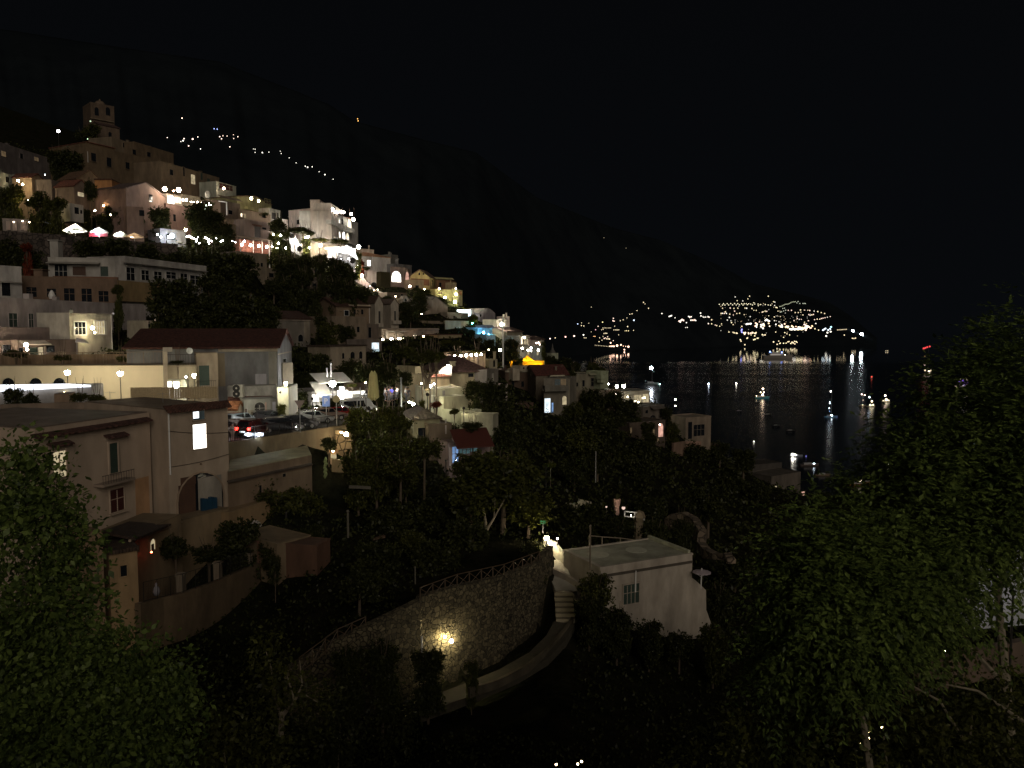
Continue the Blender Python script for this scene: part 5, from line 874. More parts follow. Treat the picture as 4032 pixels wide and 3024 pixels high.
# ---- centre of the picture
view('H')
h = H('hip_roof_house', 'pale house under a wide dark hipped tile roof in the centre', [(1290, 112), (1705, 115)], 452, (.38, .33, .2), dp=10, roof='hip', rh=2.1, roofcol=(.11, .06, .05), over=.9); h.chim(.18, .1, .8, 1.2); h.win(0, 1500, 470, 1560, 510, 'dark')
h = H('side_house', 'grey creeper-covered side house right of the hipped roof', [(1705, 113), (1830, 116)], 452, (.2, .18, .15), dp=7, par=.3); h.panel(0, 1760, 470, 1782, 590, (.5, .47, .4), 'downpipe_panel')
h = H('cream_house', 'small cream house with a thin tiled ledge left of the hipped roof', [(1098, 107), (1300, 110)], 505, (.45, .37, .22), dp=6, par=.2); h.hood(0, 1095, 1300, 485, 505, .5)
h = H('cream_house', 'narrow cream wall with an arched opening behind the umbrella pine', [(925, 112), (1010, 113)], 405, (.5, .45, .28), dp=5, par=.1); h.win(0, 935, 470, 985, 560, 'dark', arch=True)
lamp(1285, 395, 108, 'intense white lamp above the cream ledge house', .34, (1, .88, .75), 110, name='floodlight'); lamp(1225, 442, 106, 'second intense lamp below left of the first over the cream ledge house', .3, (1, .85, .7), 110, name='floodlight'); ribbon('garden_wall', 'brilliantly lit short sloping wall above the cream ledge house', 'wall', [(1190, 108.5, 450), (1240, 109, 400), (1325, 109.6, 378)], plaster((.7, .65, .55)), .4, drop=1.5)
h = H('terraced_house', 'upper part of the cream stepped building with slanting palm shadows', [(1040, 101), (1452, 102.5)], 662, (.48, .45, .3), dp=8, par=.3, roofcol=(.3, .28, .2)); h.panel(0, 1222, 640, 1250, 800, (.25, .23, .2), 'corner_pilaster')
h = H('terraced_house', 'lower part of the cream stepped building', [(1235, 97), (1500, 99)], 752, (.5, .47, .33), dp=6, par=.3)
h = H('terraced_house', 'lowest cream block with a balustrade at the foot of the stepped building', [(1468, 94), (1642, 96)], 905, (.5, .5, .36), dp=5, par=.3); h.bal(0, 1500, 1640, 885, 925, .8)
lamp(1090, 610, 98, 'bright garden lamp left of the cream stepped building', .28, (.95, .97, 1), 45, 'post'); lamp(1060, 700, 95, 'hidden yellow lamp added to light the cream stepped building', .25, (1, .92, .55), 190, 'post'); lamp(1455, 850, 91, 'hidden lamp added in the bushes to light the lowest cream block', .2, (1, .92, .6), 120, 'post')  # yellow lamp and bush lamp are added, unseen, to light the cream walls
lamp(1130, 585, 98.5, 'small garden lamp right of the bright garden lamp', .14, WH, 40, 'post'); lamp(995, 580, 100, 'pale lamp by the trunk of the umbrella pine', .16, PK, 40, 'post')
lamps([(1293, 290), (1357, 285), (1420, 278), (1481, 274), (1536, 270), (1591, 266), (1645, 262)], lambda i: 124+i*.6, '# globe from the left in the straight row of seven white globes', 'row of seven white globe lamps', .3, (1, .88, .76), 40, 'bulb', name='globe_lamp')
ribbon('garden_wall', 'ivy-topped tan wall behind the row of seven globes', 'wall', [(1240, 127, 240), (1450, 128.5, 228), (1690, 130, 225)], plaster((.3, .22, .13)), .4, drop=3.6)
b = MB(); 
for i in range(9): p = Pt(1265+i*50, 262-i*3.6, 124); b.tube(p, p-Zv*3.4, .06)
p, q = Pt(1255, 264, 124), Pt(1680, 232, 124); b.tube(p, q, .06); single('lamp_pergola', 'thin wooden pergola frame carrying the seven globes', 'pergola', b, BROWNW)
lamp(1850, 217, 134, 'strong warm street lamp above the hipped roof corner', .6, (1, .82, .55), 30, 'post') if False else None
h = H('kiosk_house', 'small yellowish house with a dark hipped roof below the garden lamps', [(905, 85), (1192, 86)], 962, (.42, .4, .24), dp=6, roof='hip', rh=1., roofcol=(.1, .075, .055), over=.5); h.win(0, 955, 1062, 1040, 1160, 'dark', mull=0); h.panel(0, 1046, 1050, 1062, 1180, (.5, .48, .32), 'column')
h = H('kiosk_annex', 'rough brown annex with a climbing plant beside the yellowish small house', [(1075, 84), (1322, 85)], 1042, (.2, .15, .1), dp=5, par=.2); h.panel(0, 1252, 965, 1266, 1130, (.55, .5, .45), 'white_post')
lamp(903, 803, 84, 'right and brighter of the twin lamps on the lamp post arm', .26, (1, 1, .72), 70, name='twin_lamp'); lamp(862, 785, 84.5, 'left and dimmer of the twin lamps on the lamp post arm', .18, (1, .95, .6), 35, name='twin_lamp'); pole(776, 85, 525, 880, 'grey lamp post in front of the crowd', .09, 'lamp_post')
p, q = Pt(790, 782, 85), Pt(905, 772, 84.6); single('lamp_bracket', 'curved arm carrying the twin lamps', 'lamp arm', MB().tube(p, q, .03), STEEL)
h = H('terrace_house', 'house with blue-lit rooms under a dark red pergola roof', [(1290, 81), (1745, 83)], 1245, (.3, .22, .2), dp=6, par=.2)
h.win(0, 1327, 1268, 1393, 1445, 'blue', mull=1, name='door'); h.win(0, 1402, 1270, 1520, 1345, 'teal', mull=2); h.win(0, 1525, 1275, 1600, 1320, 'teal'); h.hood(0, 1340, 1745, 1128, 1240, 2.2, simple('red_awning', (.07, .018, .012)), name='awning', slope=.4)
h.panel(0, 1295, 1275, 1322, 1480, (.55, .45, .4), 'white_post'); lamp(1373, 1413, 78.6, 'tiny bright lamp in the blue-lit room', .07, WH, 60)
lamp(1260, 1420, 78.2, 'hidden pale blue lamp added left of the blue-lit rooms', .12, (.6, .8, 1), 40, 'post')  # added unseen lamp for the blue light outside the rooms
h = H('column_house', 'pale curved column of a house beyond the dark trees', [(1772, 91), (1830, 93)], 935, (.36, .34, .25), dp=4, par=.2)
h = H('balcony_ledge', 'thin brightly lit curved white ledge left of the brown house', [(1752, 119), (1930, 122)], 612, (.5, .42, .38), cat='balcony', dp=2, par=.2, base=665); lamp(1760, 590, 117.5, 'tiny white lamp at the left end of the curved ledge', .18, WH, 25)
h = H('creeper_wall', 'tall rust-brown creeper covered wall of the dark trees, centre right', [(1930, 126), (2090, 130)], 1190, (.12, .085, .06), cat='wall', dp=3, par=.0)
h = H('stone_house', 'dim brown house wall above the dark round tree, centre right', [(1980, 140), (2212, 143)], 810, (.1, .06, .04), dp=6, par=.1)
# ---- hotel tiers on the left
view('F')
h = H('long_hotel', 'long white upper hotel tier with seven dark windows, right part', [(1278, 134), (2112, 155)], 292, (.42, .4, .37), cat='hotel', dp=8, par=.2)
for a in [(1292, 400, 1378, 530), (1446, 428, 1524, 530), (1576, 442, 1656, 530), (1700, 446, 1800, 512), (1846, 462, 1918, 552), (1945, 482, 2050, 570)]: h.win(0, *a, kind='dark', mull=1)
h.hood(0, 1270, 2115, 385, 398, .9, plaster((.33, .31, .28)), name='ledge', slope=.02); h.bal(0, 1190, 1660, 545, 740, .8, plaster((.27, .19, .09))); h.bal(0, 1940, 2100, 572, 610, .8)
h = H('long_hotel', 'long white upper hotel tier, left part with wooden shutters', [(490, 132), (1280, 135)], 300, (.42, .4, .36), cat='hotel', dp=9, par=.15)
h.win(0, 562, 372, 690, 520, 'dark', mull=2); h.win(0, 745, 388, 880, 480, 'brown', mull=0); h.win(0, 1030, 388, 1110, 488, 'shut', mull=0); h.hood(0, 480, 1020, 340, 362, 1.4, plaster((.33, .31, .27)), name='roof_slab', slope=.02); h.chim(.05, .3, 1.4, 3.); h.bal(0, 540, 1200, 490, 520, 1.2, plaster((.2, .1, .06)))
h = H('hotel_terrace', 'brown terrace tier with a row of dark doors between the hotel levels', [(150, 119), (1200, 127)], 500, (.2, .13, .085), cat='hotel', dp=7, par=.3)
for a in [(270, 600, 375, 700), (480, 615, 575, 700), (655, 612, 765, 740), (835, 615, 940, 750), (1010, 640, 1112, 750)]: h.win(0, *a, kind='dark', mull=1)
h.chim(.25, .2, 1.4, 1.2)
b = MB(); p = Pt(530, 660, 118.5); b.lathe(p-Zv*.9, [(.35, 0), (.5, .5), (.3, 1.), (.12, 1.3)], 8); single('urn', 'small white urn on the brown hotel terrace', 'urn', b, WHITE)
h = H('white_hotel_wing', 'white hotel block cut by the left edge above the green shutters', [(-220, 111), (216, 116)], 382, (.48, .46, .43), cat='hotel', dp=8, par=.3); h.win(0, 15, 552, 105, 690, 'dark'); h.hood(0, -200, 218, 535, 552, .6, plaster((.38, .36, .32)), name='ledge', slope=.02)
h = H('lower_hotel', 'long lower hotel tier with green shutters and a lamp-lit bay', [(-150, 102), (1490, 134)], 713, (.44, .39, .37), cat='hotel', dp=8, par=.2)
for a in [(88, 868, 175, 1008), (292, 872, 340, 1010), (432, 878, 505, 1012)]: h.win(0, *a, kind='shut', mull=1)
h.win(0, 1155, 955, 1255, 1085, 'dark', shut=False); h.win(0, 1335, 958, 1425, 1085, 'dark'); h.chim(.27, .2, .9, .9, cap=False); h.chim(.43, .2, .7, .7, cap=False)
h.bal(0, -100, 700, 1010, 1150, 3.2, plaster((.24, .19, .17)), name='terrace')
h = H('hotel_bay', 'projecting hotel bay with white framed windows and a strong wall lamp', [(708, 108), (1138, 117)], 872, (.5, .47, .4), cat='hotel', dp=5, par=.15)
h.win(0, 762, 958, 875, 1085, 'dark', mull=2, fw=.14, frame=WHITE); h.win(0, 968, 948, 1066, 1082, 'lity', mull=3, fw=.14, frame=WHITE); h.panel(0, 1070, 950, 1095, 1090, (.7, .68, .62), 'open_shutter'); h.pipe(0, 1133, 885, 1290)
lamp(948, 1018, 110.5, 'strong warm wall lamp between the windows of the hotel bay', .34, (1, .84, .5), 95); lamp(972, 1065, 110.2, 'second glow of the wall lamp lower on the hotel bay', .16, (1, .8, .45), 60); lamp(730, 850, 107.5, 'pale globe with a weak glow on the corner of the hotel bay', .4, (1, .9, .6), .12, 'bulb'); lamp(1160, 870, 116, 'small pale ball on the right corner of the hotel bay', .22, (1, .9, .8), .3, 'bulb')  # corner globe is no lamp, only given a weak glow
t = Thing('patio_umbrella', 'folded white triangular awning left of the hotel bay', 'umbrella', Pt(800, 1180, 103)); A, B, C = Pt(785, 1115, 103), Pt(915, 1178, 101), Pt(770, 1165, 103); t.part('canopy', MB().add([A, B, C, A+Vector((.3, 1.5, -.3))], [(0, 2, 1), (0, 1, 3), (0, 3, 2), (1, 2, 3)]), cloth((.65, .6, .62), .3)); t.part('pole', MB().tube(A, Pt(790, 1290, 103), .05), STEEL)
h = H('lower_terrace_rooms', 'brown lower rooms with a lamp-lit white awning at the left', [(-150, 97), (800, 108)], 1150, (.24, .18, .14), cat='hotel', dp=4, par=.0)
h.hood(0, 215, 495, 1152, 1190, 1.4, plaster((.7, .62, .52)), name='awning', slope=.1); h.win(0, 390, 1215, 440, 1345, 'lity', mull=0, name='door'); h.win(0, 300, 1215, 385, 1290, 'shut'); h.win(0, 190, 1220, 235, 1290); h.win(0, 20, 1190, 110, 1290); h.win(0, 470, 1200, 560, 1280); h.panel(0, 450, 1200, 466, 1330, (.6, .55, .5), 'white_post')
lamp(268, 1192, 98.6, 'strong pinkish lamp under the white awning at the left', .38, (1, .82, .62), 80); lamp(278, 1240, 98.8, 'smaller lamp below the pinkish lamp at the left', .2, (1, .8, .6), 50)
h = H('cube_shed', 'tiny lit garden shed on the terrace under the folded awning', [(640, 92), (672, 92.3)], 1268, (.6, .52, .35), cat='shed', dp=1, par=0, base=1305)
for i, (x, y) in enumerate([(1590, 935), (1585, 1045), (1620, 990), (1640, 1020), (1615, 1015)]): lamp(x, y, 121, f'{ORD[i]} small light in the gap right of the lower hotel tier', .22, PK, 10 if i > 1 else 2, 'bulb', group='small lights at the right end of the lower hotel')
h = H('porch', 'open porch at the right end of the lower hotel tier', [(1510, 122), (1655, 125)], 945, (.3, .27, .22), cat='porch', dp=4, par=0); h.win(0, 1515, 975, 1570, 1045, 'dark')
t = Thing('domed_flue', 'small domed pale oven on the red roof terrace', 'flue', Pt(1710, 1085, 112)); c = Pt(1710, 1085, 112); t.part('body', MB().lathe(c, [(.7, -2.5), (.7, -.4), (.72, 0), (.62, .4), (.4, .62), (.1, .75)], 10), plaster((.35, .27, .18)), smooth=True); t.part('opening', MB().cbox(c+Vector((0, -.72, -.9)), .8, .1, .9), DOORM)  # rounded chimney with a pale domed cap
# terraces and the floodlit yellow wall by the road
ribbon('terrace_wall', 'low rough terrace wall with faded plaster above the yellow wall', 'wall', [(-200, 92, 1300), (500, 92, 1292), (1100, 92, 1285), (1690, 92, 1285)], plaster((.25, .17, .1), amt=.5), .3, drop=4)
railing('terrace_railing', 'thin iron railing with reed screens along the terrace above the yellow wall', [(-200, 87.5, 1412), (1680, 89, 1395)], h=1.5, step=2.2, mat=simple('old_iron', (.18, .13, .09)), style='bars', r=.05, bars=5)
h = H('yellow_wall', 'long smooth yellow retaining wall lit by two globe street lamps', [(-300, 86), (1682, 87.5)], 1412, (.55, .46, .3), cat='wall', dp=2.5, par=0, wallmat=plaster((.66, .57, .4), amt=.12, scale=.15))
for x in (90, 370, 610): h.win(0, x-62, 1530, x+62, 1640, 'dark', arch=True, mull=0, name='arched_niche')
h = H('gate_pillar', 'tall pale gate pillar at the right end of the yellow wall', [(1672, 85.5), (1715, 85.7)], 1262, (.55, .47, .36), cat='pillar', dp=1.2, par=0)
h.panel(0, 1668, 1216, 1765, 1262, (.4, .36, .3), 'cap')
h = H('balcony_block', 'plastered block with a curved balcony right of the gate pillar', [(1715, 84.8), (2012, 86)], 1400, (.36, .3, .2), dp=4, par=0); h.bal(0, 1715, 2010, 1290, 1398, .9, plaster((.3, .24, .15)), solid=False)
t = Thing('satellite_dish', 'round white satellite dish above the balcony block', 'satellite dish', Pt(1943, 1300, 85)); c = Pt(1943, 1253, 85); t.part('dish', MB().ball(c, .36, 12, 8, sy=.35), simple('dish_white', (.6, .62, .6)), smooth=True); t.part('mast', MB().tube(c+Vector((0, .1, 0)), c+Vector((0, .1, -1.6)), .03), STEEL)
lamp(690, 1475, 81.5, 'left of two round globe street lamps before the yellow wall', .4, (1, .87, .6), 120, 'post'); lamp(1232, 1485, 81.5, 'right of two round globe street lamps before the yellow wall', .4, (1, .87, .6), 120, 'post')
lamp(1988, 1508, 83.5, 'lantern street lamp on a bracket beside the dark green door', .3, (1, .95, .75), 48, 'post', lp='lantern'); lamp(1905, 1520, 83.8, 'tall narrow light on the lantern pillar', .14, (1, .95, .75), 50)
# ---- red roof house by the road
view('G')
h = H('tan_house', 'grey tan house with a dark tiled roof and arched window behind the red roof', [(1010, 150), (1440, 158)], 12, (.2, .18, .15), dp=8, roof='gx', rh=1.5, roofcol=(.07, .03, .02), over=.4); h.win(0, 1308, 185, 1362, 262, 'dark', arch=True); h.panel(0, 1375, 30, 1435, 270, (.3, .26, .2), 'pale_pilaster'); h.hood(0, 1010, 1440, 8, 34, .3, plaster((.36, .3, .24)), name='eaves_band', slope=.02)
h = H('arcade_house', 'low wall house with three dark arches over the bright bar', [(1660, 136), (2048, 143)], 318, (.3, .25, .18), dp=6, roof='tileflat', roofcol=(.05, .03, .02)); h.win(0, 1785, 385, 1812, 450, 'dark', arch=True); h.win(0, 1875, 372, 1925, 450, 'dark', arch=True); h.win(0, 1970, 368, 2008, 450, 'dark', arch=True)
h = H('roadside_house', 'pale plaster house end with a tall dark green door', [(200, 88), (432, 89)], 390, (.42, .34, .24), dp=3, par=0); h.win(0, 232, 522, 345, 742, 'shut', mull=0, name='door'); h.bal(0, 215, 420, 690, 760, .6, plaster((.3, .25, .17)), solid=False)
h = H('red_roof_house', 'long stone house with a low red tiled roof by the road', [(-560, 89), (1085, 93), (1240, 106)], 338, (.2, .2, .2), roof='gx', rh=2.1, roofcol=(.085, .03, .02), over=.35, wallmat=plaster((.17, .17, .17), amt=.45, scale=.35))
h.hood(0, 440, 1085, 322, 372, .3, plaster((.4, .34, .25)), name='eaves_band', slope=.02); h.panel(0, 845, 615, 965, 742, (.36, .35, .37), 'repaired_patch'); h.win(1, 1142, 450, 1180, 612, 'dark', mull=0); h.panel(0, 990, 375, 1080, 750, (.26, .25, .21)); h.panel(0, 435, 390, 515, 750, (.22, .18, .12), 'bare_plaster')
h.panel(1, 1090, 380, 1235, 392, (.35, .3, .22), 'string_course')
h = H('whitewashed_wall', 'whitewashed low front wall under the red roof house', [(540, 88.5), (1075, 90)], 755, (.36, .35, .31), cat='wall', dp=2, par=0, wallmat=plaster((.34, .33, .3), amt=.55, scale=.8)); h.hood(0, 540, 1030, 880, 895, 1.3, tiles((.13, .05, .035)), name='tiled_ledge', slope=.3)
t = Thing('air_conditioner', 'double-fan white air conditioner under the red roof house', 'air conditioner', Pt(605, 870, 87.6)); A = Pt(605, 870, 87.6); B = Pt(705, 870, 87.6); w = (B-A).length; hh = Pt(605, 735, 87.6).z-A.z
t.part('case', MB().box(A, (w, 0, 0), (0, .7, 0), (0, 0, hh)), simple('appliance_cream', (.42, .4, .34)))
for k in (.28, .74):
    t.part('fan', MB().ring([A+Vector((w*.36+.42*math.cos(a*.5236), -.03, hh*k+.42*math.sin(a*.5236))) for a in range(12)], [A+Vector((w*.36+.12*math.cos(a*.5236), -.03, hh*k+.12*math.sin(a*.5236))) for a in range(12)], (0, -.04, 0)), IRON)
view('X')
h = H('kiosk', 'tiny roadside kiosk with an orange tiled roof', [(795, 84), (1010, 84), (1150, 86.5)], 1080, (.5, .42, .32), cat='kiosk', roof='gx', rh=.7, roofcol=(.4, .16, .07), over=.12)
for x in (865, 925): h.win(0, x, 1135, x+48, 1235, 'dimg', arch=True, mull=0, fw=.03, name='painted_niche')
h = H('white_shop', 'small white shop with a dark arched doorway by the road', [(1165, 85.5), (1890, 87.2)], 862, (.36, .36, .33), cat='shop', dp=3, par=.05); h.win(0, 1392, 905, 1618, 1205, 'door', arch=True, mull=1, name='arched_door'); h.win(0, 1188, 1045, 1228, 1172, 'brown', mull=0); h.panel(0, 1160, 1080, 1385, 1240, (.3, .27, .21)); h.panel(0, 1785, 895, 1855, 1150, (.5, .5, .52), 'white_banner', mat=simple('white_banner', (.55, .55, .62))); h.panel(0, 1622, 905, 1655, 1060, (.6, .4, .34), 'pink_sign')
h = H('buttress_house', 'tall lamp-lit buttress at the right end of the red roof house', [(1890, 84.5), (2130, 85), (2330, 90)], 590, (.5, .5, .36), dp=3, par=0, wallmat=plaster((.48, .46, .34), amt=.3, scale=.7))
lamp(2075, 505, 83.6, 'heart-shaped lantern on the lamp-lit buttress', .28, (1, .95, .72), 110, lp='lantern'); lamp(1960, 690, 83.6, 'hidden lamp added low to brighten the lamp-lit buttress', .14, (1, .95, .72), 150)  # the low lamp is unseen, added to brighten the buttress foot
h = H('back_gable', 'tall tan gable wall rising behind the lamp-lit buttress', [(2005, 96), (2230, 97)], 60, (.2, .17, .12), dp=2, par=0)
# ---- bright bar and shops at the bend
view('Y')
h = H('bar', 'glaring white open bar with canopies at the bend of the road', [(700, 99), (1980, 104)], 690, (.5, .48, .44), cat='bar', dp=7, par=0)
for a in [(705, 740, 860, 890), (870, 700, 1050, 790), (1260, 650, 1420, 900), (1430, 640, 1590, 820), (1600, 620, 1750, 720), (1775, 620, 1850, 730), (1860, 640, 1960, 740)]: h.win(0, *a, kind='litw', mull=0, fw=.06, name='lit_opening')
h.hood(0, 740, 1060, 590, 680, 2.4, cloth((.5, .48, .4), .3), slope=.6); h.hood(0, 1440, 1990, 540, 620, 2., plaster((.12, .08, .05)), slope=.3)
h.hood(0, 760, 1490, 350, 430, 3., cloth((.46, .44, .38), .3), name='upper_awning', slope=.3)
lamp(1160, 500, 95, 'enormous glaring floodlight over the white bar', .6, (1, .97, .9), 120, 'post', name='floodlight'); lamp(1360, 610, 95.5, 'second glaring floodlight right over the white bar', .42, (1, .97, .92), 120, 'post', name='floodlight'); lamp(800, 800, 96, 'glaring lamp at the left corner of the white bar', .4, (1, .95, .9), 70, 'post', name='floodlight')
lamp(1880, 478, 90, 'small pale lamp on a post right of the white bar', .14, WM, 30, 'post')
for x, y0, y1, l in ((1125, 65, 345, 'taller of two thin white masts over the bar awning'), (1040, 175, 350, 'shorter of two thin white masts over the bar awning')): pole(x, 97, y0, y1, l, .1, 'mast', STEEL, 'mast')
for i, (x, r) in enumerate(((2020, 30), (2080, 26))):
    c = Pt(x, 870, 87); b = MB().lathe(c, [(.05, 0), (.5, .4), (.4, 1.8), (.28, 3.), (.05, 3.4)], 8); single('closed_umbrella', ['left', 'right'][i]+' of two folded yellow umbrellas beside the bar', 'umbrella', b, cloth((.55, .5, .25), .4), group='folded yellow umbrellas')
# street furniture
def sign(x, y0, y1, Y, shape, label, col, fx=None):
    a = Pt(x, y1, Y); b = Pt(x, y0, Y); b.x = a.x; t = Thing('road_sign', label, 'road sign', a); t.part('pole', MB().tube(a, b, .05), STEEL); p = MB(); c = b+Vector((0, -.08, -.45))
    if shape == 'tri': p.prism([c+Vector((-.5, 0, .42)), c+Vector((.5, 0, .42)), c+Vector((0, 0, -.45))], (0, .03, 0))
    elif shape == 'round': p.prism([c+Vector((.38*math.cos(i*.3927), 0, .38*math.sin(i*.3927))) for i in range(16)], (0, .03, 0))
    else: p.box(c+Vector((-.42, 0, -.6)), (.84, 0, 0), (0, .03, 0), (0, 0, 1.2))
    o = t.part('plate', p, simple('sign_'+shape, col, rough=.4)); return t, c
t, c = sign(455, 860, 1560, 76, 'tri', 'back of a triangular give way sign on a tall pole by the railing', (.28, .22, .2))
t, c = sign(1025, 790, 1260, 84, 'rect', 'blue and white parking sign on a pole behind the cars', (.2, .32, .7)); 
pm = MB(); pm.box(c+Vector((-.16, -.02, -.3)), (.08, 0, 0), (0, .018, 0), (0, 0, .6)); pm.ring([c+Vector((-.08, -.02, .28)), c+Vector((.1, -.02, .28)), c+Vector((.17, -.02, .2)), c+Vector((.17, -.02, .06)), c+Vector((.1, -.02, -.02)), c+Vector((-.08, -.02, -.02))], [c+Vector((-.08, -.02, .21)), c+Vector((.07, -.02, .21)), c+Vector((.1, -.02, .17)), c+Vector((.1, -.02, .09)), c+Vector((.07, -.02, .05)), c+Vector((-.08, -.02, .05))], (0, .018, 0)); t.part('letter', pm, WHITE)
t, c = sign(1250, 740, 1415, 80, 'round', 'yellowish round sign on a pale pole right of the parking sign', (.4, .35, .18))
pole(1765, 84, 600, 1000, 'thin grey post behind the bright leaves', .05, 'post', cat='post')
# ================================================================ THE ROAD WITH ITS CARS
view('0')
def roadY(py): return 10.25*F/(py-1300)*1.0
zr = 79.78; edge = [(560, 1812), (895, 1748), (1100, 1716), (1333, 1681), (1420, 1668), (1560, 1650)]
def on_z(px, py, z): d = raydir(px, py); t = (z-CZ)/d.z; return Vector((d.x*t, d.y*t, z))
E = [on_z(x, y, zr) for x, y in edge]; far = [Vector((p.x-3-4*i, p.y+24+i*1.5, zr)) for i, p in enumerate(E)]
mb = MB(); n = len(E); vs = E+far+[p-Zv*1.3 for p in E]+[p-Zv*1.3 for p in far]
mb.add(vs, [(i, i+1, n+i+1, n+i) for i in range(n-1)]+[(2*n+i, 2*n+i+1, i+1, i) for i in range(n-1)])
tag(link('street', mb.mesh('street'), simple('worn_asphalt', (.09, .085, .08), rough=.8)), kind='structure')
W = Thing('road_retaining_wall', 'sloping plastered retaining wall carrying the road and its railing', 'wall', E[0]-Zv*1.5)
b = MB(); vv = []; 
for i, p in enumerate(E):
    d = (E[min(i+1, n-1)]-E[max(i-1, 0)]).normalized(); nn = d.cross(Zv); vv += [p+nn*.05-Zv*3.2, p+nn*.05+Zv*.12, p-nn*.35+Zv*.12, p-nn*.35-Zv*.02]
b.add(vv, [(4*i+k, 4*i+4+k, 4*i+5+k, 4*i+1+k) for i in range(n-1) for k in range(3)]); W.part('wall_body', b, plaster((.17, .13, .075), amt=.5, scale=.4))
railing('road_railing', 'black iron railing with closely set bars along the road edge', [(edge[0][0], E[0].y, edge[0][1]-4), (895, E[1].y, 1744), (1100, E[2].y, 1712), (1333, E[3].y, 1677), (1420, E[4].y, 1664)], h=1.15, step=1.6, style='bars', bars=7, r=.05)
# cars
def prof_extrude(mb, prof, w0, w1, ca, sa, o, taper=None):
    """prof: (x, z) loop, extruded across the width with narrower upper part"""
    n = len(prof); vs = []
    for sgn in (-1, 1):
        for x, z in prof:
            w = (w0 if z < .95 else w1)/2*sgn; vs.append(o+Vector((x*ca-w*sa, x*sa+w*ca, z)))
    fs = [(i, (i+1) % n, n+(i+1) % n, n+i) for i in range(n)]+[tuple(range(n))[::-1], tuple(range(n, 2*n))]
    mb.add(vs, fs)
TYRE = simple('tyre_rubber', (.015, .015, .015), rough=.8); CHROME = simple('rim_metal', (.4, .4, .4), rough=.3, metal=.8)
def car(px, py, head, col, label, L=4.1, kind='hatch', tail=None, front=None, hgt=1.5, name='parked_car', tl=None):
    p = on_z(px, py, zr+.02); ca, sa = math.cos(head), math.sin(head); t = Thing(name, label, 'van' if kind == 'van' else 'car', p, 'cars along the road'); W2 = 1.72
    paint = simple('car_paint', col, rough=.22, metal=.2, var=.05); paint.node_tree.nodes['Principled BSDF'].inputs['Coat Weight'].default_value = .6
    h = L/2; B = MB()
    if kind == 'van': body = [(-h, .35), (-h, 1.0), (-h+.03, 1.75), (-h+.2, 2.0), (h-1.15, 2.02), (h-.75, 1.8), (h-.35, 1.12), (h, .95), (h+.02, .4), (h-.3, .28), (-h+.2, .28)]; g0 = (-h+.3, h-.45, 1.15, 1.75)
    else: body = [(-h, .35), (-h-.02, .72), (-h+.12, .94), (-h+.3, hgt-.16), (-h+.6, hgt), (h-2., hgt+.02), (h-1.7, hgt-.05), (h-1.05, .95), (h-.25, .82), (h, .62), (h+.02, .38), (h-.3, .25), (-h+.2, .25)]
    prof_extrude(B, body, W2, W2*.8, ca, sa, p); bo = t.part('body', B, paint)
    bv = bo.modifiers.new('bevel', 'BEVEL'); bv.width = .07; bv.segments = 2; bv.limit_method = 'ANGLE'; bv.angle_limit = .5
    def bx(x0, x1, y0, y1, z0, z1): return MB().box(p+Vector((x0*ca-y0*sa, x0*sa+y0*ca, z0)), Vector((ca, sa, 0))*(x1-x0), Vector((-sa, ca, 0))*(y1-y0), Zv*(z1-z0))
    def qd(pts): 
        m = MB(); m.add([p+Vector((x*ca-y*sa, x*sa+y*ca, z)) for x, y, z in pts], [(0, 1, 2, 3)]); return m
    zt = (1.85 if kind == 'van' else hgt)-.12; wz = W2*.4+.005
    for s in (-1, 1):
        G2 = MB(); 
        for a, c in ((-h+.45, -.25), (-.15, h-1.45)):
            v0 = [p+Vector((x*ca-y*sa, x*sa+y*ca, z)) for x, y, z in [(a, s*(W2*.405+.03), 1.0), (c, s*(W2*.405+.03), 1.0), (c-(.25 if c > 0 else 0), s*(W2*.405+.005), zt), (a+.08, s*(W2*.405+.005), zt)]]; G2.prism(v0, Vector((-sa, ca, 0))*s*.01)
        t.part('side_window', G2, GLASS)
    R = MB(); x0 = -h+.11 if kind != 'van' else -h; R.prism([p+Vector((x*ca-y*sa, x*sa+y*ca, z)) for x, y, z in [(x0-.0, -.62, 1.0), (x0, .62, 1.0), (x0+.15, .56, zt), (x0+.15, -.56, zt)]], Vector((-ca, -sa, 0))*.02); t.part('rear_window', R, GLASS)
    R = MB(); xf = h-1.03 if kind != 'van' else h-.36; xg = h-1.62 if kind != 'van' else h-.72; R.prism([p+Vector((x*ca-y*sa, x*sa+y*ca, z)) for x, y, z in [(xf, -.62, 1.02), (xf, .62, 1.02), (xg, .56, zt), (xg, -.56, zt)]], Vector((ca, sa, .3))*.02); t.part('windscreen', R, GLASS)
    for sx in (-h+.75, h-.8):
        for s in (-1, 1):
            c = p+Vector((sx*ca-s*(W2/2-.1)*sa, sx*sa+s*(W2/2-.1)*ca, .31)); ax = Vector((-sa, ca, 0))*.11*s; w = t.part('wheel', MB().tube(c-ax, c+ax, .31, n=14), TYRE); t.part('rim', MB().tube(c+ax*1.02, c+ax*1.12, .19, n=10), CHROME, w)
    for s in (-1, 1):
        t.part('tail_light', bx(-h-.04, -h+.08, s*.66-.13, s*.66+.13, .72, .94 if kind != 'van' else 1.3), glow((1, .03, .02), tail) if tail else simple('red_lens', (.15, .01, .01), rough=.2))
        t.part('headlight', bx(h-.12, h+.04, s*.62-.16, s*.62+.16, .56, .72), glow((1, .95, .85), front) if front else simple('clear_lens', (.5, .5, .5), rough=.15))
    t.part('licence_plate', bx(-h-.05, -h-.01, -.26, .26, .5, .62) if kind != 'van' else bx(-h-.05, -h-.01, -.26, .26, .5, .62), glow((.85, .92, 1), 2) if tail else WHITE)
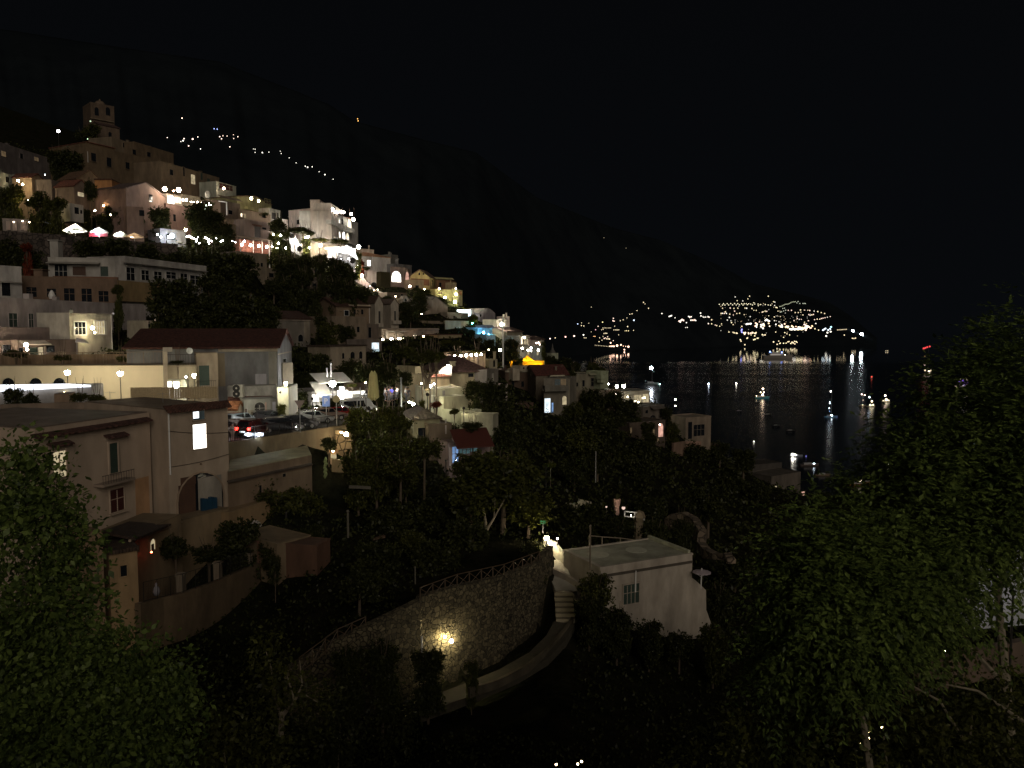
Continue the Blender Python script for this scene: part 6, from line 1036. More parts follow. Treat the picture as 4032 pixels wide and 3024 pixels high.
    for s in (-1, 1): t.part('mirror', bx(h-1.35, h-1.2, s*(W2*.45)-.0+(0 if s > 0 else -.18), s*(W2*.45)+(.18 if s > 0 else 0), .98, 1.12), paint)
    t.part('bumper', bx(-h-.06, -h+.1, -.8, .8, .28, .46), simple('bumper_black', (.03, .03, .03), rough=.6)); return t
h1 = math.radians(28)
car(905, 1712, math.radians(200), (.035, .02, .02), 'dark hatchback with a glowing red tail lamp beside the person in white', tail=None, front=None)
car(1005, 1712, math.radians(76), (.07, .01, .01), 'dark red car seen from behind with bright brake lights and lit plate', L=4.2, tail=16, hgt=1.62)
car(952, 1678, math.radians(60), (.3, .36, .42), 'pale blue-grey car behind the person in white', hgt=1.5)
car(1110, 1700, h1, (.02, .02, .025), 'black car with a lit headlight right of the red car', front=None, L=4.3)
car(1172, 1688, h1, (.03, .03, .035), 'second black car parked behind the triangular sign', L=4.2)
car(1238, 1668, h1+.1, (.3, .31, .3), 'silver-grey hatchback parked along the road', L=4.0)
car(1292, 1655, h1+.1, (.22, .16, .13), 'brownish car behind the parking sign pole', L=4.1)
car(1345, 1650, h1+.1, (.2, .02, .02), 'red car at the bend under the bright bar', L=4.)
car(1402, 1632, h1+.15, (.42, .42, .42), 'white van parked in front of the bright bar', L=4.8, kind='van')
car(1065, 1668, h1, (.03, .028, .03), 'black car with a bright roof reflection behind the red car', L=4.2)
# car lamp spill: the lit plate lamp and reversing lamp under the red car's tail
p = on_z(1003, 1728, zr); t = Thing('reversing_lamp', 'cold white lamp glare low behind the dark red car', 'car lamp', p+Vector((0, -.3, .3))); t.part('bulb', MB().ball(p+Vector((-.5, -.35, .42)), .08, 8, 6, sx=1.6).ball(p+Vector((.5, -.35, .42)), .08, 8, 6, sx=1.6), glow((.7, .82, 1), 150)); t.part('housing', MB().box(p+Vector((-.9, -.22, .3)), (1.8, 0, 0), (0, .08, 0), (0, 0, .3)), simple('white_bumper', (.6, .6, .62), rough=.4))
p = on_z(897, 1700, zr)+Zv*.9; t = Thing('tail_lamp', 'round red lamp glowing at the house corner left of the person', 'car lamp', p); t.part('bulb', MB().ball(p, .09, 8, 6), glow((1, .05, .03), 22)); t.part('ring', MB().lathe(p-Zv*.12, [(.12, 0), (.12, .05)], 8), IRON)
# lamps of the road; two unseen fill lights added over the cars
lamp(1010, 1600, 79, 'hidden fill light added over the cars by the kiosk', .2, (1, .93, .8), 60, 'post'); lamp(1230, 1570, 82, 'hidden fill light added over the silver car', .2, (1, .93, .8), 60, 'post')
lamp(1076, 1672, on_z(1076, 1700, zr).y, 'round headlight glare left of the black cars', .1, WM, 40, 'bulb', name='car_lamp'); lamp(1161, 1668, on_z(1161, 1700, zr).y, 'tiny headlight glare between the black cars', .06, WH, 30, 'bulb', name='car_lamp'); lamp(1165, 1680, on_z(1165, 1700, zr).y-.5, 'lower tiny headlight glare between the black cars', .06, WH, 30, 'bulb', name='car_lamp')
# person in white by the cars
def figure(name, label, foot, head_h, pose, shirt, trousers, yaw=0., group=None):
    s = head_h/1.75; me = bpy.data.meshes.new('body')
    J = dict(pelvis=(0, 0, .95), belly=(0, .01, 1.1), chest=(0, 0, 1.34), neck=(0, 0, 1.49), head0=(0, -.02, 1.58), head=(0, -.03, 1.68), hipL=(-.1, 0, .9), kneeL=(-.11, -.03, .5), ankL=(-.11, .02, .09), toeL=(-.13, -.16, .03), hipR=(.1, 0, .9), kneeR=(.12, -.05, .5), ankR=(.13, 0, .09), toeR=(.16, -.18, .03),
             shL=(-.2, 0, 1.4), elL=(-.27, .03, 1.14), wrL=(-.27, -.06, .9), haL=(-.27, -.09, .81), shR=(.2, 0, 1.4), elR=(.27, .04, 1.14), wrR=(.27, -.05, .9), haR=(.27, -.08, .81))
    J.update(pose); ks = list(J); E_ = [('pelvis', 'belly'), ('belly', 'chest'), ('chest', 'neck'), ('neck', 'head0'), ('head0', 'head'), ('pelvis', 'hipL'), ('hipL', 'kneeL'), ('kneeL', 'ankL'), ('ankL', 'toeL'), ('pelvis', 'hipR'), ('hipR', 'kneeR'), ('kneeR', 'ankR'), ('ankR', 'toeR'), ('chest', 'shL'), ('shL', 'elL'), ('elL', 'wrL'), ('wrL', 'haL'), ('chest', 'shR'), ('shR', 'elR'), ('elR', 'wrR'), ('wrR', 'haR')]
    R = dict(pelvis=.15, belly=.13, chest=.16, neck=.06, head0=.085, head=.1, hipL=.1, kneeL=.065, ankL=.042, toeL=.035, hipR=.1, kneeR=.065, ankR=.042, toeR=.035, shL=.07, elL=.047, wrL=.032, haL=.035, shR=.07, elR=.047, wrR=.032, haR=.035)
    me.from_pydata([Vector(J[k])*s for k in ks], [(ks.index(a), ks.index(b)) for a, b in E_], []); t = Thing(name, label, 'person', foot, group); t.root.rotation_euler = (0, 0, yaw)
    def sk(nm, mesh, mat, radii, rootk=0):
        o = link(nm, mesh, mat, t.root); o.modifiers.new('skin', 'SKIN'); 
        if not mesh.skin_vertices: bpy.context.view_layer.objects.active = o
        lay = mesh.skin_vertices[0].data
        for i, r_ in enumerate(radii): lay[i].radius = (r_*s, r_*s); lay[i].use_root = (i == rootk)
        sb = o.modifiers.new('sub', 'SUBSURF'); sb.levels = 1; sb.render_levels = 2; return o
    skin = simple('skin', (.35, .2, .13)); body = sk('body', me, skin, [R[k] for k in ks])
    def sub(nm, keys, edges, mat, g):
        m = bpy.data.meshes.new(nm); m.from_pydata([Vector(J[k])*s for k in keys], [(keys.index(a), keys.index(b)) for a, b in edges], []); return sk(nm, m, mat, [R[k]*g for k in keys])
    sub('shirt', ['chest', 'belly', 'pelvis', 'shL', 'elL', 'shR', 'elR'], [('pelvis', 'belly'), ('belly', 'chest'), ('chest', 'shL'), ('shL', 'elL'), ('chest', 'shR'), ('shR', 'elR')], shirt, 1.16)
    sub('trousers', ['pelvis', 'hipL', 'kneeL', 'ankL', 'hipR', 'kneeR', 'ankR'], [('pelvis', 'hipL'), ('hipL', 'kneeL'), ('kneeL', 'ankL'), ('pelvis', 'hipR'), ('hipR', 'kneeR'), ('kneeR', 'ankR')], trousers, 1.18)
    hd = Vector(J['head'])*s; t2 = MB(); t2.ball(foot+hd+Vector((0, .02, .03))*s, .112*s, 10, 8); hr = t.part('hair', t2, simple('dark_hair', (.02, .014, .01)), smooth=True)
    f = MB(); f.ball(foot+hd+Vector((0, -.115, -.01))*s, .018*s, 6, 4, sz=1.5); t.part('nose', f, skin)
    for nm, w in (('haL', -1), ('haR', 1)):
        q = Vector(J[nm])*s; fm = MB()
        for k in range(4): fm.tube(foot+q+Vector((.018*(k-1.5), -.005, -.02)), foot+q+Vector((.02*(k-1.5), -.03, -.085-.01*(k in (1, 2)))), .009, .006, 5)
        fm.tube(foot+q+Vector((-.03*w, 0, 0)), foot+q+Vector((-.045*w, -.03, -.05)), .01, .007, 5); t.part('fingers', fm, skin, body)
    return t
pc = on_z(916, 1738, zr); pc.z = zr
figure('person', 'person in white shirt and white trousers standing by the dark car', pc, 1.72, dict(elL=(-.26, -.05, 1.16), wrL=(-.16, -.22, 1.2), haL=(-.1, -.26, 1.24)), simple('white_shirt', (.6, .5, .48)), simple('white_trousers', (.6, .48, .45)), 2.6)
view('H'); CR = [(600, 742, (.6, .58, .55), 'pale'), (672, 735, (.08, .1, .7), 'bright blue'), (725, 725, (.7, .6, .6), 'pinkish white'), (640, 745, (.1, .1, .12), 'dark'), (850, 745, (.05, .05, .06), 'black'), (826, 740, (.45, .45, .42), 'light grey')]
for x, y, c, w in CR:
    q = Pt(x, y+32, 93); q.z = max(gz(q.x, q.y), q.z); figure('person', f'person in {w} clothes in the small crowd right of the bar', q, 1.7, {}, simple('shirt', c), simple('trousers', (.08, .08, .09)), random.uniform(0, 6), 'people standing near the bar')
lamp(700, 640, 92, 'added lamp hidden in the trees above the crowd', .22, WH, 60, 'post')  # added out of sight to light the crowd
# ================================================================ LEFT FRONT HOUSE
view('J')
OC = (.46, .36, .27)
h = H('ochre_house', 'big ochre house with a dark tiled eave in the left foreground', [(300, 49.3), (1305, 59.3)], 418, OC, dp=13, roof='flat', par=0, roofcol=(.17, .13, .1), wallmat=plaster(OC, amt=.22, scale=.25))
h.hood(0, 290, 1310, 395, 425, .55, tiles((.09, .045, .03)), name='tiled_eave', slope=.15)
h.win(0, 458, 612, 570, 838, 'lity', mull=1, fw=.08); h.win(0, 950, 540, 1022, 802, 'shut', mull=0, fw=.12, name='balcony_door'); h.panel(0, 1026, 540, 1046, 802, (.3, .26, .2), 'door_reveal')
h.hood(0, 925, 1108, 462, 488, .5, tiles((.09, .045, .03)), name='tile_hood', slope=.2); h.hood(0, 430, 628, 535, 562, .5, tiles((.09, .045, .03)), name='tile_hood', slope=.2)
h.bal(0, 900, 1180, 800, 872, .9, plaster((.28, .22, .17)), solid=False); h.win(0, 955, 938, 1076, 1135, 'red', mull=1, sill=True); h.panel(0, 1180, 840, 1300, 1180, (.42, .25, .13), 'orange_plaster')
h = H('recess_house', 'recessed wall, coloured darker for shade, between the two ochre house blocks', [(1295, 61), (1470, 63.2)], 330, (.2, .14, .1), dp=8, par=0)  # shade of the recess put into the dark wall colour
h = H('ochre_block', 'taller right block of the ochre house with one blazing window', [(1452, 58.5), (1982, 63)], 255, (.34, .25, .17), dp=12, par=0, roofcol=(.2, .15, .1), wallmat=plaster((.44, .35, .26), amt=.3, scale=.25))
h.hood(0, 1440, 2000, 200, 250, .6, tiles((.1, .045, .03)), name='tiled_eave', slope=.2)
h.win(0, 1676, 376, 1794, 588, 'litw', mull=0, fw=.06); f = h.win(0, 1676, 262, 1780, 338, 'dimg', mull=0, fw=.07); h.panel(0, 1680, 268, 1730, 325, (.8, .8, .8), 'lit_half_pane', out=.035, mat=glow((.92, .97, 1), 2.2))
h.win(0, 1545, 800, 1942, 1172, 'dark', arch=True, mull=0, fw=.12, name='arched_loggia'); h.panel(0, 1556, 900, 1700, 1165, (.1, .05, .03), 'dark_door', out=.06); h.panel(0, 1572, 835, 1702, 905, (.1, .05, .03), 'dark_fanlight', out=.06)
lp = h.panel(0, 1725, 830, 1930, 1165, (.34, .31, .26), 'pale_back_wall', out=.045)
q = MB(); s0, s1, zb, zt = h.rect(0, 1752, 1010, 1880, 1150, .4); a, ex, nn = h.fr(0); 
for i in range(6): q.box(a+ex*(s0+(s1-s0)*i/6)+nn*(.3+.06*(i % 2))+Zv*zb, ex*(s1-s0)/6.05, nn*.25, Zv*((zt-zb)*(1-.05*(i % 3))))
h.part('blue_tarp', q, simple('blue_tarp', (.015, .05, .09), rough=.4)); h.pipe(0, 1462, 270, 820)
h.win(0, 1738, 715, 1752, 728, 'dark', mull=0, fw=.01, name='vent_hole')
for i, (x, y0, y1, Y, l) in enumerate([(60, 20, 130, 70, 'left on the ochre house roof'), (960, 90, 200, 66, 'in the middle of the ochre house roof'), (1420, 100, 190, 64, 'beside the reed screen'), (560, -20, 95, 75, 'above the long canopy')]):
    a, c = Pt(x, y1, Y), Pt(x, y0, Y); c.x = a.x; b = MB().tube(a, c, .025, n=5); b.tube(c+Vector((-.45, 0, -.12)), c+Vector((.45, .1, -.12)), .012, n=4)
    for k in range(6): b.tube(c+Vector((-.4+.16*k, -.22, -.12)), c+Vector((-.4+.16*k, .22, -.12)), .008, n=3)
    single('antenna', f'thin television antenna {l}', 'antenna', b, STEEL)
A, B = h.c[0], h.c[1]; e = (B-A).normalized(); nn = e.cross(Zv)
for k, (z0, z1) in enumerate([(-1.6, -2.3), (-4.4, -4.1)]):
    b = MB(); P_ = [A+e*((B-A).length*j/10)+nn*.06+Zv*(h.zt+z0+(z1-z0)*j/10-.12*math.sin(math.pi*j/10)) for j in range(11)]
    for p, q in zip(P_[:-1], P_[1:]): b.tube(p, q, .02, n=4)
    h.part('cable', b, IRON)
# roof clutter behind the eave
view('J')
ribbon('roof_parapet', 'worn brown parapet along the roof of the ochre house', 'parapet', [(0, 66, 205), (350, 66.5, 195), (640, 67, 188), (1000, 68, 196)], plaster((.2, .15, .11)), .4, drop=2.4)
ribbon('roof_parapet', 'pale low parapet with a coping further back on the ochre house roof', 'parapet', [(640, 70, 205), (1000, 71, 205), (1390, 72, 208)], plaster((.3, .26, .2)), .4, drop=1.2)
h = H('roof_box', 'brown plastered box between the planters on the roof terrace', [(470, 69), (600, 69.3)], 118, (.26, .18, .12), cat='water tank', dp=2, par=0, base=190)
h = H('led_canopy', 'long flat canopy edged by a cold white tube light', [(-60, 72), (800, 74)], 62, (.4, .38, .36), cat='canopy', dp=4, par=0, base=100)
s0, s1, zb, zt = h.rect(0, -60, 30, 790, 62, .3); a, ex, nn = h.fr(0)
h.part('tube_light', MB().prism([a+ex*s0+nn*.25+Zv*(zt+.02), a+ex*s1*.76+nn*.25+Zv*(zt+.02), a+ex*s1+nn*.25+Zv*(zb+.22), a+ex*s1+nn*.25+Zv*(zb+.05), a+ex*s0+nn*.25+Zv*(zb-.28)], nn*.1), glow((.9, .93, 1), 2.4))
for i, x in enumerate((395, 425, 560)): lamp(x, 100, 73.2, f'{ORD[i]} small yellow lamp under the long canopy', .12, (1, .85, .45), 10, 'bulb', group='small lamps under the long canopy')
railing('reed_fence', 'pale reed screen fence lit from behind on the roof terrace', [(1140, 70, 158), (1500, 70, 156), (1890, 70, 152)], h=1.05, step=1.4, mat=simple('pale_reed', (.42, .33, .19), var=.4, scale=8), style='reed', cat='fence')
h = H('lit_doorway', 'glaring lamp-lit gateway with white posts behind the reed screen', [(1455, 78), (1625, 78.4)], -5, (.7, .66, .5), cat='gateway', dp=1, par=0, base=170); h.win(0, 1462, 5, 1500, 150, 'litw', mull=0, fw=.02, name='lit_panel'); h.win(0, 1512, 5, 1566, 150, 'litw', mull=0, fw=.02, name='lit_panel'); h.panel(0, 1595, 0, 1618, 160, (.7, .7, .65), 'white_post')
lamp(1535, 60, 76.6, 'lamp inside the glaring gateway', .22, (1, .95, .72), 120, 'post')
# block under the road with the sloping canvas roof
view('W')
h = H('canvas_roof_house', 'low brown house with a faded green-grey flat roof below the road', [(170, 62.3), (1395, 70.8)], 770, (.2, .14, .09), left=(205, 68), par=0, roofcol=(.36, .33, .2)); h.hood(0, 170, 1400, 765, 800, .2, plaster((.08, .06, .045)), name='roof_edge', slope=.02); h.win(0, 620, 960, 660, 1100, 'dark', mull=0); h.win(0, 960, 790, 1010, 840, 'dark', mull=0)
lamp(1302, 437, 80.3, 'warm orange lamp under the road wall behind the flat roof', .26, (1, .68, .34), 85); lamp(1438, 457, 78, 'tiny white lamp beside the orange lamp', .05, WH, 80, 'bulb'); lamp(1893, 222, 78, 'bright warm lamp on the stone pier at the road bend', .33, (1, .84, .58), 55); lamp(1820, 195, 79, 'dimmer amber lamp left of the bright lamp on the stone pier', .16, (1, .7, .35), 70)
ribbon('stone_pier', 'rough stone pier wall at the road bend under the bright lamp', 'wall', [(1600, 81, 250), (1745, 80.3, 160), (1980, 80.6, 190), (2100, 81.5, 230)], stone((.28, .21, .12), 1.6), .6, drop=6)
h = H('lantern_house', 'small house-shaped glowing lantern on the wall below the pier', [(1662, 76.5), (1748, 76.7)], 500, (.6, .42, .25), cat='lantern', dp=1.2, roof='gy', rh=.9, roofcol=(.4, .25, .15), over=.05, base=585); h.win(0, 1702, 515, 1746, 568, 'lity', mull=0, fw=.02); h.win(0, 1668, 510, 1695, 565, 'lity', mull=0, fw=.02)
lamp(1700, 470, 75.5, 'warm lamp above the small glowing lantern house', .1, (1, .75, .45), 90, 'bulb')
ribbon('garden_path_wall', 'low lamp-lit curved garden wall under the stone pier', 'wall', [(1680, 74, 590), (1850, 74, 600), (1980, 73.5, 600)], plaster((.42, .3, .15)), .5, drop=1.2)
b = MB(); rg = random.Random(8)
for i in range(9): b.lathe(Pt(1590+rg.uniform(-12, 12), 860-i*30, 71), [(.06, 0), (.16, .2), (.05, .45)], 6)
single('cactus', 'pale green prickly plant standing against the dark wall below the road', 'plant', b, simple('cactus_green', (.22, .26, .1)))
ribbon('garden_wall', 'thin pale kerb in the dark garden below the bright leaved tree', 'wall', [(1930, 66, 965), (2080, 66, 970), (2250, 66.5, 980)], plaster((.13, .12, .09)), .2, drop=.25)
# lower left court
view('J')
s = [Pt(870, 1235, 50), Pt(1290, 1180, 56), Pt(1585, 1215, 59), Pt(1140, 1385, 51), ]
b = MB(); b.prism([Pt(880, 1330, 46.5), Pt(1180, 1392, 47.0), Pt(1585, 1222, 57.5), Pt(1290, 1182, 60)], Zv*.16); single('lean_to_roof', 'dark lean-to roof with a pale front beam at the foot of the ochre house', 'roof', b, tiles((.05, .03, .022)))
b = MB().tube(Pt(1130, 1392, 46.8), Pt(1580, 1228, 57.3), .09); single('beam', 'pale wooden beam along the front of the lean-to roof', 'beam', b, simple('pale_wood', (.3, .23, .16)))
h = H('corner_wall', 'plain tan wall corner behind the left foreground leaves', [(690, 43.5), (893, 44.6)], 1350, (.34, .23, .14), cat='house', dp=4, par=0)
h = H('hut', 'small ochre hut with a tiled edge and one square dark window', [(950, 45.2), (1196, 46.2)], 1508, (.4, .27, .14), cat='hut', dp=4, roof='tileflat', roofcol=(.07, .045, .03), over=.25)
view('K'); h.win(0, 382, 718, 440, 815, 'dark', mull=0, fw=.04)
h = H('shrine_wall', 'tan garden wall with the lit votive niche', [(480, 50), (920, 56)], 470, (.26, .19, .11), cat='wall', dp=3, par=0); h.win(0, 636, 490, 682, 590, 'lity', arch=True, mull=0, fw=.05, name='niche'); h.panel(0, 650, 535, 672, 590, (.08, .05, .03), 'statue', out=.06)
lamp(656, 606, 50.9, 'glowing red votive candle under the lit niche', .09, (1, .12, .05), 14, 'bulb', name='votive_candle')
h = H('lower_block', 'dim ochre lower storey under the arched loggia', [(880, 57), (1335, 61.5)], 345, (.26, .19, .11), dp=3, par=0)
h = H('side_wing', 'low ochre wing with a white framed door right of the loggia', [(1330, 60.5), (1752, 66)], 275, (.28, .19, .1), dp=6, par=.1); h.win(0, 1492, 352, 1600, 545, 'dark', mull=0, fw=.22, frame=plaster((.5, .45, .42)), arch=True, name='door')
lamp(1830, 350, 64.5, 'hidden blue lamp added at the corner of the low ochre wing', .05, (.35, .5, 1), 45, 'post'); lamp(2115, 402, 65, 'small cyan garden lamp in the dark hedge', .12, (.4, 1, .95), 2.5, 'bulb')  # the blue corner lamp is an unseen addition that tints the wall
h = H('side_house', 'dim tan cottage with a barred window below the ochre wing', [(1748, 56), (2040, 58.5)], 545, (.24, .18, .11), dp=5, par=.1); h.win(0, 1922, 675, 1962, 825, 'dark', mull=1); h.win(0, 1842, 695, 1860, 712, 'dark', mull=0)
h = H('side_house', 'faint reddish cottage wall right of the dim tan cottage', [(2095, 56), (2212, 58)], 560, (.15, .08, .05), dp=5, par=.1)
ribbon('terrace_wall', 'sloping rough terrace wall under the pillared garden terrace', 'wall', [(560, 45.5, 1055), (760, 47.5, 1000), (930, 49, 968), (1250, 52.5, 855), (1520, 56, 735), (1745, 59, 650)], plaster((.17, .12, .07), amt=.5), .4, drop=4.5)
for i, (x0, x1, y0, y1, Y) in enumerate([(872, 930, 815, 972, 49.3), (1196, 1250, 712, 858, 52.8), (1482, 1522, 640, 742, 56.3)]):
    a = Pt(x0, y1, Y); c = Pt(x1, y0, Y); b = MB().box(a, (c.x-a.x, 0, 0), (0, c.x-a.x, 0), (0, 0, c.z-a.z)); b.box(a+Vector((-.06, -.06, c.z-a.z)), (c.x-a.x+.12, 0, 0), (0, c.x-a.x+.12, 0), (0, 0, .1)); single('pillar', ['nearest', 'middle', 'farthest'][i]+' of three plastered pillars on the garden terrace', 'pillar', b, plaster((.3, .24, .17)), group='terrace pillars')
railing('terrace_railing', 'dark wire railing between the terrace pillars', [(590, 46, 1050), (930, 49.2, 965), (1250, 52.7, 852), (1520, 56.2, 732)], h=1.3, step=1.2, style='bars', bars=7, r=.025)
b = MB(); p = Pt(700, 980, 49.5); b.lathe(p, [(.18, 0), (.24, .25), (.18, .5), (.08, .6), (.1, .75), (.02, .82)], 8); single('garden_statue', 'pale draped garden statue behind the wire railing', 'statue', b, simple('pale_stone', (.35, .33, .36)), smooth=True)
view('L')
for x, Y, y0, y1, l in ((158, 62, 140, 460, 'pale concrete post in the dark garden left of the big fig tree'), (742, 52, 628, 880, 'thin metal post behind the lattice fence'), (450, 63, 140, 270, 'short faint post in the dark garden')): pole(x, Y, y0, y1, l, .09 if x < 200 else .05, 'garden_post', simple('concrete_post', (.12, .11, .08)), 'post')
ribbon('garden_wall', 'faint reddish garden wall in the dark middle garden', 'wall', [(-60, 60, 560), (170, 60.5, 470), (480, 62, 350)], plaster((.13, .08, .045)), .4, drop=1.8)
# ================================================================ STONE WALL, PATH, STEPS AND THE WHITE HOUSE
view('0')
PT = [(1120, 42.5, 2640, 2900), (1330, 43.5, 2520, 2860), (1500, 44.8, 2440, 2800), (1655, 46.5, 2365, 2740), (1660, 46.9, 2350, 2735), (1800, 48.4, 2310, 2680), (1980, 51.5, 2270, 2600), (2120, 55.5, 2215, 2480), (2178, 58, 2150, 2380)]
ribbon('stone_retaining_wall', 'long curved rubble stone wall lit by one wall lamp', 'wall', PT, stone((.12, .1, .058), 4.6), .5)
lamp(1778, 2524, 47.55, 'glaring warm wall lamp on the curved stone wall', .2, (1, .84, .5), 110); lamp(1752, 2508, 47.5, 'second smaller glow beside the lamp on the curved stone wall', .12, (1, .82, .42), 100)
p = Pt(1662, 2590, 46.0); single('drainpipe', 'white vertical pipe on the stone wall left of the lamp', 'pipe', MB().tube(Pt(1663, 2610, 46.1), Pt(1661, 2505, 46.1), .06), WHITE)
railing('lattice_fence', 'wooden fence of crossed laths on top of the curved stone wall', [(1655, 46.9, 2372), (1800, 48.9, 2318), (1985, 52, 2275), (2125, 56, 2220)], h=.95, step=1.1, mat=simple('fence_wood', (.09, .06, .035), var=.4, scale=8), style='cross', cat='fence', r=.045)
railing('lattice_fence', 'lower left part of the rustic wooden fence running into the dark', [(1180, 41.2, 2655), (1330, 43.7, 2540), (1440, 44.8, 2490)], h=.95, step=1.1, mat=simple('fence_wood', (.09, .06, .035), var=.4, scale=8), style='cross', cat='fence', r=.045)
def path(name, pts, w, mat):
    mb = MB(); vs = []; n = len(pts); Q = [Pt(*p) for p in pts]
    for i in range(n):
        d = (Q[min(i+1, n-1)]-Q[max(i-1, 0)]); d.z = 0; nn = d.normalized().cross(Zv); vs += [Q[i]+nn*w/2, Q[i]-nn*w/2, Q[i]+nn*w/2-Zv*.5, Q[i]-nn*w/2-Zv*.5]
    mb.add(vs, [(4*i, 4*i+1, 4*i+5, 4*i+4) for i in range(n-1)]+[(4*i+2, 4*i, 4*i+4, 4*i+6) for i in range(n-1)]+[(4*i+1, 4*i+3, 4*i+7, 4*i+5) for i in range(n-1)]); o = link(name, mb.mesh(name), mat); tag(o, kind='structure'); return o
def P2(px, py, Y): return (px, py, Y)
path('path', [(1640, 2790, 43), (1850, 2712, 44.4), (2000, 2650, 46.6), (2120, 2580, 49.2), (2190, 2510, 51.3), (2222, 2452, 53)], 1.5, simple('path_stone', (.055, .048, .032), var=.35, rough=.95))
ribbon('path_kerb', 'pale low kerb wall curving along the outer edge of the path', 'wall', [(1850, 43, 2712, 2750), (1960, 44, 2680, 2712), (2080, 46.5, 2620, 2650), (2160, 49.5, 2555, 2580), (2230, 52, 2475, 2500), (2262, 53.5, 2430, 2450)], plaster((.12, .1, .065), amt=.5), .22)
b = MB(); b2 = MB(); 
A = Pt(2190, 2438, 53.3); 
for i in range(6): b.box(A+Vector((0, i*.42, i*.24-.3)), (1.35, 0, 0), (0, .46, 0), (0, 0, .3))
single('steps', 'six worn stone steps climbing to the white lit landing', 'steps', b, simple('step_stone', (.3, .26, .18), rough=.9), kind=None)
path('landing', [(2232, 2330, 56), (2215, 2290, 57.2), (2195, 2240, 59), (2180, 2205, 60.5)], 1.6, plaster((.5, .47, .38)))
ribbon('landing_wall', 'white plaster wall slanting down from the bright lamp', 'wall', [(2140, 62.5, 2118), (2178, 61.5, 2135), (2222, 59.7, 2190), (2290, 58, 2262), (2345, 56.6, 2330)], plaster((.62, .58, .45)), .3, drop=3.2)
ribbon('landing_wall', 'grey lower wall in the shadow beside the stone steps', 'wall', [(2163, 58.3, 2232), (2225, 57.4, 2262), (2290, 56.2, 2302)], plaster((.3, .26, .2)), .25, drop=2.2)
lamp(2152, 2118, 61.2, 'brilliant warm lamp at the top of the white slanting wall', .3, (1, .84, .55), 55, 'post'); lamp(2166, 2138, 60.7, 'second brilliant glow just below the top lamp', .22, (1, .84, .55), 40, 'bulb'); lamp(2195, 2121, 61.2, 'small round white lamp on a short post right of the brilliant lamp', .1, (1, .9, .75), 60, 'post')
t = Thing('notice_board', 'small green-lit notice above the brilliant lamp', 'sign', Pt(2138, 2070, 62)); t.part('board', MB().box(Pt(2128, 2062, 62), (.4, 0, 0), (0, .04, 0), (0, 0, .25)), glow((.2, .75, .25), .35)); t.part('post', MB().tube(Pt(2138, 2100, 62.1), Pt(2138, 2055, 62.1), .02), STEEL)
view('M')
h = H('white_house', 'white flat-roofed house with a broad blank wall at lower right', [(745, 55), (1600, 58.6)], 692, (.42, .36, .29), left=(400, 59.5), roof='flat', par=.16, roofcol=(.42, .42, .32), wallmat=plaster((.5, .44, .36), amt=.25, scale=.3))
h.hood(0, 740, 1600, 680, 700, .12, plaster((.1, .085, .065)), name='eave_line', slope=.0); h.win(0, 955, 828, 1100, 1008, 'shut', mull=3, fw=.1); h.pipe(0, 1068, 700, 900)
s0, s1, zb, zt = h.rect(0, 1600, 880, 1780, 1320); A, B, C, D = h.c; e = (B-A).normalized(); nn = e.cross(Zv)
bp_ = [h.hit(0, *q) for q in [(1596, 770), (1640, 800), (1730, 885), (1733, 1070), (1755, 1130), (1780, 1200), (1782, 1340), (1590, 1340)]]; L0_ = (B-A).length
h.part('buttress', MB().prism([A+e*max(u, L0_-.0)+nn*-.01+Zv*z for u, z in bp_], nn*-2.5), h.wm)
h.part('roof_upstand', MB().box(D+(C-D)*.98+Zv*(h.zt+.1)-e*.2, (B-C)*.98, e*.25, Zv*.28), plaster((.5, .5, .36)))
for u, v in ((.22, .6), (.62, .55)): c = A+(B-A)*u+(D-A)*v; h.part('roof_patch', MB().lathe((c.x, c.y, h.zt+.06), [(.85, 0), (.85, .03), (.8, .04), (.1, .045)], 12), simple('pale_patch', (.5, .5, .39), rough=.9))
pole(648, 55.6, 285, 700, 'slim wooden pole standing at the roof corner of the white house', .06, 'utility_pole', simple('pole_wood', (.16, .13, .09)))
railing('garden_railing', 'pale pipe railing behind the white house roof', [(640, 64, 480), (760, 65, 490), (930, 66, 500), (1095, 67, 520)], h=.95, step=2.5, mat=simple('faded_rail', (.3, .25, .18)), style='none', r=.05)
t = Thing('patio_umbrella', 'white parasol at the right corner of the white house', 'umbrella', Pt(1685, 870, 58)); b = MB(); c = Pt(1690, 705, 58); b.lathe(c-Zv*.75, [(.72, .62), (.7, .66), (.4, .72), (.05, .8)], 10); t.part('canopy', b, cloth((.6, .52, .55), .3)); t.part('pole', MB().tube(Pt(1682, 870, 58), c+Zv*.2, .05), WHITE); t.part('ribs', MB().tube(Pt(1682, 760, 58), c+Vector((-.6, 0, -.1)), .02).tube(Pt(1682, 760, 58), c+Vector((.6, 0, -.1)), .02), WHITE)
lamp(960, 118, 84, 'round pale globe in the garden above the white house', .3, PK, .9, 'post'); lamp(800, 108, 85, 'small pale globe left of the round globe', .16, PK, .9, 'post')
t = Thing('flower_pot', 'tall pinkish pot on a pedestal in the upper right garden', 'pot', Pt(900, 110, 86)); c = Pt(898, 110, 86); t.part('pot', MB().lathe(c, [(.25, -.9), (.3, -.7), (.26, 0), (.36, .3), (.44, .9), (.36, .95)], 10), simple('terracotta_pale', (.55, .36, .28))); t.part('plant', MB().ball(c+Zv*1.2, .35, 6, 5), LEAF['dark']); lamp(870, 110, 84, 'hidden pink lamp added to light the tall pot', .12, PK, 40, 'post')  # pink lamp added unseen to light the pot
b = MB(); A, B = Pt(970, 150, 80), Pt(1105, 165, 80); e = B-A; dn = Pt(1105, 215, 80)-B
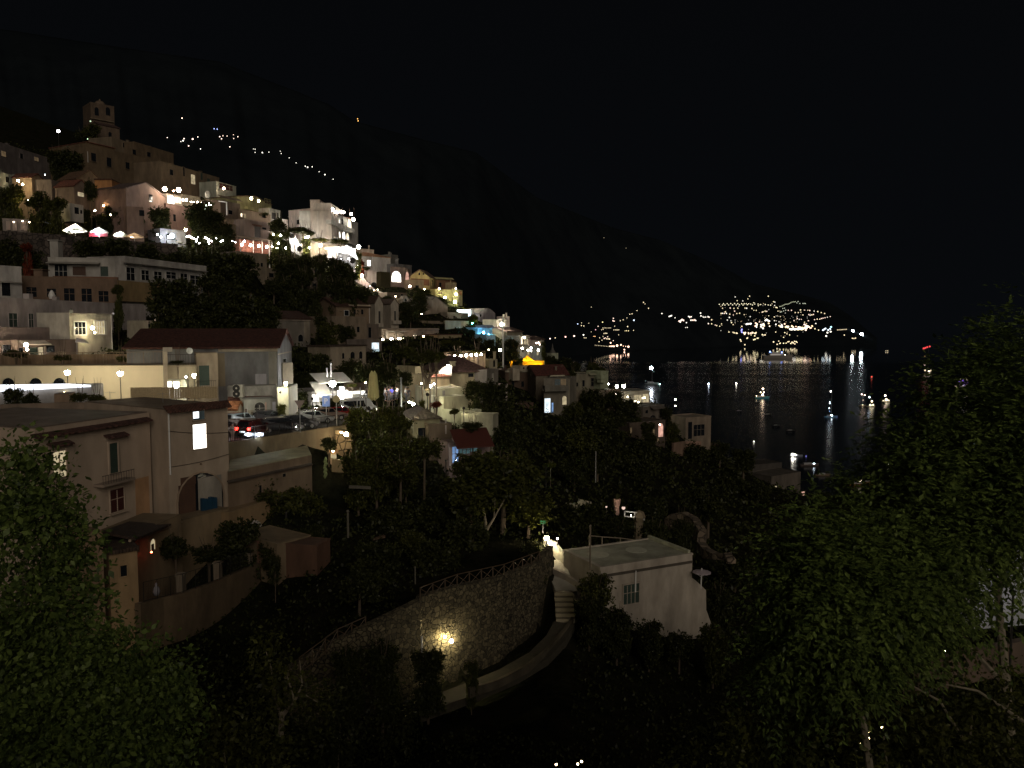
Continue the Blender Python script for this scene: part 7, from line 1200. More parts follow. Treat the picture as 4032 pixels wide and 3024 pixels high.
for p, q in ((A, B), (A, A+dn*.9), (B, B+dn), (A+dn*.9, B+dn), (A+(B-A)*.7, A+(B-A)*.7+dn*.9), (B, B+Vector((.6, 0, -.8)))): b.tube(p, q, .07)
single('pergola', 'small white metal frame on a post in the upper right garden', 'pergola', b, WHITE); pole(1100, 80.3, 200, 480, 'tan masonry post under the white metal frame', .45, 'garden_pillar', plaster((.24, .19, .12)), 'pillar'); lamp(1030, 190, 78.8, 'faint lamp beside the white metal frame', .06, (1, .9, .7), 110, 'bulb')
ribbon('winding_wall', 'pale winding garden wall descending right of the white house', 'wall', [(1340, 84, 215, 330), (1400, 83, 175, 320), (1500, 82, 160, 330), (1590, 80, 210, 400), (1660, 77, 320, 430), (1645, 75, 430, 500), (1700, 72, 500, 590), (1800, 70, 550, 600), (1890, 69, 540, 610), (1930, 68, 600, 640)], stone((.17, .13, .09), 1.5), .8)
ribbon('garden_wall', 'pale ledge wall in the dark garden above the brilliant lamp', 'wall', [(290, 84, 60), (420, 84, 75), (530, 84, 80), (560, 84, 40), (660, 85, 60)], plaster((.3, .28, .2)), .4, drop=.7)
lamp(640, 30, 82, 'hidden lamp added over the ledge wall in the dark garden', .1, WM, 60, 'post')  # unseen lamp added to pick out the ledge wall
view('0')
pole(2345, 92, 1780, 1900, 'thin pale flag pole in the dark trees, centre right', .06, 'flag_pole', simple('grey_pole', (.25, .24, .22)))
h = H('patio_house', 'blue-white lit house wall glimpsed behind the right foreground leaves', [(3845, 33), (4200, 34)], 2190, (.5, .52, .56), dp=4, base=2480, par=.2); h.win(0, 3925, 2200, 3975, 2290, 'shut'); lamp(3990, 2330, 31, 'hidden cool lamp added before the blue-white house wall', .1, (.8, .88, 1), 60, 'post')  # cool lamp added out of sight to light this wall
ribbon('patio_wall', 'brownish patio wall glimpsed through the right foreground leaves', 'wall', [(3560, 33, 2640), (3800, 32, 2570), (4200, 31, 2490)], plaster((.12, .085, .06)), .4, drop=1.4); lamp(3720, 2560, 30, 'warm patio lamp behind the right foreground leaves', .07, (1, .75, .5), 80, 'post')
for i, (x, y) in enumerate([(3420, 2905), (3415, 2925), (3392, 2925), (3425, 2882), (3475, 2865)]): lamp(x, y, 28, f'{ORD[i]} warm bulb in the cluster at the foot of the right trees', .07, (1, .78, .4), 12, 'bulb', group='bulbs at the foot of the right trees')
for i, (x, y) in enumerate([(2190, 3010), (2290, 2998), (2275, 3008)]): lamp(x, y, 26, f'{ORD[i]} small warm bulb at the bottom edge of the picture', .06, (1, .8, .5), 6, 'bulb', group='bulbs at the bottom edge')
# ================================================================ TREES
G = 'trees on the village slope'
def trees(v, rows, kind='dark', group=G, fmt='{}'):
    view(v)
    for r in rows:
        if v == 'A' and r[2] < 183 and r[0] > 650: r = r[:2]+(184+r[0]*.003,)+r[3:]
        tree(*r[:4], r[4], r[5] if len(r) > 5 else kind, ry=r[6] if len(r) > 6 else None, group=group)
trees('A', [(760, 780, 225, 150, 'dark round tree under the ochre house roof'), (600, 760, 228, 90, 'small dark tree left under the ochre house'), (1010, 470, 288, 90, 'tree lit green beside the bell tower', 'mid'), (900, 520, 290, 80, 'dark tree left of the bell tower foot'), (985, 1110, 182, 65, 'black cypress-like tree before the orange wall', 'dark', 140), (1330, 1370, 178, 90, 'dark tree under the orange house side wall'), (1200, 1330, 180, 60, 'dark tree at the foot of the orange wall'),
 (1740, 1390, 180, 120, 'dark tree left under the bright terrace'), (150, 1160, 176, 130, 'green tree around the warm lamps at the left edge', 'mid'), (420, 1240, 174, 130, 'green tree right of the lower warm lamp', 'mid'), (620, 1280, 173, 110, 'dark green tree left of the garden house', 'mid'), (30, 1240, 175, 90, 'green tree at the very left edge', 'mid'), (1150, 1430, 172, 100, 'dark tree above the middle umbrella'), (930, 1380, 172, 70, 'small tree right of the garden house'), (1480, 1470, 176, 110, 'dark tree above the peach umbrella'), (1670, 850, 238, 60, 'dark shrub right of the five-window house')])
trees('B', [(700, 880, 187, 210, 'great round tree under the string lamps, upper part', 'dark'), (850, 1060, 186, 220, 'great round tree under the string lamps, middle part', 'dark'), (640, 1080, 188, 130, 'great tree lobe lit by the warm lamp', 'mid'), (1050, 1180, 186, 160, 'dark tree right of the great round tree'), (120, 930, 189, 110, 'dark tree in front of the mauve wall'), (1500, 920, 221, 90, 'hedge bush on the balcony of the tan house', 'dark', 45), (1620, 920, 222, 70, 'second hedge bush on the tan house balcony', 'dark', 50), (1830, 1070, 207, 130, 'dark tree left of the hotel', 'dark'), (1790, 1240, 206, 100, 'lamp-lit tree left of the hotel', 'mid'), (1930, 1200, 208, 80, 'slim tree beside the bright stair wall', 'mid')])  # lobe by the warm lamp gets lighter leaves for its light
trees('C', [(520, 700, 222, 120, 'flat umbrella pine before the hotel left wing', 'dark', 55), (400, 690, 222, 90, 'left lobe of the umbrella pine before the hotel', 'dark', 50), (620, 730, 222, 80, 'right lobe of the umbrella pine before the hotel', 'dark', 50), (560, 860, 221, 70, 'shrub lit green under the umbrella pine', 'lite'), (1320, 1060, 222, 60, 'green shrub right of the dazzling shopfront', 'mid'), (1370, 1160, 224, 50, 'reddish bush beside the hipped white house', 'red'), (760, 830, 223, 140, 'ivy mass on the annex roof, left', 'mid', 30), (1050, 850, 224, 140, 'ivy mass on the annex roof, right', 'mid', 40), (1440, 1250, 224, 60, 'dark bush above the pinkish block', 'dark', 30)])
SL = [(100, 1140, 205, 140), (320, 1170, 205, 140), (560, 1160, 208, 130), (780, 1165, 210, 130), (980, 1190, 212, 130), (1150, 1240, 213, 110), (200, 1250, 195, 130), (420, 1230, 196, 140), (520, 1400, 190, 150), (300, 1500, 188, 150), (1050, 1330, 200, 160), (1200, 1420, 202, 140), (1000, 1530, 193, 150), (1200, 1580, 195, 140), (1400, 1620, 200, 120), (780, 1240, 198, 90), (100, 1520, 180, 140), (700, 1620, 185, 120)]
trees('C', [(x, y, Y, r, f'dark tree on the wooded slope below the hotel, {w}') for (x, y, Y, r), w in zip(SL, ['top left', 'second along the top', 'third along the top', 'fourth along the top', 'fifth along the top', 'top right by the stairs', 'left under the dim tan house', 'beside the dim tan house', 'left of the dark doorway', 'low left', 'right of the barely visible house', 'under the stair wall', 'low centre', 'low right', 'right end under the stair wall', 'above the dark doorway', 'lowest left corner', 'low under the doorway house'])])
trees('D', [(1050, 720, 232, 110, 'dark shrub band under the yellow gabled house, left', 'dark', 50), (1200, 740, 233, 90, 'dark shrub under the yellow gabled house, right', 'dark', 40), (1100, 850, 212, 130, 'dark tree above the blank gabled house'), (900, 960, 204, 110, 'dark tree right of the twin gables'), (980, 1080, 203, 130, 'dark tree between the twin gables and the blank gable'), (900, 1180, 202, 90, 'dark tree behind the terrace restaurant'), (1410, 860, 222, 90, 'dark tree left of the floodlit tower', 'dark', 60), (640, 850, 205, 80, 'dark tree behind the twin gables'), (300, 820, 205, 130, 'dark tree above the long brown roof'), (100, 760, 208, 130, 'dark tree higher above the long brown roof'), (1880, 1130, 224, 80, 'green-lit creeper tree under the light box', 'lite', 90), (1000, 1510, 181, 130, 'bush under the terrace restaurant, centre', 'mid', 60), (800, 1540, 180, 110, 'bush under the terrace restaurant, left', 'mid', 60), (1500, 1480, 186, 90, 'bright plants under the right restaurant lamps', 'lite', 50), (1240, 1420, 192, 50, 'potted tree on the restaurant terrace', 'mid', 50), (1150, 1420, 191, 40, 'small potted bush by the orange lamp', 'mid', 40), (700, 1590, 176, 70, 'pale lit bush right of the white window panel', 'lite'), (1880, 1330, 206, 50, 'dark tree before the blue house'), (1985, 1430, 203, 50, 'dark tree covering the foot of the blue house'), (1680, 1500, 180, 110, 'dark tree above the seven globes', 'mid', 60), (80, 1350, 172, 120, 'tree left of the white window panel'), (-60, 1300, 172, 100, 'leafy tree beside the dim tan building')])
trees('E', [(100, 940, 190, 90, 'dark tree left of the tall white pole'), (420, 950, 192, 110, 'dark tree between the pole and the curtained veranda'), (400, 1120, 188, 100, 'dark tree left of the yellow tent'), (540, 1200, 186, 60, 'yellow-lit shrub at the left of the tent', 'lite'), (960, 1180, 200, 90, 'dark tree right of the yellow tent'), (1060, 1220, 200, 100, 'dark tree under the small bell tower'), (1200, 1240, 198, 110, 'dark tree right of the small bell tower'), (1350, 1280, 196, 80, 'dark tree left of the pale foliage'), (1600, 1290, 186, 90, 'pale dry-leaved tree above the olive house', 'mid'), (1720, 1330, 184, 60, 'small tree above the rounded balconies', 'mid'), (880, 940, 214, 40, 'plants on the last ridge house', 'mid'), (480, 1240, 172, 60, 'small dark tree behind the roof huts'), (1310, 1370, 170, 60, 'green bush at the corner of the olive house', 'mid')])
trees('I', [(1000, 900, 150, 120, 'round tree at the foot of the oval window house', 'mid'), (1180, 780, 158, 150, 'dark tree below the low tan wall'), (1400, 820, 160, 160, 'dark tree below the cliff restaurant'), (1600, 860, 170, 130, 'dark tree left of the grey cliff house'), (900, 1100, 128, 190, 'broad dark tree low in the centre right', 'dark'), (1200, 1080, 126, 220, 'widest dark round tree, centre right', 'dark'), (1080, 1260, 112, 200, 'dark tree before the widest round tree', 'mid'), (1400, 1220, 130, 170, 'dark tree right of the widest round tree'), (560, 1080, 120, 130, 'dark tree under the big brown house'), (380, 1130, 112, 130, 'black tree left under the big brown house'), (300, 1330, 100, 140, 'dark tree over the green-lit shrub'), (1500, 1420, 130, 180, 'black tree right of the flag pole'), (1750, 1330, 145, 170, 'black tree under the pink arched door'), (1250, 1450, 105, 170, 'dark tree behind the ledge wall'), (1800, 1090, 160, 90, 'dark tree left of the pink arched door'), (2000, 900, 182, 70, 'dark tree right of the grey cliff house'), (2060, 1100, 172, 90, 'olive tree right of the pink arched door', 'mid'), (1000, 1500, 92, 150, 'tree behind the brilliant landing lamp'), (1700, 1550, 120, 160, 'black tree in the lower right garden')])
tree(740, 1470, 88, 60, 'shrub lit pale green by an added hidden lamp', 'lite', ry=40, name='shrub'); lamp(690, 1500, 86, 'hidden green-white lamp added in the garden, centre', .12, (.6, 1, .7), 90, 'post')  # lamp added unseen to light this shrub
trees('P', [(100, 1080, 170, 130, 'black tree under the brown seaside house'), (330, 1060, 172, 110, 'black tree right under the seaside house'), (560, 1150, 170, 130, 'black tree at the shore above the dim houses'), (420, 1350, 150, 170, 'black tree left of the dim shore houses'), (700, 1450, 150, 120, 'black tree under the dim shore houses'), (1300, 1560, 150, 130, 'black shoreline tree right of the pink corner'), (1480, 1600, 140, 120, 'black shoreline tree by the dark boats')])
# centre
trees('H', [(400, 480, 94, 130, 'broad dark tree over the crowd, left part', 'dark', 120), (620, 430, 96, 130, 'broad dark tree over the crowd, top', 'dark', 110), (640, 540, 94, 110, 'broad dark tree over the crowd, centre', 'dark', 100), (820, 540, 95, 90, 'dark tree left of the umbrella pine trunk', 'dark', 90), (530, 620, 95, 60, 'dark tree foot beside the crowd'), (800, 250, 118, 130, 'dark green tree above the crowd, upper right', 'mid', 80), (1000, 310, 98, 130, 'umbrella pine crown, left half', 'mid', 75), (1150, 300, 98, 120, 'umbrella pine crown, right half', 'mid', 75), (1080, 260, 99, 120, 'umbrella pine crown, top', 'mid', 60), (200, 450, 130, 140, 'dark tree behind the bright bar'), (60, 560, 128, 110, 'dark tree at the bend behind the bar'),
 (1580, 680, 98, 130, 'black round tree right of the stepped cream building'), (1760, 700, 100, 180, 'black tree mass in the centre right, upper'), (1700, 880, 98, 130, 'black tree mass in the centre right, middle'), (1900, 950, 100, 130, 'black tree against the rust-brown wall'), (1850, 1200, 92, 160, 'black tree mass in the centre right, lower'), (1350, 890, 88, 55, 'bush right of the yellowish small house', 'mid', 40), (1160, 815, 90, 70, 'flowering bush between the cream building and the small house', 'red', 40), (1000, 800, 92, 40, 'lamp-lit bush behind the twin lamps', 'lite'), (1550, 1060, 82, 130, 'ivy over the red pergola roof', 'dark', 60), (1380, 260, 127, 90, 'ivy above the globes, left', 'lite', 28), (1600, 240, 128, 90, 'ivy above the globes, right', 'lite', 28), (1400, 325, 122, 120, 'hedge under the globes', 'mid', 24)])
trees('H', [(330, 1010, 74, 175, 'bright-leaved tree beside the road lamp, upper left', 'lite'), (560, 985, 75, 160, 'bright-leaved tree beside the road lamp, upper right', 'lite'), (420, 1110, 73, 190, 'bright-leaved tree beside the road lamp, middle', 'mid'), (700, 1010, 76, 190, 'dark right side of the bright-leaved tree', 'mid'), (1020, 1290, 73, 190, 'white-flowering tree below the small hipped house', 'mid', 150), (820, 1320, 72, 150, 'left side of the white-flowering tree', 'mid'), (500, 1320, 70, 200, 'garden tree below the bright-leaved tree', 'mid'), (300, 1480, 68, 190, 'low garden tree above the dark garden', 'mid'), (760, 1540, 68, 220, 'low wide garden tree, centre', 'mid', 150), (1450, 1480, 70, 140, 'tree covering the foot of the blue-lit rooms', 'mid'), (1700, 1480, 72, 180, 'garden tree right of the blue-lit rooms', 'mid'), (2000, 1480, 74, 190, 'garden tree above the branching pale tree', 'mid')], group='garden trees in the centre')  # upper lobes carry lamp light in their lighter leaf colour
tree(1900, 1500, 71, 130, 'shrubby tree near the garden centre', 'mid')
view('0')
tree(1850, 1960, 63, 120, 'left crown lobe of the branching pale-trunked tree', 'mid', ry=95, bark=PALEBARK); tree(1980, 1900, 64, 150, 'main crown lobe of the branching pale-trunked tree', 'mid', ry=110, bark=PALEBARK); tree(2080, 2020, 63.5, 110, 'right crown lobe of the tree lit by the landing lamp', 'lite', ry=80, bark=PALEBARK)  # right lobe: landing lamp light put into a lighter leaf colour
b = MB(); 
for p in [((1898, 2190, 61), (1915, 2090, 61.5), .2, .15), ((1915, 2090, 61.5), (1908, 2020, 62), .13, .08), ((1915, 2090, 61.5), (1945, 2040, 62), .13, .08), ((1908, 2020, 62), (1880, 1960, 62.5), .08, .04), ((1945, 2040, 62), (1990, 1960, 62.6), .08, .04), ((1945, 2040, 62), (1950, 1960, 62.6), .06, .03)]: b.tube(Pt(*p[0]), Pt(*p[1]), p[2], p[3])
single('tree_trunk', 'pale forked trunk of the tree behind the lattice fence', 'tree', b, PALEBARK)
view('H'); b = MB()
for p in [((1055, 650, 96), (1060, 560, 96.5), .34, .3), ((1060, 560, 96.5), (1010, 470, 97), .24, .16), ((1010, 470, 97), (985, 380, 97.5), .16, .08), ((1060, 560, 96.5), (1090, 490, 97), .24, .16), ((1090, 490, 97), (1180, 420, 97.5), .15, .07), ((1090, 490, 97), (1110, 400, 97.5), .13, .06), ((1060, 500, 97), (1030, 420, 97.5), .1, .06)]: b.tube(Pt(*p[0]), Pt(*p[1]), p[2], p[3])
single('pine_trunk', 'dark forked trunk of the umbrella pine in the centre', 'tree', b, BARK)
lamp(890, 1210, 69, 'hidden lamp added to light the white-flowering tree', .1, (.95, 1, .8), 45, 'bulb'); lamp(420, 850, 68, 'hidden fill light added over the bright-leaved tree', .2, (.95, 1, .85), 260, 'bulb')  # both lamps are added, unseen, to light these trees
# left tiers and front
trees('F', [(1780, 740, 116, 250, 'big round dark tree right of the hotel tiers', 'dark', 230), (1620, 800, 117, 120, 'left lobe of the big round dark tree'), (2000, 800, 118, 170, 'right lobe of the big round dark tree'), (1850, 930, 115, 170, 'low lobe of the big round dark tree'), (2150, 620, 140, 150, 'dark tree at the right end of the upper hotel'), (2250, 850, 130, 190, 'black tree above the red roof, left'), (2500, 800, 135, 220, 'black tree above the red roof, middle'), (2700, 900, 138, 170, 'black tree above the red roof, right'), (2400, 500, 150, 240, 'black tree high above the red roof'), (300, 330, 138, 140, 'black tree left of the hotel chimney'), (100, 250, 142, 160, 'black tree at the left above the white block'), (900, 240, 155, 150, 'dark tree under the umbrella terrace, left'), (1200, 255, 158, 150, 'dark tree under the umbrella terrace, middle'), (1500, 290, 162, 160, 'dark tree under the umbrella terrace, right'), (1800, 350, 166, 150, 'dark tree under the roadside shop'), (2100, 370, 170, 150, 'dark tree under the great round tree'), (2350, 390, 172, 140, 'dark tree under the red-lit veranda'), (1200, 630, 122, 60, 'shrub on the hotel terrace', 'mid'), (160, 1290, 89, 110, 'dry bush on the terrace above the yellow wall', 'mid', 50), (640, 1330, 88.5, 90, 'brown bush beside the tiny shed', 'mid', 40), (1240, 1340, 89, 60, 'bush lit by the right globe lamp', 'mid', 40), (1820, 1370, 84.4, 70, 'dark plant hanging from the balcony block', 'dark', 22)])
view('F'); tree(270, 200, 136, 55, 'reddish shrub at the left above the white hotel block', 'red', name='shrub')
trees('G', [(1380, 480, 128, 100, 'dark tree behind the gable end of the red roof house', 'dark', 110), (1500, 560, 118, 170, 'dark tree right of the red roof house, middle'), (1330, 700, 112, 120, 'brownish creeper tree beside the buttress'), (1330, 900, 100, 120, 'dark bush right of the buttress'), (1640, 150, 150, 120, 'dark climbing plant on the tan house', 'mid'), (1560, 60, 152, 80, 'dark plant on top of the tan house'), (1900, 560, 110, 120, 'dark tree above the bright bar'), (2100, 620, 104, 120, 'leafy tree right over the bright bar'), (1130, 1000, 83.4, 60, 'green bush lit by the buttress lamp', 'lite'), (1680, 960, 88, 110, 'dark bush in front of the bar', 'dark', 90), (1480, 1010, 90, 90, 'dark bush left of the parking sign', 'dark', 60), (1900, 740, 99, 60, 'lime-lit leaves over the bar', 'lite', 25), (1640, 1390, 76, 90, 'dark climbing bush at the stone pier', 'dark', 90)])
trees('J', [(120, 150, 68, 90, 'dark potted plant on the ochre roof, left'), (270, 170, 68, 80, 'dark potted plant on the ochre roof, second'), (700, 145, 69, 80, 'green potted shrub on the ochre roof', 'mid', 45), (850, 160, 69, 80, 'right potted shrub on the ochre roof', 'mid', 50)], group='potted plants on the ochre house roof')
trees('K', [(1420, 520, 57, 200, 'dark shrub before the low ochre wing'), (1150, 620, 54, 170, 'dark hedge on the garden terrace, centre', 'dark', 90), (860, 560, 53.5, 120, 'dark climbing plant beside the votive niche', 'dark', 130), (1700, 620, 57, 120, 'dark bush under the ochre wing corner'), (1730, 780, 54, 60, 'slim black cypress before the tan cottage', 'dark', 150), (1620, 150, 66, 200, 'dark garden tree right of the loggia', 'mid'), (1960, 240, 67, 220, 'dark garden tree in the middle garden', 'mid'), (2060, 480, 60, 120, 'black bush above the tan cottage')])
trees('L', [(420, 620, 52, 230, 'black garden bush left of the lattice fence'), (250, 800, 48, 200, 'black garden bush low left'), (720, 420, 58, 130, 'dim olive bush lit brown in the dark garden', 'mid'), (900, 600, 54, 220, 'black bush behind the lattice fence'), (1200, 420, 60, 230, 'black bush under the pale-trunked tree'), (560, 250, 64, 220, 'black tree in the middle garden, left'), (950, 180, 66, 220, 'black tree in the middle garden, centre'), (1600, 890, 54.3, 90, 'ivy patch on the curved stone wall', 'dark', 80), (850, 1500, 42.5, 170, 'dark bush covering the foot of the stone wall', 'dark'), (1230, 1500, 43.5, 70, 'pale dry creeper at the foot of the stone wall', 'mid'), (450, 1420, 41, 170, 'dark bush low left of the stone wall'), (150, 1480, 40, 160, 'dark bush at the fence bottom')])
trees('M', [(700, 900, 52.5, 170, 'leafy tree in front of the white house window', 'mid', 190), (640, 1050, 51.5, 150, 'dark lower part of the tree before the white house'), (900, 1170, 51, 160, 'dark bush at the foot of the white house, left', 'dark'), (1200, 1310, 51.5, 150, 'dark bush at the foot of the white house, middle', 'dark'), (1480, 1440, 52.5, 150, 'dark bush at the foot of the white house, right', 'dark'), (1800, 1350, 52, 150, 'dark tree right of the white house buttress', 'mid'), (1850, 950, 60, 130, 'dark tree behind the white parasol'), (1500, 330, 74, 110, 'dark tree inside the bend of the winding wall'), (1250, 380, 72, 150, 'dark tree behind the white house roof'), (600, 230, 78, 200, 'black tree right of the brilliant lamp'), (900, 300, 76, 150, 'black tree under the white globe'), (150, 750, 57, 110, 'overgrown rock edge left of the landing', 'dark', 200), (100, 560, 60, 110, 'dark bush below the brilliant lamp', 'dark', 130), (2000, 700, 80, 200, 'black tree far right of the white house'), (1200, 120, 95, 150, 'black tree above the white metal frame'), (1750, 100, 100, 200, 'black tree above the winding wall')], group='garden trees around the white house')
# ---- near trees built leaf by leaf
def near_tree(name, label, lobes, n, leaf, kind, limbs, seed, fronds=False):
    """lobes: (px, py, distance, radius px, weight)"""
    rng = np.random.default_rng(seed); view('0'); C = []; W = []
    for l in lobes: p = Pt(l[0], l[1], l[2]); C.append((p.x, p.y, p.z, l[3]*l[2]/F)); W.append((l[3]/100)**2*(l[4] if len(l) > 4 else 1))
    C = np.array(C); W = np.array(W); o = C[0, :3].copy(); o[2] = C[:, 2].min()-C[:, 3].max()*1.2; k = rng.choice(len(C), n, p=W/W.sum()); d = rnd_unit(n, rng)
    rr = C[k, 3]*(.35+.65*rng.random(n)**.55)*(1+.2*np.sin(d[:, 0]*7+k*1.7)*np.cos(d[:, 2]*6+k)); P = C[k, :3]+d*rr[:, None]
    if fronds: m = n//16; j = rng.integers(0, m, n); P = P[j]+rng.normal(size=(n, 3))*leaf*2.2; d = d[j]+rng.normal(size=(n, 3))*.35
    if not fronds: m = max(1, n//60); j = rng.integers(0, m, n); P = P[j]+rng.normal(size=(n, 3))*leaf*2.1; d = d[j]
    if fronds:
        m = 9; D = d+rng.normal(size=(n, 3))*.5; D[:, 2] -= .15; D /= np.linalg.norm(D, axis=1, keepdims=True); S = np.cross(D, [0, 0, 1.]); S /= np.linalg.norm(S, axis=1, keepdims=True)+1e-9; Cc = []; Dd = []; Nn = []
        Lf = leaf*4.2*(.7+.6*rng.random(n))
        for j in range(m):
            f = (j//2+1)/(m/2+.5) if j < m-1 else 1.08; sg = (1 if j % 2 else -1) if j < m-1 else 0
            pos = P+D*(Lf*f)[:, None]-np.array([0, 0, 1])*(Lf*f*f*.35)[:, None]; dd = D*.55+S*sg*.8+rng.normal(size=(n, 3))*.12; dd[:, 2] -= .25
            dd /= np.linalg.norm(dd, axis=1, keepdims=True); Cc.append(pos+dd*leaf*.45); Dd.append(dd); nn = np.tile([0, 0, 1.], (n, 1))+rng.normal(size=(n, 3))*.3; Nn.append(nn)
        Cc, Dd, Nn = map(np.concatenate, (Cc, Dd, Nn)); Ln = leaf*(.75+.5*rng.random(len(Cc))); V, Fq = leaf_quads(Cc, Dd, Nn, Ln, Ln*.46)
    else:
        D = d+rng.normal(size=(n, 3))*.8; D[:, 2] -= .35; Nn = rng.normal(size=(n, 3)); Nn[:, 2] += .9; Nn[:, 1] -= .5; Ln = leaf*(.4+1.25*rng.random(n)**1.5); V, Fq = leaf_quads(P, D, Nn, Ln, Ln*.6)
    t = Thing(name, label, 'tree', o); me = npmesh('crown', V-o, Fq); link('crown', me, LEAF[kind], t.root)
    b = MB()
    for q in limbs:
        for a, c in zip(q[:-1], q[1:]): b.tube(Pt(*a[:3]), Pt(*c[:3]), a[3], c[3], 6)
    t.part('trunk', b, PALEBARK); return t
near_tree('walnut_tree', 'large feathery-leaved tree rising on the right side of the picture', [(3900, 1680, 14, 260), (4050, 1480, 14.5, 210), (3800, 1900, 14, 300), (3620, 1760, 14.5, 150), (3560, 1950, 14, 150), (3680, 2080, 13.5, 200), (3960, 2000, 14, 190), (3420, 2050, 14.5, 130), (3700, 1560, 15, 100), (4100, 1880, 14, 220), (3500, 2180, 14, 150), (3720, 2260, 13.5, 140), (3480, 1900, 14, 90)], 7000, .125, 'near',
  [[(3990, 3050, 14, .1), (3960, 2700, 14, .09), (3930, 2350, 14, .06), (3880, 2100, 14, .035), (3840, 1850, 14, .015)], [(3960, 2700, 14, .05), (3820, 2550, 14, .03), (3700, 2350, 14, .02), (3560, 2050, 14.2, .008)], [(3930, 2350, 14, .05), (4000, 2050, 14, .03), (4030, 1700, 14, .01)], [(3880, 2100, 14, .02), (3720, 2000, 14, .008)]], 11, True)
near_tree('walnut_tree', 'smaller feathery-leaved tree left of the large one, lower right', [(3250, 2260, 12.5, 170), (3180, 2450, 12.5, 140), (3350, 2380, 12, 190), (3130, 2600, 12.5, 110), (3450, 2250, 12.5, 160), (3260, 2080, 13, 100), (3320, 2560, 12, 150), (3580, 2350, 12.5, 150), (3050, 2700, 13, 100, .5), (3230, 2180, 12.5, 110), (3180, 2330, 12.5, 110)], 5600, .11, 'near',
  [[(3430, 3060, 11.5, .06), (3400, 2850, 11.7, .05), (3330, 2640, 12, .035), (3270, 2480, 12.2, .02), (3240, 2300, 12.5, .008)], [(3400, 2850, 11.7, .04), (3360, 2700, 11.7, .03), (3340, 2580, 11.8, .02)], [(3330, 2640, 12, .03), (3200, 2560, 12.2, .008)], [(3860, 3020, 12, .03), (3700, 2760, 12, .02), (3520, 2660, 12.2, .008)], [(4030, 2840, 12, .03), (3850, 2720, 12, .02), (3700, 2690, 12, .01)]], 12, True)
near_tree('shrub', 'low leafy undergrowth filling the bottom right corner', [(3000, 2950, 13, 220), (3300, 2980, 12, 220), (3600, 2960, 12, 240), (3900, 2900, 12, 260), (2750, 3020, 14, 160), (3750, 2700, 13, 200, .5), (3950, 2720, 13.5, 130, .4), (3550, 2720, 13, 160, .6), (3120, 2820, 13, 150), (4050, 3000, 12, 200)], 17000, .085, 'mid', [[(3500, 3100, 12, .03), (3480, 2900, 12, .01)], [(3800, 3100, 12, .03), (3830, 2800, 12, .01)]], 13)
near_tree('broadleaf_tree', 'tall leafy tree filling the left edge of the foreground', [(60, 1950, 17, 190), (130, 2100, 17, 210), (220, 2040, 17, 110), (60, 2350, 17, 260), (240, 2230, 17.5, 120), (180, 2450, 16.5, 210), (20, 2600, 16, 250), (240, 2600, 16.5, 160), (60, 1830, 17.5, 90), (300, 2130, 17.5, 60), (120, 2750, 16, 240)], 20000, .14, 'near', [[(60, 3100, 16, .14), (80, 2600, 16.5, .1), (100, 2200, 17, .05), (110, 1950, 17, .02)]], 14)
near_tree('broadleaf_tree', 'spreading leafy tree along the bottom left with pinkish blossom twigs', [(420, 2620, 15, 150), (560, 2700, 15, 170), (650, 2800, 15, 130), (350, 2780, 14.5, 180), (520, 2900, 14.5, 200), (250, 2900, 14, 190), (680, 2960, 15, 110), (420, 2540, 15.5, 80), (100, 2950, 13.5, 220)], 22000, .11, 'near', [[(500, 3100, 14.5, .08), (540, 2950, 14.7, .05), (600, 2800, 15, .02)], [(300, 3100, 14.5, .06), (380, 2850, 14.7, .02)]], 15)
near_tree('shrub', 'dim leafy undergrowth at the bottom centre left', [(820, 2960, 17, 150), (1000, 2990, 18, 150), (900, 2850, 18, 90, .4), (750, 3010, 16, 120)], 4500, .11, 'mid', [[(900, 3100, 17, .04), (880, 2950, 17, .01)]], 16)
near_tree('fig_tree', 'thin bare-branched young tree at the bottom centre left', [(1060, 2620, 22, 70, .6), (1110, 2720, 22, 90, .7), (1040, 2540, 22.5, 40, .6), (1170, 2600, 22, 60, .5), (1200, 2740, 22, 70, .5), (1020, 2700, 22, 60, .5), (1250, 2780, 23, 80, .4), (1080, 2680, 22, 50)], 1900, .13, 'mid', [[(1105, 2900, 22, .09), (1110, 2820, 22, .08), (1085, 2740, 22, .05), (1070, 2640, 22.2, .03), (1040, 2540, 22.4, .01)], [(1110, 2820, 22, .07), (1160, 2760, 22, .05), (1190, 2700, 22, .03), (1180, 2600, 22, .01)], [(1190, 2730, 22, .03), (1260, 2770, 22.3, .01)], [(1085, 2740, 22, .03), (1030, 2700, 22, .01)], [(1160, 2760, 22, .04), (1130, 2660, 22, .01)]], 17)
near_tree('shrub', 'brown dry shrubs around the young bare-branched tree', [(1330, 2820, 30, 130), (1450, 2700, 34, 120), (1280, 2930, 28, 120), (1200, 2880, 26, 90), (1560, 2850, 32, 110)], 3600, .15, 'dark', [[(1330, 3050, 30, .04), (1340, 2850, 30, .01)]], 18)
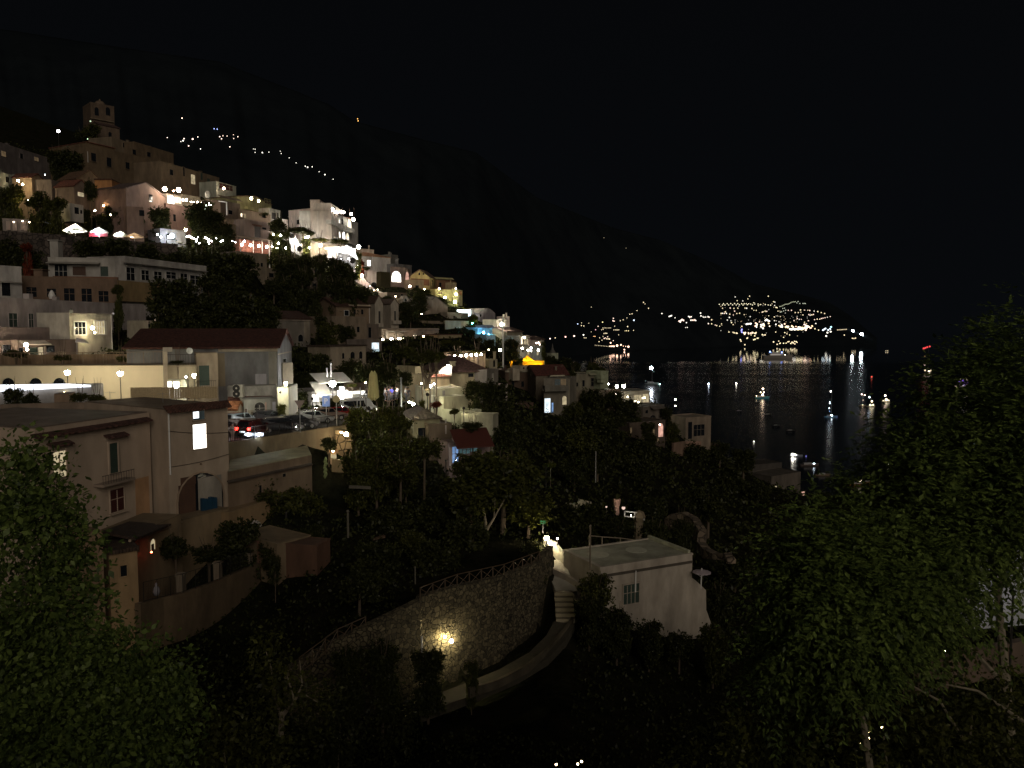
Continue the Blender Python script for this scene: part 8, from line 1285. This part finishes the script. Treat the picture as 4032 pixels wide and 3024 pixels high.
# ---- ground cover
rng = np.random.default_rng(5); n = 110000; uu = rng.uniform(-.72, .7, n); yy = np.exp(rng.uniform(math.log(14), math.log(330), n)); xx = uu*yy; zz = ground(xx, yy)
keep = ~((yy > 68) & (yy < 96) & (uu > -.75) & (uu < -.21)); keep &= ~((yy > 40) & (yy < 62) & (uu > -.13) & (uu < .08)); xx, yy, zz = xx[keep], yy[keep], zz[keep]; n = len(xx)
cl = np.sin(xx*.45)*np.cos(yy*.37)+rng.normal(size=n)*.3; hgt = np.clip(.35+.5*cl, .05, 1.3)*rng.random(n)*np.clip(yy/50, .5, 2); P = np.stack([xx, yy, zz+hgt], -1); D = rng.normal(size=(n, 3)); D[:, 2] += .5; Nn = rng.normal(size=(n, 3)); Nn[:, 2] += .7
Ln = (.16+.16*rng.random(n))*np.clip(yy/45, .8, 3.); V, Fq = leaf_quads(P, D, Nn, Ln, Ln*.6)
tag(link('ground_cover', npmesh('ground_cover', V, Fq), LEAF['dark']), 'low dark shrubs and weeds covering the hillside between the houses', 'ground cover', kind='stuff')
# ================================================================ BOATS
def seaY(x, y):
    px, py = cv(x, y); d = raydir(px, py); t = -CZ/d.z; return d.y*t
def boat(x, y, wpx, label, kind='motor', col=(.5, .5, .5), lights=(), head=0., mast=None, glowcol=None, gs=1., name='boat', group='boats on the bay'):
    """x,y: waterline centre, wpx: length in view pixels; lights: (dx, dy, r px, colour, strength) offsets in view pixels"""
    Y = seaY(x, y); c = Pt(x, y, Y); c.z = 0; k = VW[2]*Y/F; L = wpx*k/max(.35, abs(math.cos(head))); t = Thing(name, label, 'boat', c, group); ca, sa = math.cos(head), math.sin(head)
    def T(u, v, z): return c+Vector((u*ca-v*sa, u*sa+v*ca, z))
    n = 9; vs = []; H0 = L*.085
    for i in range(n):
        u = i/(n-1); b = (math.sin(math.pi*min(1, (1-u)*.9+.1))**.6 if u > .45 else 1.)*L*.14; b = max(b if u < .97 else .02*L, .01*L); sh = H0*(1+.5*u*u); xx = (u-.5)*L
        vs += [T(xx, -b, sh), T(xx+(-.03*L if u > .8 else 0), -b*.6, -.12*H0), T(xx+(-.03*L if u > .8 else 0), b*.6, -.12*H0), T(xx, b, sh)]
    fs = [(4*i+j, 4*i+4+j, 4*i+5+j, 4*i+1+j) for i in range(n-1) for j in range(3)]+[(4*i+3, 4*i+7, 4*i+4, 4*i) for i in range(n-1)]+[(0, 1, 2, 3), (4*n-1, 4*n-2, 4*n-3, 4*n-4)]
    hm = simple('hull_paint', col, rough=.4, var=.1); hull = t.part('hull', MB().add(vs, fs), hm)
    cab = MB(); a = T(-.28*L, -.08*L, H0*1.02); cab.prism([T(-.3*L, -.09*L, H0), T(.12*L, -.09*L, H0*1.1), T(.12*L, .09*L, H0*1.1), T(-.3*L, .09*L, H0)], Zv*L*.07)
    if kind in ('ship', 'yacht'): cab.prism([T(-.22*L, -.07*L, H0+L*.07), T(.04*L, -.07*L, H0+L*.07), T(.04*L, .07*L, H0+L*.07), T(-.22*L, .07*L, H0+L*.07)], Zv*L*.05)
    t.part('cabin', cab, simple('cabin_white', (.5, .5, .5), rough=.4))
    t.part('windows', MB().box(T(-.27*L, -.095*L, H0+L*.02), Vector((ca, sa, 0))*L*.34, Vector((-sa, ca, 0))*.003*L, Zv*L*.03), glow(*glowcol) if glowcol else GLASS)
    if kind == 'sail' or mast: hm2 = mast*k if mast else L*1.2; t.part('mast', MB().tube(T(0, 0, H0), T(0, 0, hm2), max(.05, L*.006), n=6).tube(T(0, 0, H0+L*.12), T(-.35*L, 0, H0+L*.13), max(.04, L*.005), n=5), STEEL)
    for dx, dy, r, lc, s in lights:
        q = Pt(x+dx, y+dy, Y-.6); t.part('lamp', MB().ball(q, r*k, 8, 6), glow(lc, s), smooth=True)
    return t
view('P')
boat(890, 148, 290, 'biggest ship on the bay with two white globes and blue deck lights', 'ship', (.3, .28, .25), [(-58, -27, 12, WH, 22), (73, -24, 10, WH, 20), (103, -26, 6, WM, 6), (-74, -62, 7, (.25, .4, 1), 6), (40, -56, 7, (.25, .35, 1), 6), (-5, -62, 5, (1, 1, .7), 2), (-100, -20, 5, PK, 1.5)], 0, glowcol=((.8, .7, .6), .4), name='ship')
boat(745, 540, 140, 'sailboat with a red top lamp and blue-green lit hull', 'sail', (.1, .4, .5), [(3, -95, 8, PK, 12), (-20, -62, 5, WM, 8), (12, -62, 5, PK, 8), (0, -38, 9, WM, 12), (-60, -26, 5, WM, 6), (-5, -12, 7, (.1, .5, .8), .8)], .3, mast=100)
boat(1408, 722, 130, 'tall-masted sailboat outlined by a vertical string of blue-white lights', 'sail', (.2, .4, .6), [(-4, -252, 6, WH, 14), (-13, -150, 5, CO, 5), (-14, -135, 5, CO, 5), (-18, -90, 5, CO, 8), (-16, -60, 3, (.3, .5, 1), 3), (3, -18, 8, CO, 22), (-50, -6, 6, (.2, .7, .9), 1.2), (60, 4, 6, (.3, .2, 1), .6)], .15, mast=250)
boat(1712, 610, 70, 'left boat of the clustered pair near the right lamps', 'yacht', (.3, .22, .12), [(-8, -112, 6, PK, 8), (20, -104, 6, PK, 7), (0, -10, 5, WM, 4), (5, -55, 7, (1, .7, .5), .8)], .2, mast=110)
boat(1792, 618, 85, 'brightly lit boat of the clustered pair near the right lamps', 'yacht', (.5, .45, .3), [(-15, -92, 7, CO, 10), (10, -52, 9, WM, 5), (-5, -16, 10, (1, .9, .6), 2.5), (22, -18, 9, (1, .9, .6), 2)], .1, mast=90, glowcol=((1, .85, .55), 2))
boat(1937, 572, 85, 'round-bodied warm lit boat right of the clustered pair', 'yacht', (.5, .42, .3), [(-6, -62, 9, PK, 8), (5, -22, 14, (1, .85, .55), 2.6), (28, -15, 8, (1, .85, .55), 1.6), (-25, -12, 7, (1, .85, .55), 1.6)], .1, glowcol=((1, .85, .55), 2))
boat(1070, 1100, 130, 'near motorboat with a dazzling white stern light', 'motor', (.3, .33, .4), [(-34, -16, 13, WH, 40), (-10, -14, 9, WH, 20), (95, -4, 6, (.3, .3, 1), .8)], .1, glowcol=((.8, .85, 1), 1.2))
boat(1195, 1190, 190, 'near dark motorboat with a small blue-white bow light', 'motor', (.12, .1, .09), [(47, -18, 8, CO, 18)], .05)
boat(1325, 1285, 155, 'unlit tan rowing boat below the motorboats', 'motor', (.2, .15, .1), [], .04, name='rowing_boat')
boat(1695, 1380, 250, 'large yellow-brown moored boat with a white cabin lamp', 'motor', (.3, .17, .05), [(-12, -42, 12, (1, .85, .6), 3), (8, -48, 7, WM, 2)], .03)
boat(1780, 1505, 120, 'pale small boat half hidden by the right tree', 'motor', (.3, .22, .18), [], .05)
boat(1985, 1190, 90, 'boat with a warm white lamp at the edge of the right tree', 'motor', (.3, .26, .2), [(-14, -14, 11, WH, 12), (15, -12, 7, WM, 3)], .05)
boat(800, 700, 75, 'dark unlit boat silhouette in the light reflection', 'motor', (.01, .01, .01), [], .6, group='dark moored boats'); boat(515, 662, 55, 'small dark boat left in the light reflection', 'motor', (.01, .01, .01), [], .5, group='dark moored boats')
boat(875, 805, 70, 'dark boat below centre in the light reflection', 'motor', (.012, .012, .012), [], .3, group='dark moored boats'); boat(1015, 855, 85, 'lowest dark boat silhouette in the light reflection', 'motor', (.012, .012, .012), [], .2, group='dark moored boats'); boat(692, 578, 50, 'tiny dark boat beside the blue-green lit sailboat', 'motor', (.01, .01, .01), [], .8, group='dark moored boats')
boat(222, 410, 22, 'tiny boat with a single blue-white lamp, far left on the water', 'motor', (.1, .1, .12), [(0, -14, 7, (.7, .8, 1), 14)]); boat(489, 405, 22, 'tiny boat with a single white lamp, left of the light reflection', 'motor', (.1, .1, .12), [(0, -12, 7, WH, 10)]); boat(660, 962, 25, 'tiny white-lit dinghy in the middle of the dark water', 'motor', (.3, .3, .3), [(0, -8, 6, WH, 4)])
boat(1800, 345, 25, 'faint boat with a red lamp right of the white reflections', 'motor', (.1, .03, .03), [(0, -16, 8, (1, .15, .1), 1.2)]); boat(1945, 85, 40, 'very faint distant boat on the horizon', 'motor', (.1, .1, .1), [(-8, -8, 4, WM, 1.2), (10, -8, 4, WM, 1.2)])
view('I'); boat(1845, 590, 150, 'yacht with a dazzling blue-white masthead light', 'sail', (.2, .25, .25), [(-8, -178, 17, (.82, .9, 1), 75), (84, -2, 7, (.6, 1, .9), 8), (-70, -38, 6, (.4, .6, .6), .4), (18, -140, 8, (.3, .5, .45), .3)], .1, mast=185)
view('Q'); boat(600, 410, 90, 'moored ship with a row of red lights above and warm lit deck', 'sail', (.3, .22, .15), [(-38, -240, 9, (1, .08, .08), 1.2), (-22, -245, 8, (1, .08, .08), 1.2), (-5, -252, 8, (1, .08, .08), 1.2), (18, -258, 8, (1, .08, .08), 1.2), (-22, -95, 8, WM, 1.2), (-30, -88, 8, PK, 1), (-28, -165, 7, (.8, .5, .2), .2), (10, -22, 11, (1, .8, .6), 4), (-25, -35, 8, WM, 1.4), (30, -35, 8, WM, 1.2), (14, -5, 9, (1, .8, .6), 2)], .1, mast=250)
boat(915, 500, 130, 'party boat with a purple hull glow and a row of deck lamps', 'yacht', (.15, .08, .4), [(-45, -44, 10, PK, 6), (-12, -48, 8, PK, 5), (20, -52, 10, WH, 7), (48, -44, 10, PK, 6), (16, -90, 6, WM, 3), (-20, -25, 12, (.35, .15, 1), .6), (20, -28, 14, (.35, .15, 1), .7)], .05)
boat(1038, 1045, 40, 'tiny boat with a bluish lamp behind the right tree', 'motor', (.1, .1, .1), [(0, -16, 10, CO, 6)]); boat(685, 1450, 45, 'small boat with a vivid blue lamp behind the right tree', 'motor', (.1, .1, .2), [(0, -18, 13, (.1, .15, 1), 6)]); boat(1190, 1135, 70, 'small boat with a warm awning lamp behind the right tree', 'motor', (.3, .2, .15), [(-8, -16, 10, (1, .8, .65), 3), (25, -14, 7, PK, 1.5)])
boat(45, 1420, 100, 'small brown boat at the left of the right tree foliage', 'motor', (.2, .1, .04), [], .05)
view('S'); boat(1820, 150, 60, 'small boat with red and violet lamps seen through the right tree', 'motor', (.08, .06, .15), [(-4, -20, 6, (1, .15, .15), 4), (-25, -22, 5, PK, 2), (8, -6, 8, (.2, .15, 1), .5)])
# ================================================================ LIGHT, SKY, CAMERA
w = bpy.data.worlds.new('World'); SC.world = w; w.use_nodes = True; nt = w.node_tree; bg = nt.nodes['Background']
tc = nt.nodes.new('ShaderNodeTexCoord'); sx = nt.nodes.new('ShaderNodeSeparateXYZ'); r = nt.nodes.new('ShaderNodeValToRGB'); nt.links.new(tc.outputs['Generated'], sx.inputs[0]); nt.links.new(sx.outputs['Z'], r.inputs[0])
r.color_ramp.elements[0].position = 0; r.color_ramp.elements[0].color = (.0023, .0028, .0036, 1); r.color_ramp.elements[1].position = .6; r.color_ramp.elements[1].color = (.0017, .0019, .0023, 1)
nt.links.new(r.outputs[0], bg.inputs[0]); bg.inputs[1].default_value = 1
sun = bpy.data.lights.new('town_glow', 'SUN'); sun.energy = .68; sun.color = (1, .87, .73); sun.angle = math.radians(35); so = bpy.data.objects.new('town_glow', sun); COL.objects.link(so)
dv = Vector((-.34, 1, -.42)); so.rotation_euler = dv.to_track_quat('-Z', 'Y').to_euler()
for X_, l in ((10, 'right'), (-10, 'left')):  # two lamps added behind the camera to brighten the near trees
    p = Vector((X_, -3.5, 96.5)); t = Thing('street_lamp', f'unseen street lamp added to light the near trees, {l} of the camera', 'street lamp', (X_, -3.5, 88.3)); t.part('pole', MB().lathe((X_, -3.5, 88.3), [(.1, 0), (.05, 8)], 8), IRON); t.part('globe', MB().ball(p, .26, 10, 7), glow((1, .9, .68), 520 if X_ > 0 else 170), smooth=True)
cam = bpy.data.cameras.new('camera'); cam.sensor_width = 36; cam.lens = 36*F/4032; cam.clip_end = 100000; cam.clip_start = .1
co = bpy.data.objects.new('camera', cam); COL.objects.link(co); co.location = (0, 0, CZ); co.rotation_euler = (math.pi/2-PIT, 0, 0); SC.camera = co
SC.render.engine = 'CYCLES'; SC.cycles.use_denoising = True; SC.cycles.max_bounces = 5; SC.cycles.diffuse_bounces = 2; SC.cycles.glossy_bounces = 3; SC.cycles.transmission_bounces = 3; SC.cycles.transparent_max_bounces = 4
SC.cycles.use_light_tree = True; SC.cycles.sample_clamp_indirect = 3.; SC.cycles.sample_clamp_direct = 0
SC.view_settings.view_transform = 'Standard'; SC.view_settings.look = 'None'; SC.view_settings.exposure = 0; SC.view_settings.gamma = 1
SC.render.resolution_x = 1024; SC.render.resolution_y = 768
